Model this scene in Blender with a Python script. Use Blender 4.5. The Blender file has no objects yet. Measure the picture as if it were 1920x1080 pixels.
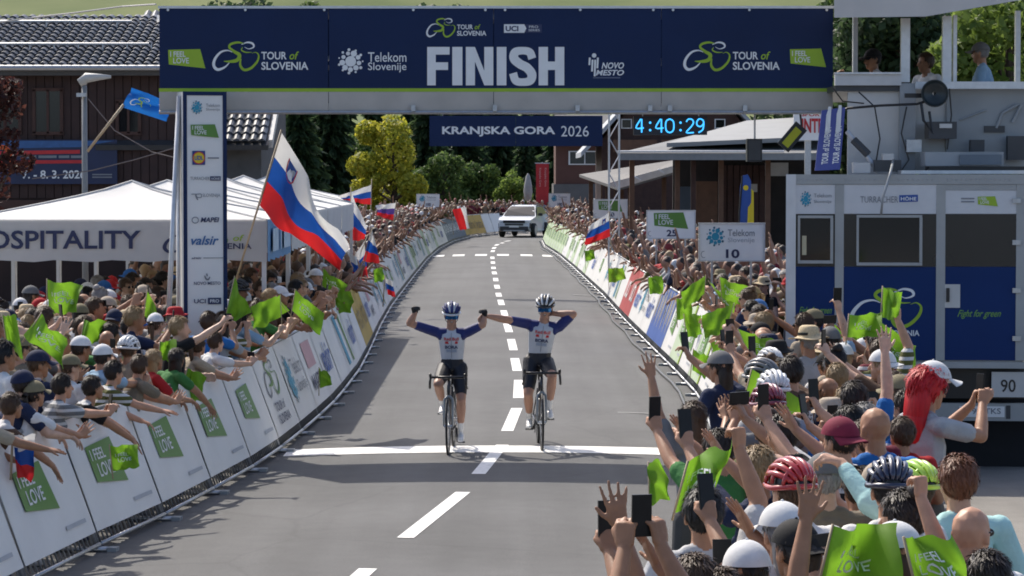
import bpy, bmesh, math, random
import numpy as np
from mathutils import Vector, Matrix, noise as mnoise, Quaternion
R = math.radians
rnd = random.Random(11)
sc = bpy.context.scene
C = sc.collection

# ---------------------------------------------------------------- camera, sky, sun, exposure
FPX, CH, PITCH = 5350.0, 3.22, math.atan(214/5350)
cam_d = bpy.data.cameras.new('camera'); cam = bpy.data.objects.new('camera', cam_d); C.objects.link(cam)
cam.location = (0, 0, CH); cam.rotation_euler = (math.pi/2-PITCH, 0, 0)
cam_d.sensor_width = 36.0; cam_d.lens = 36.0*FPX/1920; cam_d.clip_start = 0.5; cam_d.clip_end = 3000
sc.camera = cam
SUN = Vector((-0.46, 0.80, 1.0)).normalized()            # towards the sun: ahead and to the left, about 47 degrees up
w = bpy.data.worlds.new('World'); sc.world = w; w.use_nodes = True
nt = w.node_tree; sky = nt.nodes.new('ShaderNodeTexSky'); sky.sky_type = 'NISHITA'; sky.sun_disc = False
sky.sun_elevation = math.asin(SUN.z); sky.sun_rotation = math.atan2(SUN.x, SUN.y); sky.altitude = 800; sky.dust_density = 4.5; sky.air_density = 0.75
bg = nt.nodes['Background']; bg.inputs['Strength'].default_value = 0.15; nt.links.new(sky.outputs[0], bg.inputs['Color'])
sl = bpy.data.lights.new('sun', 'SUN'); sl.energy = 3.1; sl.angle = R(0.53); sl.color = (1.0, 0.925, 0.81)
so = bpy.data.objects.new('sun', sl); C.objects.link(so); so.rotation_euler = (-SUN).to_track_quat('-Z', 'Y').to_euler()
so.location = (-30, 50, 60)
vs = sc.view_settings; vs.view_transform = 'Standard'; vs.look = 'None'; vs.exposure = 0.62; vs.gamma = 1.0; vs.use_curve_mapping = False
sc.cycles.max_bounces = 5; sc.cycles.diffuse_bounces = 3; sc.cycles.glossy_bounces = 2; sc.cycles.transmission_bounces = 3
sc.cycles.transparent_max_bounces = 6; sc.cycles.caustics_reflective = False; sc.cycles.caustics_refractive = False
sc.cycles.filter_width = 1.8; sc.cycles.use_denoising = True; sc.cycles.sample_clamp_indirect = 6

# ---------------------------------------------------------------- survey helpers: a photo pixel at a known distance -> metres
FW = Vector((0, math.cos(PITCH), -math.sin(PITCH))); UPV = Vector((0, math.sin(PITCH), math.cos(PITCH)))
def ray(u, v): return Vector(((u-960)/FPX, 0, 0)) + UPV*((540-v)/FPX) + FW
def at(u, v, Y):
    d = ray(u, v); return Vector((0, 0, CH)) + d*(Y/d.y)
def on_z(u, v, z=0.0):
    d = ray(u, v); return Vector((0, 0, CH)) + d*((z-CH)/d.z)
def to_px(p):
    q = Vector(p)-Vector((0, 0, CH)); dep = q.dot(FW)
    return 960+FPX*q.x/dep, 540-FPX*q.dot(UPV)/dep

# ---------------------------------------------------------------- materials (all procedural)
MATS = {}
def _base(name):
    m = bpy.data.materials.new(name); m.use_nodes = True; return m, m.node_tree, m.node_tree.nodes['Principled BSDF']
def _bump(t, b, src, strength, dist):
    bp = t.nodes.new('ShaderNodeBump'); bp.inputs['Strength'].default_value = strength; bp.inputs['Distance'].default_value = dist
    t.links.new(src, bp.inputs['Height']); t.links.new(bp.outputs[0], b.inputs['Normal']); return bp
def mat(name, col, rough=.55, var=.10, vs_=6.0, bump=0, bs=60, metal=0, spec=.5, coat=0, emit=0, objcol=False, trans=0, bdist=.004):
    if name in MATS: return MATS[name]
    m, t, b = _base(name); N, L = t.nodes, t.links
    b.inputs['Roughness'].default_value = rough; b.inputs['Metallic'].default_value = metal
    b.inputs['Specular IOR Level'].default_value = spec; b.inputs['Coat Weight'].default_value = coat
    tc = N.new('ShaderNodeTexCoord'); nz = N.new('ShaderNodeTexNoise'); nz.inputs['Scale'].default_value = vs_; nz.inputs['Detail'].default_value = 5
    L.new(tc.outputs['Object'], nz.inputs['Vector'])
    mr = N.new('ShaderNodeMapRange'); mr.inputs[1].default_value = .25; mr.inputs[2].default_value = .75
    mr.inputs[3].default_value = 1-var; mr.inputs[4].default_value = 1+var; L.new(nz.outputs[0], mr.inputs[0])
    mx = N.new('ShaderNodeVectorMath'); mx.operation = 'SCALE'; L.new(mr.outputs[0], mx.inputs['Scale'])
    if objcol:
        oi = N.new('ShaderNodeObjectInfo'); L.new(oi.outputs['Color'], mx.inputs[0])
    else: mx.inputs[0].default_value = col
    L.new(mx.outputs[0], b.inputs['Base Color'])
    if emit:
        b.inputs['Emission Color'].default_value = (*col, 1); b.inputs['Emission Strength'].default_value = emit
    if trans:
        tr = N.new('ShaderNodeBsdfTranslucent'); ms = N.new('ShaderNodeMixShader'); ms.inputs[0].default_value = trans
        L.new(mx.outputs[0], tr.inputs['Color']); L.new(b.outputs[0], ms.inputs[1]); L.new(tr.outputs[0], ms.inputs[2])
        L.new(ms.outputs[0], N['Material Output'].inputs[0])
    if bump:
        n2 = N.new('ShaderNodeTexNoise'); n2.inputs['Scale'].default_value = bs; n2.inputs['Detail'].default_value = 3
        L.new(tc.outputs['Object'], n2.inputs['Vector']); _bump(t, b, n2.outputs[0], bump, bdist)
    m.diffuse_color = (*col, 1); MATS[name] = m; return m
def ramp_mat(name, cols, rough=.6, bump=0, bs=40, var=.1, stripes=False, sheen=0):
    m, t, b = _base(name); N, L = t.nodes, t.links
    oi = N.new('ShaderNodeObjectInfo'); r = N.new('ShaderNodeValToRGB'); r.color_ramp.interpolation = 'CONSTANT'
    while len(r.color_ramp.elements) < len(cols): r.color_ramp.elements.new(.5)
    for i, c in enumerate(cols):
        r.color_ramp.elements[i].position = i/len(cols); r.color_ramp.elements[i].color = (*c, 1)
    L.new(oi.outputs['Random'], r.inputs[0])
    tc = N.new('ShaderNodeTexCoord'); nz = N.new('ShaderNodeTexNoise'); nz.inputs['Scale'].default_value = 14; nz.inputs['Detail'].default_value = 4
    L.new(tc.outputs['Object'], nz.inputs['Vector'])
    mr = N.new('ShaderNodeMapRange'); mr.inputs[1].default_value = .25; mr.inputs[2].default_value = .75; mr.inputs[3].default_value = 1-var; mr.inputs[4].default_value = 1+var
    L.new(nz.outputs[0], mr.inputs[0]); mx = N.new('ShaderNodeVectorMath'); mx.operation = 'SCALE'
    L.new(r.outputs[0], mx.inputs[0]); L.new(mr.outputs[0], mx.inputs['Scale']); L.new(mx.outputs[0], b.inputs['Base Color'])
    b.inputs['Roughness'].default_value = rough; b.inputs['Specular IOR Level'].default_value = .35
    if bump: _bump(t, b, nz.outputs[0], bump, .01)
    MATS[name] = m; return m

navy = mat('navy vinyl', (.0045, .018, .070), .55, .12, 1.3, .35, 2.2, spec=.25, bdist=.05)
lime = mat('lime print', (.30, .46, .02), .5, .06)
lime_flag = mat('lime flag cloth', (.175, .36, .024), .7, .22, 4, trans=.48)
white_print = mat('white print', (.76, .775, .77), .5, .04)
white_vinyl = mat('white vinyl', (.74, .735, .71), .45, .05, 2, .1, 4, bdist=.03)
board_white = mat('board white', (.82, .82, .80), .5, .05, 4)
greyband = mat('grey sheeting', (.44, .41, .365), .6, .14, 2.5, .1, 6, bdist=.02)
tent_white = mat('tent fabric', (.78, .77, .74), .75, .04, 2, .1, 3, trans=.18, bdist=.05)
tent_blue = mat('tent blue print', (.05, .20, .42), .6, .08)
steel = mat('galvanised steel', (.42, .43, .44), .38, .12, 20, metal=.75)
alu = mat('aluminium', (.55, .56, .57), .35, .10, 12, metal=.5)
grey_paint = mat('grey paint', (.30, .32, .33), .5, .10, 4)
lightgrey = mat('light grey panel', (.56, .55, .52), .5, .10, 2)
darkgrey = mat('dark grey', (.05, .052, .055), .5, .12)
black = mat('black plastic', (.012, .012, .013), .38, .15)
black_soft = mat('black cloth', (.010, .010, .012), .8, .2, 10)
glassdark = mat('dark glass', (.010, .012, .014), .08, .05, spec=.6)
phone_black = mat('phone body', (.010, .010, .011), .4, .1, spec=.25)
phone_screen = mat('phone screen', (.012, .012, .013), .3, .3, 14, spec=.2)
red_print = mat('red print', (.50, .02, .025), .5, .1)
blue_print = mat('blue print', (.02, .08, .32), .55, .08)
truck_blue = mat('truck blue', (.004, .028, .125), .5, .08, 2, spec=.2)
cyan_print = mat('cyan print', (.02, .28, .42), .5, .08)
teal_print = mat('teal print', (.01, .10, .16), .5, .08)
grey_print = mat('grey print', (.20, .21, .23), .55, .08)
darknavy_print = mat('dark navy print', (.02, .03, .09), .55, .05)
yellow_print = mat('yellow print', (.70, .52, .01), .5, .06)
ochre_print = mat('ochre board', (.52, .33, .03), .55, .12, 3)
green_print = mat('green print', (.10, .24, .035), .5, .06)
orange_print = mat('orange print', (.65, .10, .01), .5, .1)
led = mat('lit display digits', (.05, .42, .95), .5, 0, emit=1.1)
led_back = mat('display back', (.003, .008, .02), .35, .1)
skin = ramp_mat('skin', [(.50, .27, .17), (.42, .215, .125), (.55, .32, .21), (.33, .165, .09), (.46, .245, .15), (.58, .36, .25), (.38, .195, .11)], .5, .15, var=.17)
trousers = ramp_mat('trousers', [(.03, .04, .08), (.10, .09, .075), (.015, .015, .017), (.20, .17, .13), (.05, .07, .13), (.06, .06, .06)], .85, .3)
shirt = mat('shirt cloth', (.5, .5, .5), .82, .10, 9, .5, 13, spec=.2, objcol=True, bdist=.03)
hairm = mat('hair', (.1, .06, .03), .5, .22, 45, .6, 90, spec=.4, objcol=True)
def prints(m):
    t = m.node_tree; N, L = t.nodes, t.links; oi = N.new('ShaderNodeObjectInfo'); tc = N.new('ShaderNodeTexCoord'); sx = N.new('ShaderNodeSeparateXYZ'); L.new(tc.outputs['Object'], sx.inputs[0])
    def op(o, a, b=None, c=None):
        n = N.new('ShaderNodeMath'); n.operation = o
        for i, v in enumerate((a, b, c)):
            if v is None: continue
            if isinstance(v, (int, float)): n.inputs[i].default_value = v
            else: L.new(v, n.inputs[i])
        return n.outputs[0]
    r = oi.outputs['Random']; stripe = op('MULTIPLY', op('LESS_THAN', op('FRACT', op('MULTIPLY', sx.outputs['Z'], 15)), .42), op('LESS_THAN', r, .13))
    chest = op('MULTIPLY', op('LESS_THAN', op('ABSOLUTE', sx.outputs['X']), .085), op('LESS_THAN', op('ABSOLUTE', op('SUBTRACT', sx.outputs['Z'], 1.26)), .055))
    nz = N.new('ShaderNodeTexNoise'); nz.inputs['Scale'].default_value = 34; L.new(tc.outputs['Object'], nz.inputs[0]); chest = op('MULTIPLY', op('MULTIPLY', chest, op('GREATER_THAN', nz.outputs[0], .47)), op('MULTIPLY', op('GREATER_THAN', r, .3), op('LESS_THAN', r, .62)))
    yoke = op('MULTIPLY', op('GREATER_THAN', sx.outputs['Z'], 1.34), op('GREATER_THAN', r, .95)); f = op('MAXIMUM', op('MAXIMUM', stripe, chest), yoke)
    b = N['Principled BSDF']; src = b.inputs['Base Color'].links[0].from_socket; hs = N.new('ShaderNodeHueSaturation'); L.new(src, hs.inputs['Color']); L.new(op('MULTIPLY', r, 1.0), hs.inputs['Hue'])
    iv = N.new('ShaderNodeInvert'); L.new(hs.outputs[0], iv.inputs['Color']); iv.inputs['Fac'].default_value = .55; mx = N.new('ShaderNodeMixRGB'); L.new(f, mx.inputs[0]); L.new(src, mx.inputs[1]); L.new(iv.outputs[0], mx.inputs[2]); L.new(mx.outputs[0], b.inputs['Base Color'])
prints(shirt)
def strands(m):
    t = m.node_tree
    for n in [n for n in t.nodes if n.type == 'TEX_NOISE']:
        mp = t.nodes.new('ShaderNodeMapping'); mp.inputs['Scale'].default_value = (2.2, 2.2, .22); t.links.new(n.inputs['Vector'].links[0].from_socket, mp.inputs[0]); t.links.new(mp.outputs[0], n.inputs['Vector'])
strands(hairm)
hatm = mat('hat cloth', (.1, .1, .1), .8, .10, 20, .2, 80, spec=.25, objcol=True)
helmetm = mat('helmet shell', (.5, .02, .03), .28, .04, objcol=True, coat=.6)
straw = mat('straw weave', (.55, .43, .26), .8, .25, 90, .5, 120)
skin_plain = mat('rider skin', (.42, .225, .15), .5, .08, 14)
shoe_white = mat('white shoe', (.75, .75, .74), .4, .05)
rubber = mat('tyre rubber', (.02, .02, .021), .7, .1)
wood_dark = mat('dark stained timber', (.060, .026, .018), .7, .25, 5, .3, 30)
wood_red = mat('red brown boards', (.036, .016, .013), .7, .2, 4, .3, 30)
wood_brown = mat('brown timber', (.13, .065, .035), .7, .2, 5, .3, 30)
pole_wood = mat('flag stick', (.42, .32, .2), .6, .15)
def stripe_wood():
    pass

# ---------------------------------------------------------------- mesh builder
class MB:
    def __init__(s): s.v, s.f, s.m = [], [], []
    def add(s, vs, fs, mi=0):
        o = len(s.v); s.v.extend([Vector(p) for p in vs]); s.f.extend([[i+o for i in q] for q in fs]); s.m.extend([mi]*len(fs)); return s
    def box(s, c, d, mi=0, M=None):
        c = Vector(c); h = Vector(d)*.5
        P = [Vector((x*h.x, y*h.y, z*h.z)) for x in (-1, 1) for y in (-1, 1) for z in (-1, 1)]
        P = [(M @ p if M else p)+c for p in P]
        return s.add(P, [(0, 1, 3, 2), (4, 6, 7, 5), (0, 4, 5, 1), (2, 3, 7, 6), (0, 2, 6, 4), (1, 5, 7, 3)], mi)
    def hexa(s, P, mi=0):          # bottom ring 0-3, top ring 4-7
        return s.add(P, [(3, 2, 1, 0), (4, 5, 6, 7), (0, 1, 5, 4), (1, 2, 6, 5), (2, 3, 7, 6), (3, 0, 4, 7)], mi)
    def cyl(s, a, b, r0, r1=None, n=10, mi=0, caps=True):
        a, b = Vector(a), Vector(b); r1 = r0 if r1 is None else r1
        q = (b-a).to_track_quat('Z', 'X'); X, Y = q @ Vector((1, 0, 0)), q @ Vector((0, 1, 0)); P = []
        for c, r in ((a, r0), (b, r1)):
            for k in range(n):
                t = 2*math.pi*k/n; P.append(c+X*(r*math.cos(t))+Y*(r*math.sin(t)))
        F = [(k, (k+1) % n, n+(k+1) % n, n+k) for k in range(n)]
        if caps: F += [tuple(range(n-1, -1, -1)), tuple(range(n, 2*n))]
        return s.add(P, F, mi)
    def tube(s, pts, r, n=8, mi=0, closed=False):
        pts = [Vector(p) for p in pts]; m = len(pts); P = []; F = []; rr = r if isinstance(r, (list, tuple)) else [r]*m
        prev = None
        for i, p in enumerate(pts):
            a = pts[i-1] if (i or closed) else p; b = pts[(i+1) % m] if (i < m-1 or closed) else p
            t = (b-a).normalized()
            X = prev - t*prev.dot(t) if prev is not None else t.orthogonal()
            X.normalize(); prev = X; Y = t.cross(X)
            for k in range(n):
                g = 2*math.pi*k/n; P.append(p+X*(rr[i]*math.cos(g))+Y*(rr[i]*math.sin(g)))
        for i in range(m if closed else m-1):
            j = (i+1) % m
            for k in range(n): F.append((i*n+k, i*n+(k+1) % n, j*n+(k+1) % n, j*n+k))
        if not closed: F += [tuple(range(n-1, -1, -1)), tuple(range((m-1)*n, m*n))]
        return s.add(P, F, mi)
    def lathe(s, prof, c, axis='Z', n=24, mi=0):     # prof: (r, h) pairs
        c = Vector(c); P = []; F = []
        for r, h in prof:
            for k in range(n):
                t = 2*math.pi*k/n; a, b = r*math.cos(t), r*math.sin(t)
                P.append(c+Vector({'Z': (a, b, h), 'X': (h, a, b), 'Y': (b, h, a)}[axis]))
        for i in range(len(prof)-1):
            for k in range(n): F.append((i*n+k, i*n+(k+1) % n, (i+1)*n+(k+1) % n, (i+1)*n+k))
        return s.add(P, F, mi)
    def sphere(s, c, r, n=12, m=8, mi=0):
        r = Vector(r) if not isinstance(r, (int, float)) else Vector((r, r, r)); c = Vector(c); P = [c+Vector((0, 0, r.z))]; F = []
        for i in range(1, m):
            a = math.pi*i/m
            for k in range(n):
                t = 2*math.pi*k/n; P.append(c+Vector((r.x*math.sin(a)*math.cos(t), r.y*math.sin(a)*math.sin(t), r.z*math.cos(a))))
        P.append(c-Vector((0, 0, r.z)))
        for k in range(n): F.append((0, 1+k, 1+(k+1) % n)); F.append((len(P)-1, 1+(m-2)*n+(k+1) % n, 1+(m-2)*n+k))
        for i in range(m-2):
            for k in range(n): F.append((1+i*n+k, 1+(i+1)*n+k, 1+(i+1)*n+(k+1) % n, 1+i*n+(k+1) % n))
        return s.add(P, F, mi)
    def mesh(s, name, mats, smooth=False):
        me = bpy.data.meshes.new(name); me.from_pydata([tuple(p) for p in s.v], [], s.f)
        for m in (mats if isinstance(mats, (list, tuple)) else [mats]): me.materials.append(m)
        if len(me.materials) > 1: me.polygons.foreach_set('material_index', s.m)
        if smooth: me.polygons.foreach_set('use_smooth', [True]*len(s.f))
        me.validate(); me.update(); return me
    def build(s, name, mats, parent=None, world=True, smooth=False):
        if world and parent is not None:
            inv = basis(parent).inverted(); s.v = [inv @ p for p in s.v]
        return put(name, s.mesh(name, mats, smooth), parent)
def basis(o):
    M = Matrix.LocRotScale(o.location, o.rotation_euler, o.scale)
    return basis(o.parent) @ M if o.parent else M
def put(name, me, parent=None, M=None, color=None):
    o = bpy.data.objects.new(name, me); C.objects.link(o)
    if parent: o.parent = parent
    if M is not None: o.matrix_basis = M
    if color: o.color = (*color, 1)
    return o
LABELS = {}
def tag(o, label, cat, group=None, kind=None):
    o['label'] = label; o['category'] = cat
    if group: o['group'] = group
    if kind: o['kind'] = kind
    return o
def thing(name, label, cat, loc=(0, 0, 0), rz=0, group=None):
    o = bpy.data.objects.new(name, None); C.objects.link(o); o.location = loc; o.rotation_euler = (0, 0, rz); o.empty_display_size = .2
    return tag(o, label, cat, group)
def struct(o): o['kind'] = 'structure'; return o
def rotz(a): return Matrix.Rotation(a, 4, 'Z')

# ---------------------------------------------------------------- flat print: text, strokes, emblems (T maps 2-D print coordinates to the parent's local space)
_tc = {}
def text_geo(body, bold=0.0, shear=0.0):
    k = (body, bold, shear)
    if k not in _tc:
        cu = bpy.data.curves.new('lettering', 'FONT'); cu.body = body; cu.size = 1; cu.offset = bold; cu.shear = shear; cu.resolution_u = 3; cu.fill_mode = 'FRONT'
        cu.space_line = .9
        ob = bpy.data.objects.new('lettering', cu)
        me = bpy.data.meshes.new_from_object(ob); vs = np.array([v.co[:2] for v in me.vertices]); fs = [list(p.vertices) for p in me.polygons]
        bpy.data.objects.remove(ob); bpy.data.curves.remove(cu); bpy.data.meshes.remove(me)
        lo, hi = vs.min(0), vs.max(0); _tc[k] = ((vs-lo)/(hi-lo), fs)
    return _tc[k]
def text(T, body, box, m, parent, bold=0.0, shear=0.0, name='lettering'):
    v, f = text_geo(body, bold, shear); x0, y1, x1, y0 = box
    b = MB(); b.add([T(x0+s*(x1-x0), y0+t*(y1-y0)) for s, t in v], f); return b.build(name, m, parent, world=False)
def poly(T, pts, m, parent, name='print_patch'):
    b = MB(); b.add([T(*p) for p in pts], [list(range(len(pts)))]); return b.build(name, m, parent, world=False)
def catmull(P, n=8):
    out = []
    for i in range(len(P)-1):
        p0, p1, p2, p3 = [np.array(P[max(0, min(len(P)-1, j))], float) for j in (i-1, i, i+1, i+2)]
        for k in range(n):
            t = k/n; out.append(.5*((2*p1)+(p2-p0)*t+(2*p0-5*p1+4*p2-p3)*t*t+(3*p1-p0-3*p2+p3)*t**3))
    out.append(np.array(P[-1], float)); return out
def stroke_into(b, T, P, n=6):      # P: (x, y, width)
    pts = catmull(P, n); vs = []; m = len(pts)
    for i, p in enumerate(pts):
        d = pts[min(m-1, i+1)][:2]-pts[max(0, i-1)][:2]; d = d/(np.linalg.norm(d)+1e-9); nn = np.array([-d[1], d[0]])*p[2]/2
        vs += [T(*(p[:2]+nn)), T(*(p[:2]-nn))]
    b.add(vs, [(2*i, 2*i+1, 2*i+3, 2*i+2) for i in range(m-1)])
def disc_into(b, T, c, r, n=14):
    b.add([T(c[0]+r*math.cos(6.2832*k/n), c[1]+r*math.sin(6.2832*k/n)) for k in range(n)], [list(range(n))])
LG_W = [[(372, 172, 3), (340, 160, 8), (295, 172, 13), (258, 215, 17), (250, 258, 19), (275, 284, 18), (320, 270, 12), (352, 240, 5)],
        [(432, 122, 5), (470, 108, 10), (505, 116, 13), (512, 138, 10), (480, 150, 5), (452, 138, 3)]]
LG_G = [[(448, 116, 6), (410, 108, 13), (365, 118, 15), (352, 140, 15), (385, 168, 19), (418, 190, 24), (405, 222, 24), (360, 232, 17), (316, 230, 4)],
        [(500, 172, 3), (460, 172, 8), (432, 158, 8), (440, 140, 4)],
        [(428, 214, 8), (424, 256, 15), (450, 286, 17), (495, 274, 16), (535, 232, 14), (545, 192, 10), (525, 172, 5), (500, 180, 2)]]
def emblem(T, box, parent, mw=None, mg=None, eps=0):
    x0, y0, x1, y1 = box
    S = lambda x, y: T(x0+(x-240)/305*(x1-x0), y0+(y-103)/190*(y1-y0))
    for nm, G, m in (('emblem_wheel', LG_W, mw or white_print), ('emblem_figure', LG_G, mg or lime)):
        b = MB()
        for P in G: stroke_into(b, S, P)
        b.build(nm, m, parent, world=False)
def dots(T, box, parent, m, m2=None):
    x0, y0, x1, y1 = box; S = lambda x, y: T(x0+x*(x1-x0), y0+y*(y1-y0)); b = MB(); r = random.Random(3)
    disc_into(b, S, (.5, .5), .20, 18)
    for k in range(9): a = k*.698+.2; disc_into(b, S, (.5+.31*math.cos(a), .5+.31*math.sin(a)), .075+.05*r.random(), 12)
    b.build('emblem_dots', m, parent, world=False)['kind'] = 'stuff'; b = MB()
    for k in range(11): a = k*.571; disc_into(b, S, (.5+.44*math.cos(a), .5+.44*math.sin(a)), .025+.035*r.random(), 10)
    b.build('emblem_dots', m2 or m, parent, world=False)['kind'] = 'stuff'
def feel(T, box, parent, mg=None, T2=None, tm=None):
    x0, y0, x1, y1 = box; X = lambda s: x0+s*(x1-x0); Y = lambda s: y0+s*(y1-y0)
    poly(T, [(X(0), Y(.04)), (X(.86), Y(0)), (X(1), Y(1)), (X(.02), Y(.80))], mg or lime, parent, 'slogan_patch')
    T2 = T2 or T
    text(T2, 'I FEEL', (X(.06), Y(.12), X(.47), Y(.40)), tm or white_print, parent, .015); text(T2, 'LOVE', (X(.14), Y(.45), X(.56), Y(.75)), tm or white_print, parent, .01)
# ---------------------------------------------------------------- ground, road, markings
def asphalt(name, base, seed=0, crack=True):
    m, t, b = _base(name); N, L = t.nodes, t.links
    g = N.new('ShaderNodeNewGeometry')
    def nz(s, d=4, sx=None):
        n = N.new('ShaderNodeTexNoise'); n.inputs['Scale'].default_value = s; n.inputs['Detail'].default_value = d
        if sx:
            mp = N.new('ShaderNodeMapping'); mp.inputs['Scale'].default_value = sx; L.new(g.outputs['Position'], mp.inputs[0]); L.new(mp.outputs[0], n.inputs[0])
        else: L.new(g.outputs['Position'], n.inputs[0])
        return n
    def mr(src, lo, hi, a=.3, c=.7):
        k = N.new('ShaderNodeMapRange'); k.inputs[1].default_value = a; k.inputs[2].default_value = c; k.inputs[3].default_value = lo; k.inputs[4].default_value = hi
        L.new(src, k.inputs[0]); return k.outputs[0]
    def mul(a, c):
        k = N.new('ShaderNodeMath'); k.operation = 'MULTIPLY'; L.new(a, k.inputs[0]); L.new(c, k.inputs[1]); return k.outputs[0]
    f = mul(mr(nz(.35, 7).outputs[0], .80, 1.14), mr(nz(90, 2).outputs[0], .82, 1.18))
    f = mul(f, mr(nz(1.0, 5, (2.2, .06, 1)).outputs[0], .84, 1.10)); f = mul(f, mr(nz(4, 6).outputs[0], .92, 1.06))
    if crack:
        wv = N.new('ShaderNodeTexVoronoi'); wv.feature = 'DISTANCE_TO_EDGE'; wv.inputs['Scale'].default_value = .22
        d = N.new('ShaderNodeMixRGB'); d.inputs[0].default_value = .25; n = nz(.9, 6); L.new(g.outputs['Position'], d.inputs[1]); L.new(n.outputs['Color'], d.inputs[2]); L.new(d.outputs[0], wv.inputs[0])
        f = mul(f, mr(wv.outputs[0], .86, 1.0, 0, .005))
    sp = nz(260, 1); f = mul(f, mr(sp.outputs[0], .85, 1.22, .35, .72))
    mx = N.new('ShaderNodeVectorMath'); mx.operation = 'SCALE'; mx.inputs[0].default_value = base; L.new(f, mx.inputs['Scale']); L.new(mx.outputs[0], b.inputs['Base Color'])
    b.inputs['Roughness'].default_value = .78; b.inputs['Specular IOR Level'].default_value = .35
    _bump(t, b, nz(120, 3).outputs[0], .5, .006); MATS[name] = m; return m
asph = asphalt('road asphalt', (.098, .099, .100)); pave = asphalt('pale paving', (.235, .220, .198), crack=False)
def paint_mat():
    m, t, b = _base('road paint'); N, L = t.nodes, t.links; g = N.new('ShaderNodeNewGeometry')
    n = N.new('ShaderNodeTexNoise'); n.inputs['Scale'].default_value = 14; n.inputs['Detail'].default_value = 8; L.new(g.outputs['Position'], n.inputs[0])
    r = N.new('ShaderNodeValToRGB'); r.color_ramp.elements[0].position = .30; r.color_ramp.elements[0].color = (.60, .59, .57, 1); r.color_ramp.elements[1].position = .5; r.color_ramp.elements[1].color = (.82, .81, .78, 1)
    L.new(n.outputs[0], r.inputs[0]); L.new(r.outputs[0], b.inputs['Base Color']); b.inputs['Roughness'].default_value = .6; return m
paint = paint_mat()
LP = [(-5.1, 11), (-4.45, 16), (-3.95, 20), (-3.67, 23), (-3.42, 25), (-3.18, 26.7), (-2.82, 30.5), (-2.70, 32.3), (-2.56, 36), (-2.47, 40), (-2.48, 46), (-2.57, 51), (-2.75, 59), (-2.9, 68), (-3.05, 89), (-3.14, 105), (-3.08, 120), (-2.75, 134), (-2.1, 144), (-.7, 151.5), (1.5, 156), (4.2, 158)]
RP = [(.30, 8.5), (.55, 11), (.95, 15.5), (1.42, 21), (1.95, 27), (2.42, 33.5), (2.68, 40), (2.64, 46), (2.55, 53), (2.45, 62), (2.38, 74), (2.1, 95), (1.85, 110), (1.45, 124), (1.45, 136), (2.3, 141.5), (4.2, 143.5)]
def lx(Y): return float(np.interp(Y, [p[1] for p in LP], [p[0] for p in LP]))
def rx(Y): return float(np.interp(Y, [p[1] for p in RP], [p[0] for p in RP]))
def road_z(X, Y):
    if Y > 130: return .004
    a, b = lx(Y)-.1, rx(Y)+.1; t = (X-(a+b)/2)/((b-a)/2); return .004+max(0, .055*(1-t*t))
b = MB(); S = 900; b.add([(-S, -60, 0), (S, -60, 0), (S, 1500, 0), (-S, 1500, 0)], [(0, 1, 2, 3)]); struct(b.build('ground', pave))
b = MB(); ys = [4+2.0*i for i in range(74)]; nx = 17
for Y in ys:
    a, c = lx(Y)-.1, rx(Y)+.1
    if Y > 134: a, c = lx(min(Y, 145))-.1, 30
    for k in range(nx): X = a+(c-a)*k/(nx-1); b.v.append(Vector((X, Y, road_z(X, Y) if Y < 134 else .004)))
b.f = [(i*nx+k, i*nx+k+1, (i+1)*nx+k+1, (i+1)*nx+k) for i in range(len(ys)-1) for k in range(nx-1)]; b.m = [0]*len(b.f)
road = struct(b.build('road', asph, smooth=True))
# worn verge strips of asphalt under the crowd
b = MB()
for s, f in ((-1, lx), (1, rx)):
    o = len(b.v)
    for Y in ys[:66]:
        e = f(Y)+s*.1; b.v += [Vector((e, Y, .0035)), Vector((e+s*1.7, Y, .003))]
    b.f += [(o+2*i, o+2*i+1, o+2*i+3, o+2*i+2) for i in range(65)]; b.m += [0]*65
struct(b.build('road_verge', asphalt('verge asphalt', (.10, .099, .098))))
def mark(P0, P1, wdt, name='lane_dash', n=5):
    P0, P1 = Vector(P0), Vector(P1); d = (P1-P0).normalized(); s = Vector((-d.y, d.x, 0))*(wdt/2); b = MB(); vs = []
    nn = max(1, int(wdt/.4))
    for i in range(n+1):
        for k in range(nn+1):
            q = P0.lerp(P1, i/n)+s*(1-2*k/nn); vs.append((q.x, q.y, road_z(q.x, q.y)+.005))
    w_ = nn+1
    b.add(vs, [(i*w_+k, i*w_+k+1, (i+1)*w_+k+1, (i+1)*w_+k) for i in range(n) for k in range(nn)]); return b.build(name, paint, road, world=False)
def gz(u, v): p = on_z(u, v, .05); return Vector((p.x, p.y, 0))
for (u0, v0, u1, v1) in [(690, 1069, 610, 1140), (868, 925, 760, 1011), (942, 836, 897, 891), (969, 767, 951, 810), (973, 714, 972, 748), (965, 673, 970, 697), (958, 637, 963, 658), (950, 608, 955, 624), (944, 583, 947, 593), (938, 563, 941, 573), (934, 550, 936, 557), (931, 535, 933, 542), (929, 522, 930, 528), (926, 510, 928, 515), (925, 501, 925.5, 505), (924, 491, 924.5, 495), (923, 482, 923.5, 486)]:
    mark(gz(u0, v0), gz(u1, v1), .15)
for i, (u, v) in enumerate([(923, 473), (925, 467), (929, 461), (936, 455.5), (946, 451)]):
    p = gz(u, v); q = gz(u+(2, 3, 5, 8, 11)[i], v-(3.2, 3, 2.6, 2.2, 1.6)[i]); mark(p, q, .16)
for u in (822, 860, 902, 943, 987, 1028): p = gz(u, 478.5); mark((p.x, p.y-1.1, 0), (p.x, p.y+1.1, 0), .46, 'crossing_bar')
mark((-2.60, 32.68, 0), (2.34, 32.68, 0), .80, 'finish_line', 16)
b = MB()
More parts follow.
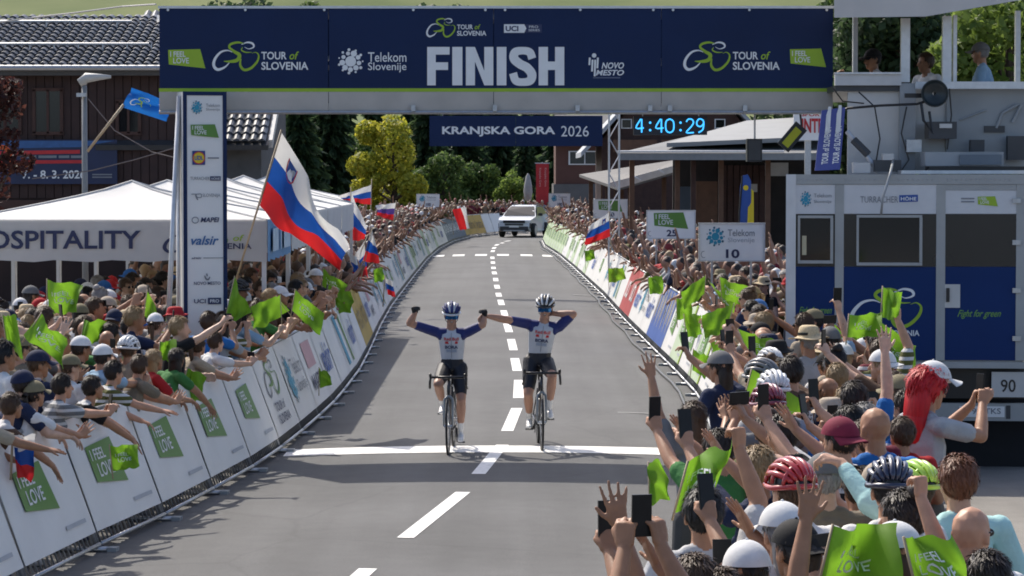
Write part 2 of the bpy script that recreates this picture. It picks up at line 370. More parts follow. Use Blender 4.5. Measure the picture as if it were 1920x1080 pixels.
for (u0, v0, u1, v1, wd) in [(1158, 772, 1240, 775, .05), (1075, 552, 1108, 553, .1)]:
    p, q = gz(u0, v0), gz(u1, v1); b.add([(p.x, p.y-wd, .045), (q.x, q.y-wd, .045), (q.x, q.y+wd, .045), (p.x, p.y+wd, .045)], [(0, 1, 2, 3)])
b.build('faded_mark', mat('faded paint', (.24, .24, .235), .7, .2), road, world=False)

# ---------------------------------------------------------------- hill and meadow behind the village
def grass_mat(name, c0, c1):
    m, t, b = _base(name); N, L = t.nodes, t.links; g = N.new('ShaderNodeNewGeometry')
    n = N.new('ShaderNodeTexNoise'); n.inputs['Scale'].default_value = .05; n.inputs['Detail'].default_value = 9; L.new(g.outputs['Position'], n.inputs[0])
    r = N.new('ShaderNodeValToRGB'); r.color_ramp.elements[0].position = .35; r.color_ramp.elements[0].color = (*c0, 1); r.color_ramp.elements[1].position = .66; r.color_ramp.elements[1].color = (*c1, 1)
    L.new(n.outputs[0], r.inputs[0]); L.new(r.outputs[0], b.inputs['Base Color']); b.inputs['Roughness'].default_value = .9; b.inputs['Specular IOR Level'].default_value = .1; return m
b = MB(); nx, ny = 60, 34
for j in range(ny):
    Y = 205+j*14
    for i in range(nx):
        X = -240+i*8.2; h = max(0, (Y-215))*.115+max(0, Y-330)*.16; h += 2.2*mnoise.noise((X*.02, Y*.02, 0))*min(1, (Y-205)/60); b.v.append(Vector((X, Y, max(.02, h) if j else -.5)))
b.f = [(j*nx+i, j*nx+i+1, (j+1)*nx+i+1, (j+1)*nx+i) for j in range(ny-1) for i in range(nx-1)]; b.m = [0]*len(b.f)
struct(b.build('hill', grass_mat('meadow', (.11, .145, .055), (.20, .22, .095)), smooth=True))

# ---------------------------------------------------------------- trees
def leaf_mat(name, c0, c1, c2):
    m, t, b = _base(name); N, L = t.nodes, t.links; g = N.new('ShaderNodeNewGeometry'); r = N.new('ShaderNodeValToRGB')
    r.color_ramp.elements.new(.5)
    for e, (p, c) in zip(r.color_ramp.elements, ((0, c0), (.5, c1), (1, c2))): e.position = p; e.color = (*c, 1)
    L.new(g.outputs['Random Per Island'], r.inputs[0]); L.new(r.outputs[0], b.inputs['Base Color']); b.inputs['Roughness'].default_value = .55; b.inputs['Specular IOR Level'].default_value = .3
    tr = N.new('ShaderNodeBsdfTranslucent'); ms = N.new('ShaderNodeMixShader'); ms.inputs[0].default_value = .5
    L.new(r.outputs[0], tr.inputs['Color']); L.new(b.outputs[0], ms.inputs[1]); L.new(tr.outputs[0], ms.inputs[2]); L.new(ms.outputs[0], N['Material Output'].inputs[0]); return m
L_dark = leaf_mat('dark needles', (.030, .058, .026), (.052, .090, .038), (.082, .125, .052))
L_mid = leaf_mat('green leaves', (.065, .115, .028), (.10, .16, .04), (.15, .22, .06))
L_yel = leaf_mat('yellow green leaves', (.25, .28, .03), (.38, .38, .04), (.58, .52, .07))
L_light = leaf_mat('light leaves', (.10, .16, .03), (.16, .23, .045), (.23, .31, .07))
L_red = leaf_mat('copper leaves', (.03, .012, .012), (.06, .02, .018), (.10, .04, .03))
bark = mat('bark', (.07, .05, .035), .9, .3, 8, .6, 20)
def leaves(center_r, n, size, seed, squash=.6):
    """center_r: blobs (x,y,z,rx,ry,rz); leaf-sized tilted quads through the shell of each blob."""
    r = np.random.default_rng(seed); B = np.array(center_r); wts = B[:, 3]*B[:, 4]; wts = wts/wts.sum(); idx = r.choice(len(B), n, p=wts)
    d = r.normal(size=(n, 3)); d /= np.linalg.norm(d, axis=1, keepdims=True); rad = r.uniform(.45, 1.06, (n, 1))**.6
    P = B[idx, :3]+d*rad*B[idx, 3:6]
    nrm = d+r.normal(scale=.7, size=(n, 3)); nrm /= np.linalg.norm(nrm, axis=1, keepdims=True)
    t = np.cross(nrm, r.normal(size=(n, 3))); t /= np.linalg.norm(t, axis=1, keepdims=True); bt = np.cross(nrm, t)
    s = size*r.uniform(.6, 1.4, (n, 1)); V = np.stack([P-t*s, P-bt*s*squash, P+t*s, P+bt*s*squash], 1).reshape(-1, 3)
    me = bpy.data.meshes.new('crown'); me.vertices.add(4*n); me.vertices.foreach_set('co', V.ravel().astype(np.float32)); me.loops.add(4*n); me.loops.foreach_set('vertex_index', np.arange(4*n, dtype=np.int32))
    me.polygons.add(n); me.polygons.foreach_set('loop_start', np.arange(0, 4*n, 4, dtype=np.int32)); me.polygons.foreach_set('loop_total', np.full(n, 4, dtype=np.int32)); me.update(); me.validate(); return me
def broad_tree(name, label, X, Y, h, wdt, m, n, seed, size, z0=0, trunk=.22, group=None, base=.25):
    r = random.Random(seed); t = thing(name, label, 'tree', (X, Y, z0), 0, group); bl = []
    b = MB(); b.tube([(0, 0, -.3), (.05, 0, h*.25), (-.05, .05, h*.55), (0, 0, h*.85)], [wdt*.06, wdt*.05, wdt*.035, wdt*.01], 8)
    for k in range(14):
        a = r.uniform(0, 6.28); zz = h*r.uniform(base+.08, .9); rr = wdt*.5*(1-.55*abs((zz/h-.5)*1.7))*r.uniform(.5, .95); s = wdt*r.uniform(.13, .24)
        c = (rr*math.cos(a), rr*math.sin(a), zz); bl.append((*c, s, s, s*r.uniform(.7, 1.0))); b.tube([(0, 0, zz*.7), (c[0]*.5, c[1]*.5, zz*.87), c], [wdt*.022, wdt*.015, wdt*.005], 5)
    bl.append((0, 0, h*.62, wdt*.28, wdt*.28, h*.3)); b.build('trunk', bark, t, world=False)
    me = leaves(bl, n, size, seed); me.materials.append(m); put('crown', me, t); return t
def conifer(name, label, X, Y, h, wdt, m, n, seed, z0=0, group=None):
    r = np.random.default_rng(seed); t = thing(name, label, 'tree', (X, Y, z0), 0, group)
    b = MB(); b.tube([(0, 0, -.3), (0, 0, h*.5), (0, 0, h*.97)], [wdt*.05, wdt*.03, .02], 7); b.build('trunk', bark, t, world=False)
    u = r.uniform(0, 1, n)**.75; z = h*(.06+.94*u); lay = np.floor(z/h*14)/14; rr = wdt*.5*(1-z/h)**.8*(.65+.35*np.sin(z/h*14*6.28)); ang = r.uniform(0, 6.28, n); k = np.floor(ang/6.28*9); ang = ang*.4+.6*(k+.5+lay*5)*6.28/9
    q = r.uniform(.15, 1, n)**.6; P = np.stack([rr*q*np.cos(ang), rr*q*np.sin(ang), z-rr*q*.35], 1)
    out = np.stack([np.cos(ang), np.sin(ang), np.full(n, -.45)], 1)+r.normal(scale=.25, size=(n, 3)); out /= np.linalg.norm(out, axis=1, keepdims=True)
    sd = np.cross(out, r.normal(size=(n, 3))); sd /= np.linalg.norm(sd, axis=1, keepdims=True); s = .24*r.uniform(.6, 1.5, (n, 1))*wdt/4
    V = np.stack([P-out*s, P-sd*s*.4, P+out*s, P+sd*s*.4], 1).reshape(-1, 3)
    me = bpy.data.meshes.new('crown'); me.from_pydata(V.tolist(), [], [(4*i, 4*i+1, 4*i+2, 4*i+3) for i in range(n)]); me.materials.append(m); put('crown', me, t); return t
def tx(u, Y): return (u-960)*Y/FPX
conifer('spruce_tree', 'dark spruce just right of the tiled chalet roof', tx(560, 150), 150, 8.2, 5.0, L_dark, 9000, 1, group='dark spruces')
conifer('spruce_tree', 'dark spruce between the big flag and the yellow tree', tx(620, 158), 158, 9.2, 5.6, L_dark, 9000, 2, group='dark spruces')
conifer('spruce_tree', 'dark spruce behind the yellow tree, its right side showing', tx(800, 178), 178, 9.0, 5.5, L_dark, 7000, 3, group='dark spruces')
conifer('spruce_tree', 'dark spruce under the left half of the hanging place banner', tx(868, 190), 190, 9.6, 6.0, L_dark, 8000, 4, group='dark spruces')
conifer('spruce_tree', 'dark spruce under the middle of the hanging place banner', tx(935, 196), 196, 9.8, 6.2, L_dark, 8000, 5, group='dark spruces')
conifer('spruce_tree', 'narrow dark spruce just left of the red banner', tx(985, 188), 188, 7.5, 3.4, L_dark, 5000, 6, group='dark spruces')
broad_tree('garden_tree', 'yellow green sunlit tree left of the hanging place banner', tx(738, 148), 148, 6.9, 4.0, L_yel, 11000, 7, .13, base=.05)
broad_tree('garden_tree', 'green leafy tree low behind the crowd right of the yellow tree', tx(832, 170), 170, 4.4, 3.4, L_mid, 6000, 8, .12)
broad_tree('garden_tree', 'green leafy tree behind the car below the hanging banner', tx(905, 176), 176, 4.0, 3.6, L_mid, 6000, 9, .12)
broad_tree('garden_tree', 'bright green small tree left of the red banner', tx(960, 172), 172, 3.6, 2.4, L_light, 4000, 10, .10)
broad_tree('garden_tree', 'green tree behind the dark spruces near the chalet', tx(665, 185), 185, 6.4, 4.2, L_mid, 6000, 12, .13)
for i, (u, Y, h_, w_) in enumerate([(528, 200, 7.6, 6.5), (585, 210, 8.6, 6.5), (640, 205, 9.6, 6.5), (700, 214, 9.0, 6.5), (765, 206, 8.4, 6.5), (830, 216, 9.8, 7), (890, 222, 10.2, 7), (950, 212, 9.6, 7), (1008, 218, 9.2, 6.5), (1050, 206, 8.4, 6)]):
    conifer('spruce_tree', 'dark spruce in the far row behind the others, %s from the left' % ('first second third fourth fifth sixth seventh eighth ninth tenth'.split()[i]), tx(u, Y), Y, h_, w_, L_dark, 4500, 80+i, group='dark spruces')
for i, (u, Y, h_, w_, m_) in enumerate([(1560, 128, 10.5, 6.5, L_dark), (1625, 134, 12.5, 6.5, L_mid), (1690, 130, 11.8, 6.5, L_dark), (1755, 138, 13, 7, L_mid), (1835, 132, 12.5, 7, L_light), (1905, 126, 12.8, 7, L_mid), (1960, 134, 13, 7, L_dark)]):
    broad_tree('leafy_tree', '%s tree from the left in the wood behind the platform canopy' % ('first second third fourth fifth sixth seventh'.split()[i]), tx(u, Y), Y, h_, w_, m_, 6000, 95+i, .20, group='trees behind the truck platform', base=.02)
for i, (u, Y, hh, ww, mm, lab) in enumerate([(250, 330, 9, 8, L_mid, 'hillside tree above the left end of the finish arch'), (440, 335, 10.5, 9, L_dark, 'dark hillside tree above the left green patch of the arch'), (560, 345, 8, 6, L_mid, 'small hillside tree above the left seam of the arch'),
        (835, 335, 9.5, 10, L_dark, 'dark hillside tree above the arch lettering'), (1180, 330, 9, 6, L_mid, 'small hillside tree above the right half of the arch'), (1500, 300, 9, 9, L_dark, 'dark hillside tree above the right end of the arch')]):
    z = max(0, (Y-215))*.115+max(0, Y-330)*.16-1.5
    broad_tree('hillside_tree', lab, tx(u, Y), Y, hh, ww, mm, 2500, 30+i, .38, z0=z, group='trees on the hillside')
for i, (u, Y, hh, ww, mm, lab) in enumerate([(1600, 95, 8.8, 5.2, L_dark, 'dark tree behind the commentators with the cap and microphone'), (1700, 90, 9.2, 5.0, L_dark, 'dark tree behind the platform posts'), (1800, 100, 9.6, 5.6, L_mid, 'mid green tree behind the capped man on the platform'),
        (1890, 84, 9.2, 4.6, L_light, 'light green tree at the right edge behind the platform'), (1950, 96, 10, 6, L_mid, 'green tree cut by the right edge of the picture'), (1650, 120, 11.5, 7, L_mid, 'green tree farther back between the platform posts'), (1760, 125, 12, 7, L_light, 'light green tree farther back above the platform rail')]):
    broad_tree('leafy_tree', lab, tx(u, Y), Y, hh, ww, mm, 7000, 50+i, .16, group='trees behind the truck platform', base=.1)
broad_tree('copper_bush', 'copper leaved branch at the left edge above the tents', tx(-20, 62), 62, 5.9, 1.9, L_red, 2600, 70, .07, base=.5)

# ---------------------------------------------------------------- chalet on the left, d = 72 m
CY = 72.0
ch = thing('chalet', 'dark red timber chalet with grey tiled roof behind the white tents', 'building', (tx(250, CY), CY, 0))
def zat(v, Y): return at(960, v, Y).z
xl, xm, xr = tx(-60, CY), tx(330, CY), tx(505, CY)
b = MB(); zE = zat(128, CY)
b.hexa([(xl, CY, 0), (xm+.2, CY, 0), (xm+.2, CY+9, 0), (xl, CY+9, 0), (xl, CY, zE), (xm+.2, CY, zE), (xm+.2, CY+9, zE), (xl, CY+9, zE)])
b.build('wall', mat('plaster low wall', (.034, .017, .013), .8, .3, 1.5, .3, 12), ch)
b = MB(); zE2 = zat(300, CY)
b.hexa([(xm+.2, CY+.6, 0), (xr-.25, CY+.6, 0), (xr-.25, CY+8.5, 0), (xm+.2, CY+8.5, 0), (xm+.2, CY+.6, zE2+.4), (xr-.25, CY+.6, zE2+.4), (xr-.25, CY+8.5, zE2+3.5), (xm+.2, CY+8.5, zE2+3.5)])
b.build('wall', mat('grey render', (.10, .098, .095), .85, .25, 2), ch)
n = 0
for k in range(24):
    x0 = xl+(xm-xl)*k/24; b = MB(); b.box((x0+.11, CY-.02-.008*(k % 2), (2.6+zE)/2), ((xm-xl)/24-.02, .03, zE-2.62)); b.build('wall_board', wood_red, ch)
b = MB(); b.box(((xl+xm)/2, CY-.06, 2.45), (xm-xl+.2, .10, .22)); b.build('wall_beam', wood_dark, ch)
for (u0, v0, u1, v1) in [(-20, 168, 38, 248), (64, 168, 116, 250), (220, 190, 262, 250)]:
    p, q = at(u0, v0, CY-.06), at(u1, v1, CY-.06); f = MB(); w_, h_ = q.x-p.x, p.z-q.z; c = (p+q)/2
    for (dx, dz, sx, sz) in ((0, h_/2, w_+.1, .08), (0, -h_/2, w_+.1, .08), (-w_/2, 0, .08, h_), (w_/2, 0, .08, h_), (0, 0, .06, h_)): f.box((c.x+dx, CY-.08, c.z+dz), (sx, .08, sz))
    wo = f.build('window', wood_dark, ch); g = MB(); g.box((c.x, CY-.055, c.z), (w_, .03, h_)); g.build('pane', glassdark, wo)
tile_m = mat('roof tile', (.060, .068, .082), .45, .4, 1.2, spec=.4)
def tile_roof(parent, O, ex, ey, nw, nh, tw, th, name='roof_tiles', cut=None):
    """O lower-left corner, ex along the eave, ey up the slope; barrel tiles laid in overlapping courses."""
    O, ex, ey = Vector(O), Vector(ex).normalized(), Vector(ey).normalized(); nn = ex.cross(ey).normalized(); b = MB(); r = random.Random(5)
    for j in range(nh):
        for i in range(nw):
            s, t = (i+.5)*tw, (j+.5)*th
            if cut and not cut(O+ex*s+ey*t): continue
            vs = []
            for (tt, lift) in ((0, .075), (th*1.12, .02)):
                for k in range(5):
                    a = k/4; hgt = math.sin(a*math.pi)*.075+r.uniform(0, .006); vs.append(O+ex*(i*tw+a*tw*.97)+ey*(j*th+tt)+nn*(hgt+lift))
            o = len(b.v); b.v += vs; b.f += [(o+k, o+k+1, o+6+k, o+5+k) for k in range(4)]; b.m += [0]*4
            b.f.append((o, o+4, o+3, o+2, o+1)); b.m.append(0)
    ob = b.build(name, tile_m, parent); ob['kind'] = 'stuff'; return ob
zR = zat(36, CY+5.0)
def slope_box(name, P, thick, m, parent):
    b = MB(); n = (Vector(P[1])-Vector(P[0])).cross(Vector(P[3])-Vector(P[0])).normalized()*thick
    b.hexa([Vector(p)-n for p in P]+[Vector(p) for p in P]); return b.build(name, m, parent)
xa = tx(205, CY)
rf = slope_box('roof', [(xl-.5, CY-.7, zE-.05), (xm+.4, CY-.7, zE-.05), (xa+.6, CY+5, zR), (xl-.5, CY+5, zR)], .16, darkgrey, ch)
ev = (Vector((0, 5.7, zR-zE+.05))); SL = ev.length
diag = lambda p: p.x < xm+.3+(xa+.6-xm-.3)*((p.y-(CY-.7))/5.7)
tile_roof(rf, (xl-.45, CY-.7, zE-.02), (1, 0, 0), ev, 26, 15, .235, SL/15, cut=diag)
b = MB(); b.cyl((xl-.5, CY-.78, zE-.02), (xm+.35, CY-.78, zE-.02), .075, n=8)
b.build('gutter', steel, rf)
for (t, dz) in ((.28, .22), (.74, .22)):
    b = MB(); p = Vector((0, CY-.7, zE))+ev*t
    b.cyl((xl-.4, p.y, p.z+dz), (xm-.3-1.7*t, p.y, p.z+dz), .035, n=6)
    for k in range(9): b.cyl((xl+.2+k*.62, p.y, p.z), (xl+.2+k*.62, p.y, p.z+dz), .02, n=5)
    b.build('snow_guard', steel, rf)
zr0, zr1 = zat(272, CY-.3), zat(26, CY+7)
rf2 = slope_box('roof', [(xa-.3, CY-.3, zr0), (xr, CY-.3, zr0), (xr, CY+7.5, zr1), (xa-.3, CY+7.5, zr1)], .14, darkgrey, ch)
ev2 = Vector((0, 7.8, zr1-zr0))
cut2 = lambda p: p.x > xa+.2+max(0, (1-(p.y-(CY-.3))/7.8))*(xm-xa)*.95-.2
tile_roof(rf2, (xa-.25, CY-.3, zr0+.03), (1, 0, 0), ev2, 20, 20, (xr-xa+.2)/20, ev2.length/20, cut=cut2)
for t in (.42, .62, .85):
    b = MB(); p = Vector((0, CY-.3, zr0))+ev2*t; b.box(((xa+xr)/2+.8*(1-t), p.y, p.z+.2), (xr-xa-1.6*(1-t), .05, .12)); b.build('snow_guard', alu, rf2)
b = MB(); b.box((xr+.04, CY+3.6, (zr0+zr1)/2-.1), (.10, 8.0, .22), M=Matrix.Rotation(math.atan2(ev2.z, ev2.y), 3, 'X')); b.build('barge_board', lightgrey, rf2)
b = MB(); p0, p1 = Vector((xm+.35, CY-.75, zE-.1)), Vector((xa+.6, CY+5, zR+.02)); b.tube([p0, p1], .11, 6); b.build('barge_board', grey_paint, rf)
# event banner on the chalet
def plane_T(Y, parent, eps=0):
    inv = basis(parent).inverted(); return lambda u, v: inv @ at(u, v, Y-eps)
bn = thing('event_banner', 'dark blue event banner with red bands and winter dates on the chalet wall', 'banner', (tx(100, CY-.2), CY-.2, 0))
b = MB(); p, q = at(-40, 262, CY-.2), at(220, 345, CY-.2); b.box((p+q)/2, (q.x-p.x, .03, p.z-q.z)); b.build('banner_sheet', mat('night blue vinyl', (.012, .022, .07), .5, .25, 1.2), bn)
T = plane_T(CY-.2, bn, .03); T2 = plane_T(CY-.2, bn, .036)
poly(T, [(-40, 284), (150, 281), (150, 288), (-40, 291)], red_print, bn, 'print_band'); poly(T, [(-40, 301), (160, 300), (160, 306), (-40, 308)], red_print, bn, 'print_band')
poly(T, [(-40, 264), (215, 264), (150, 276), (-40, 279)], mat('dusk blue print', (.03, .10, .26), .5, .2), bn, 'print_band')
b = MB(); stroke_into(b, T2, [(3+16*math.cos(a*.8), 293+17*math.sin(a*.8), 9) for a in range(9)]); b.build('emblem_ring', orange_print, bn, world=False)
[poly(T2, [(a, 291.5), (a+ln, 291.3), (a+ln, 296.3), (a, 296.5)], grey_print, bn, 'print_band') for a, ln in ((42, 26), (72, 34), (110, 20), (133, 24))]; text(T2, '7. - 8. 3. 2026', (42, 319, 160, 335), white_print, bn, .02); [poly(T2, [(173, v), (210, v), (210, v+2.5), (173, v+2.5)], grey_print, bn, 'print_band') for v in (326, 331)]
# ---------------------------------------------------------------- race barriers with printed banners
BH = .99
e_up = Vector((0, .34, .93)).normalized(); e_n = Vector((0, -e_up.z, e_up.y))
def on_board(x, y, off=.014): return Vector((x, .02, .17))+e_up*(BH-y)+e_n*off
BL = 2.16
def barrier_meshes():
    b = MB()
    for x in (.02, BL-.02):
        b.cyl((x, 0, .03), Vector((x, .0, .05))+e_up*1.10, .02, n=8); b.cyl((x, .78, .03), Vector((x, 0, .05))+e_up*1.0, .018, n=8); b.cyl((x, -.12, .025), (x, .82, .025), .02, n=8)
    b.cyl((.02, -.02, .07), (BL-.02, -.02, .07), .019, n=8); b.cyl(on_board(.02, -.02, -.01), on_board(BL-.02, -.02, -.01), .02, n=8)
    fr = b.mesh('frame', steel, True)
    b = MB(); b.cyl((0, .01, .06), Vector((0, .01, .06))+e_up*1.05, .009, n=6); bar = b.mesh('bar', steel, True)
    b = MB()
    for k in range(17): b.cyl((.12+k*.12, .01, .06), Vector((.12+k*.12, .01, .06))+e_up*1.05, .009, n=5)
    bars = b.mesh('bars', steel, True)
    b = MB(); b.box((.0, -.13, .025), (.05, .08, .04)); foot = b.mesh('foot', grey_paint)
    return fr, bar, bars, foot
B_fr, B_bar, B_bars, B_foot = barrier_meshes()
def sheet(seed):
    r = random.Random(seed); b = MB(); nx, ny = 12, 6; ph = r.uniform(0, 6)
    for sgn in (.004, -.003):
        for j in range(ny+1):
            for i in range(nx+1):
                x, y = .015+(BL-.03)*i/nx, BH*j/ny; b.v.append(on_board(x, y, .004+sgn+.004*math.sin(x*5+ph+y*2)*math.sin(y*3.1)))
    W = nx+1; H = W*(ny+1)
    for j in range(ny):
        for i in range(nx): q = (j*W+i, (j+1)*W+i, (j+1)*W+i+1, j*W+i+1); b.f += [q, tuple(k+H for k in q[::-1])]
    b.m = [0]*len(b.f); return b
BT = lambda x, y: on_board(x, y, .019); BT2 = lambda x, y: on_board(x, y, .024)
_sh = {}
def banner(design, parent, seed):
    base = {'feel': white_vinyl, 'green': mat('pale green vinyl', (.50, .60, .42), .5, .06, 3), 'tour': white_vinyl, 'dots': white_vinyl, 'rose': white_vinyl, 'blueword': white_vinyl, 'ochre': ochre_print, 'dart': blue_print, 'red': mat('red vinyl', (.40, .045, .045), .5, .1), 'bands': white_vinyl, 'slate': mat('slate vinyl', (.06, .09, .13), .5, .1), 'plain': white_vinyl}[design]
    k = (design, seed % 3)
    if k not in _sh: _sh[k] = sheet(seed % 3).mesh('banner', base, True)
    o = put('banner', _sh[k], parent); tmp = o
    ck = 'gfx_'+design
    if ck in _sh:
        for nm, me in _sh[ck]: put(nm, me, tmp)
        return o
    if design in ('feel', 'green'):
        x0 = .45
        poly(BT, [(x0, .28), (x0+.80, .25), (x0+.92, .68), (x0+.02, .60)], green_print, tmp, 'slogan_patch'); text(BT2, 'I FEEL', (x0+.07, .315, x0+.50, .415), white_print, tmp, .015); text(BT2, 'LOVE', (x0+.16, .445, x0+.62, .57), white_print, tmp, .015)
        poly(BT, [(1.35, .84), (1.95, .84), (1.95, .875), (1.35, .875)], mat('faint grey print', (.42, .44, .47), .5), tmp, 'print_line')
        if design == 'green': poly(BT, [(1.85, .0), (2.1, 0), (2.14, BH), (2.0, BH)], lime, tmp, 'print_band')
    elif design == 'tour': emblem(BT, (.35, .12, 1.55, .55), tmp, grey_print, green_print); text(BT2, 'TOUR of', (.5, .62, 1.35, .73), darknavy_print, tmp, .015); text(BT2, 'SLOVENIA', (.5, .77, 1.5, .88), darknavy_print, tmp, .015)
    elif design == 'dots': dots(BT, (.15, .15, .85, .80), tmp, cyan_print, teal_print); text(BT2, 'Telekom', (.95, .25, 1.95, .46), grey_print, tmp); text(BT2, 'Slovenije', (.95, .52, 1.95, .73), grey_print, tmp)
    elif design == 'rose': poly(BT, [(.5, .15), (1.6, .15), (1.6, .5), (.5, .5)], mat('rose print', (.55, .30, .32), .5), tmp, 'print_band'); text(BT2, 'MAPEI', (.4, .6, 1.7, .8), darknavy_print, tmp, .015, .2)
    elif design == 'blueword': text(BT2, 'valsir', (.3, .3, 1.85, .72), blue_print, tmp, .02, .25)
    elif design == 'ochre': text(BT2, 'POŠTA', (.25, .3, 1.9, .72), mat('brown print', (.20, .12, .02), .5), tmp, .02)
    elif design == 'dart':
        b = MB()
        for x in (.25, 1.0, 1.65): stroke_into(b, BT, [(x, .02, .06), (x+.1, .4, .09), (x+.2, .75, .02)])
        b.build('print_dart', yellow_print, tmp, world=False); b = MB()
        for x in (.6, 1.35, 1.95): stroke_into(b, BT, [(x-.1, .02, .05), (x, .3, .07), (x+.08, .6, .02)])
        b.build('print_dart', white_print, tmp, world=False)
    elif design == 'red': text(BT2, 'UCI', (.5, .3, 1.6, .7), white_print, tmp, .02)
    elif design == 'bands': poly(BT, [(.1, .1), (.6, .1), (.9, .9), (.4, .9)], cyan_print, tmp, 'print_band'); poly(BT, [(1.2, .1), (1.5, .1), (1.8, .9), (1.5, .9)], green_print, tmp, 'print_band')
    elif design == 'slate': text(BT2, 'LJUBLJANA', (.1, .25, 2.05, .75), white_print, tmp, .015)
    _sh[ck] = [(c.name.split('.')[0], c.data) for c in tmp.children]; return o
def walk(P, step, start=0.0):
    """points every `step` metres along a polyline"""
    P = [Vector((p[0], p[1], 0)) for p in P]; out = []; cur = P[0].copy(); i = 0; need = start
    while i < len(P)-1:
        d = (P[i+1]-cur).length
        if d >= need: cur = cur+(P[i+1]-cur).normalized()*need; out.append(cur.copy()); need = step
        else: need -= d; i += 1; cur = P[i].copy()
    return out
def near_mark(side, Y):
    if side == 'left':
        return 'before the finish line' if Y < 32 else 'beside the finish line' if Y < 35 else 'beside the white tents' if Y < 57 else 'beyond the white tents'
    return 'hidden in the near crowd' if Y < 36 else 'near the 10 metre sign' if Y < 50 else 'near the 25 metre sign' if Y < 68 else 'near the 50 metre sign' if Y < 100 else 'near the bend'
words_of = {'feel': 'white banner with a green slogan patch', 'green': 'pale green banner with a slogan patch', 'tour': 'white banner with a bicycle emblem', 'dots': 'white banner with a blue dotted emblem', 'rose': 'white banner with a rose patch', 'blueword': 'white banner with one blue word', 'ochre': 'ochre banner with brown lettering', 'dart': 'blue banner with yellow and white darts', 'red': 'red banner with white letters', 'bands': 'white banner with blue and green bands', 'slate': 'slate banner with white letters', 'plain': 'plain white banner'}
def ordinal(n): return ('first second third fourth fifth sixth seventh eighth ninth tenth eleventh twelfth thirteenth fourteenth fifteenth sixteenth seventeenth eighteenth nineteenth twentieth'.split()+'twenty-first twenty-second twenty-third twenty-fourth twenty-fifth twenty-sixth twenty-seventh twenty-eighth twenty-ninth thirtieth'.split()+['%dth' % k for k in range(31, 90)])[n]
def run_barriers(side, P, designs, start):
    pts = walk(P, BL+.02, start); seen = {}
    for i in range(len(pts)-1):
        a, c = pts[i], pts[i+1]
        if side == 'right': a, c = c, a
        d = c-a; rz = math.atan2(d.y, d.x); ds = designs[min(i, len(designs)-1)] if i < len(designs) else designs[-1]
        seen[ds] = seen.get(ds, -1)+1
        lab = '%s %s along the %s barriers, from the camera' % (ordinal(seen[ds]), words_of[ds], side)
        t = thing('race_barrier', lab, 'barrier', (a.x, a.y, road_z(a.x, a.y)-.004 if a.y < 130 else 0), rz, 'race barriers along the %s side of the road' % side)
        put('frame', B_fr, t)
        if side == 'left' and i < 9:
            for q in range(17): put('bar', B_bar, t, Matrix.Translation((.12+q*.12, 0, 0)))
        else: put('bars', B_bars, t)['kind'] = 'stuff'
        for x in (.02, BL-.02): put('foot', B_foot, t, Matrix.Translation((x, 0, 0)))
        banner(ds, t, i)
LDES = ['feel']*6+['tour', 'dots', 'rose', 'blueword', 'plain', 'bands', 'blueword', 'plain', 'ochre', 'ochre', 'blueword', 'rose', 'plain', 'dots', 'bands', 'plain', 'blueword', 'feel', 'feel', 'plain', 'dots', 'bands', 'rose', 'plain', 'blueword', 'bands', 'plain', 'green', 'feel', 'dots', 'plain', 'feel', 'bands', 'plain', 'green', 'blueword', 'feel', 'plain', 'dots', 'green', 'plain', 'feel', 'blueword', 'plain', 'slate', 'slate', 'slate', 'slate', 'slate', 'slate', 'ochre', 'ochre', 'ochre', 'plain', 'plain', 'plain', 'plain']
run_barriers('left', [p for p in LP if p[1] >= 19]if False else [(-3.97, 19.85)]+[p for p in LP if p[1] > 20.5], LDES, 0.0)
RDES = ['feel']*15+['green', 'feel', 'green', 'feel', 'dart', 'dart', 'blueword', 'dots', 'blueword', 'red', 'red', 'plain', 'bands', 'blueword', 'plain', 'dots', 'plain', 'feel', 'plain', 'blueword', 'plain', 'green', 'plain', 'feel', 'green', 'plain', 'green', 'feel', 'green', 'plain', 'feel', 'green']
run_barriers('right', RP, RDES, 0.0)
# cable duct along the right barrier
b = MB(); pr = walk([p for p in RP if 30 < p[1] < 125], 2.0)
b.tube([Vector((p.x-.24+.03*math.sin(i*1.7), p.y, .035)) for i, p in enumerate(pr)], .03, 6); tag(b.build('cable', black, smooth=True), 'black cable lying along the foot of the right barriers', 'cable')

# ---------------------------------------------------------------- finish arch
GY = 33.3; gx = tx(930, GY)
arch = thing('finish_arch', 'navy finish arch spanning the road with large white lettering', 'finish arch', (gx, GY, 0))
def gbox(name, m, u0, v0, u1, v1, Y0, Y1, parent, mb=None):
    p, q = at(u0, v0, Y0), at(u1, v1, Y0); b = mb or MB(); b.box(((p.x+q.x)/2, (Y0+Y1)/2, (p.z+q.z)/2), (abs(q.x-p.x), Y1-Y0, abs(p.z-q.z)))
    return b if mb else b.build(name, m, parent)
seams = [298, 616, 925.5, 1240, 1562]
for a, c in zip(seams, seams[1:]): gbox('front_panel', navy, a+.6, 16, c-.6, 165.5, GY, GY+.012, arch)
pb = gbox('print_stripe', lime, 298, 165.6, 1562, 172, GY, GY+.012, arch)
for a, c in zip(seams, seams[1:]): gbox('lower_sheet', greyband, a+.5, 172.2, c-.5, 207.5, GY+.002, GY+.014, arch)
gbox('top_edge', alu, 296, 11, 1564, 15.8, GY-.01, GY+1.0, arch)
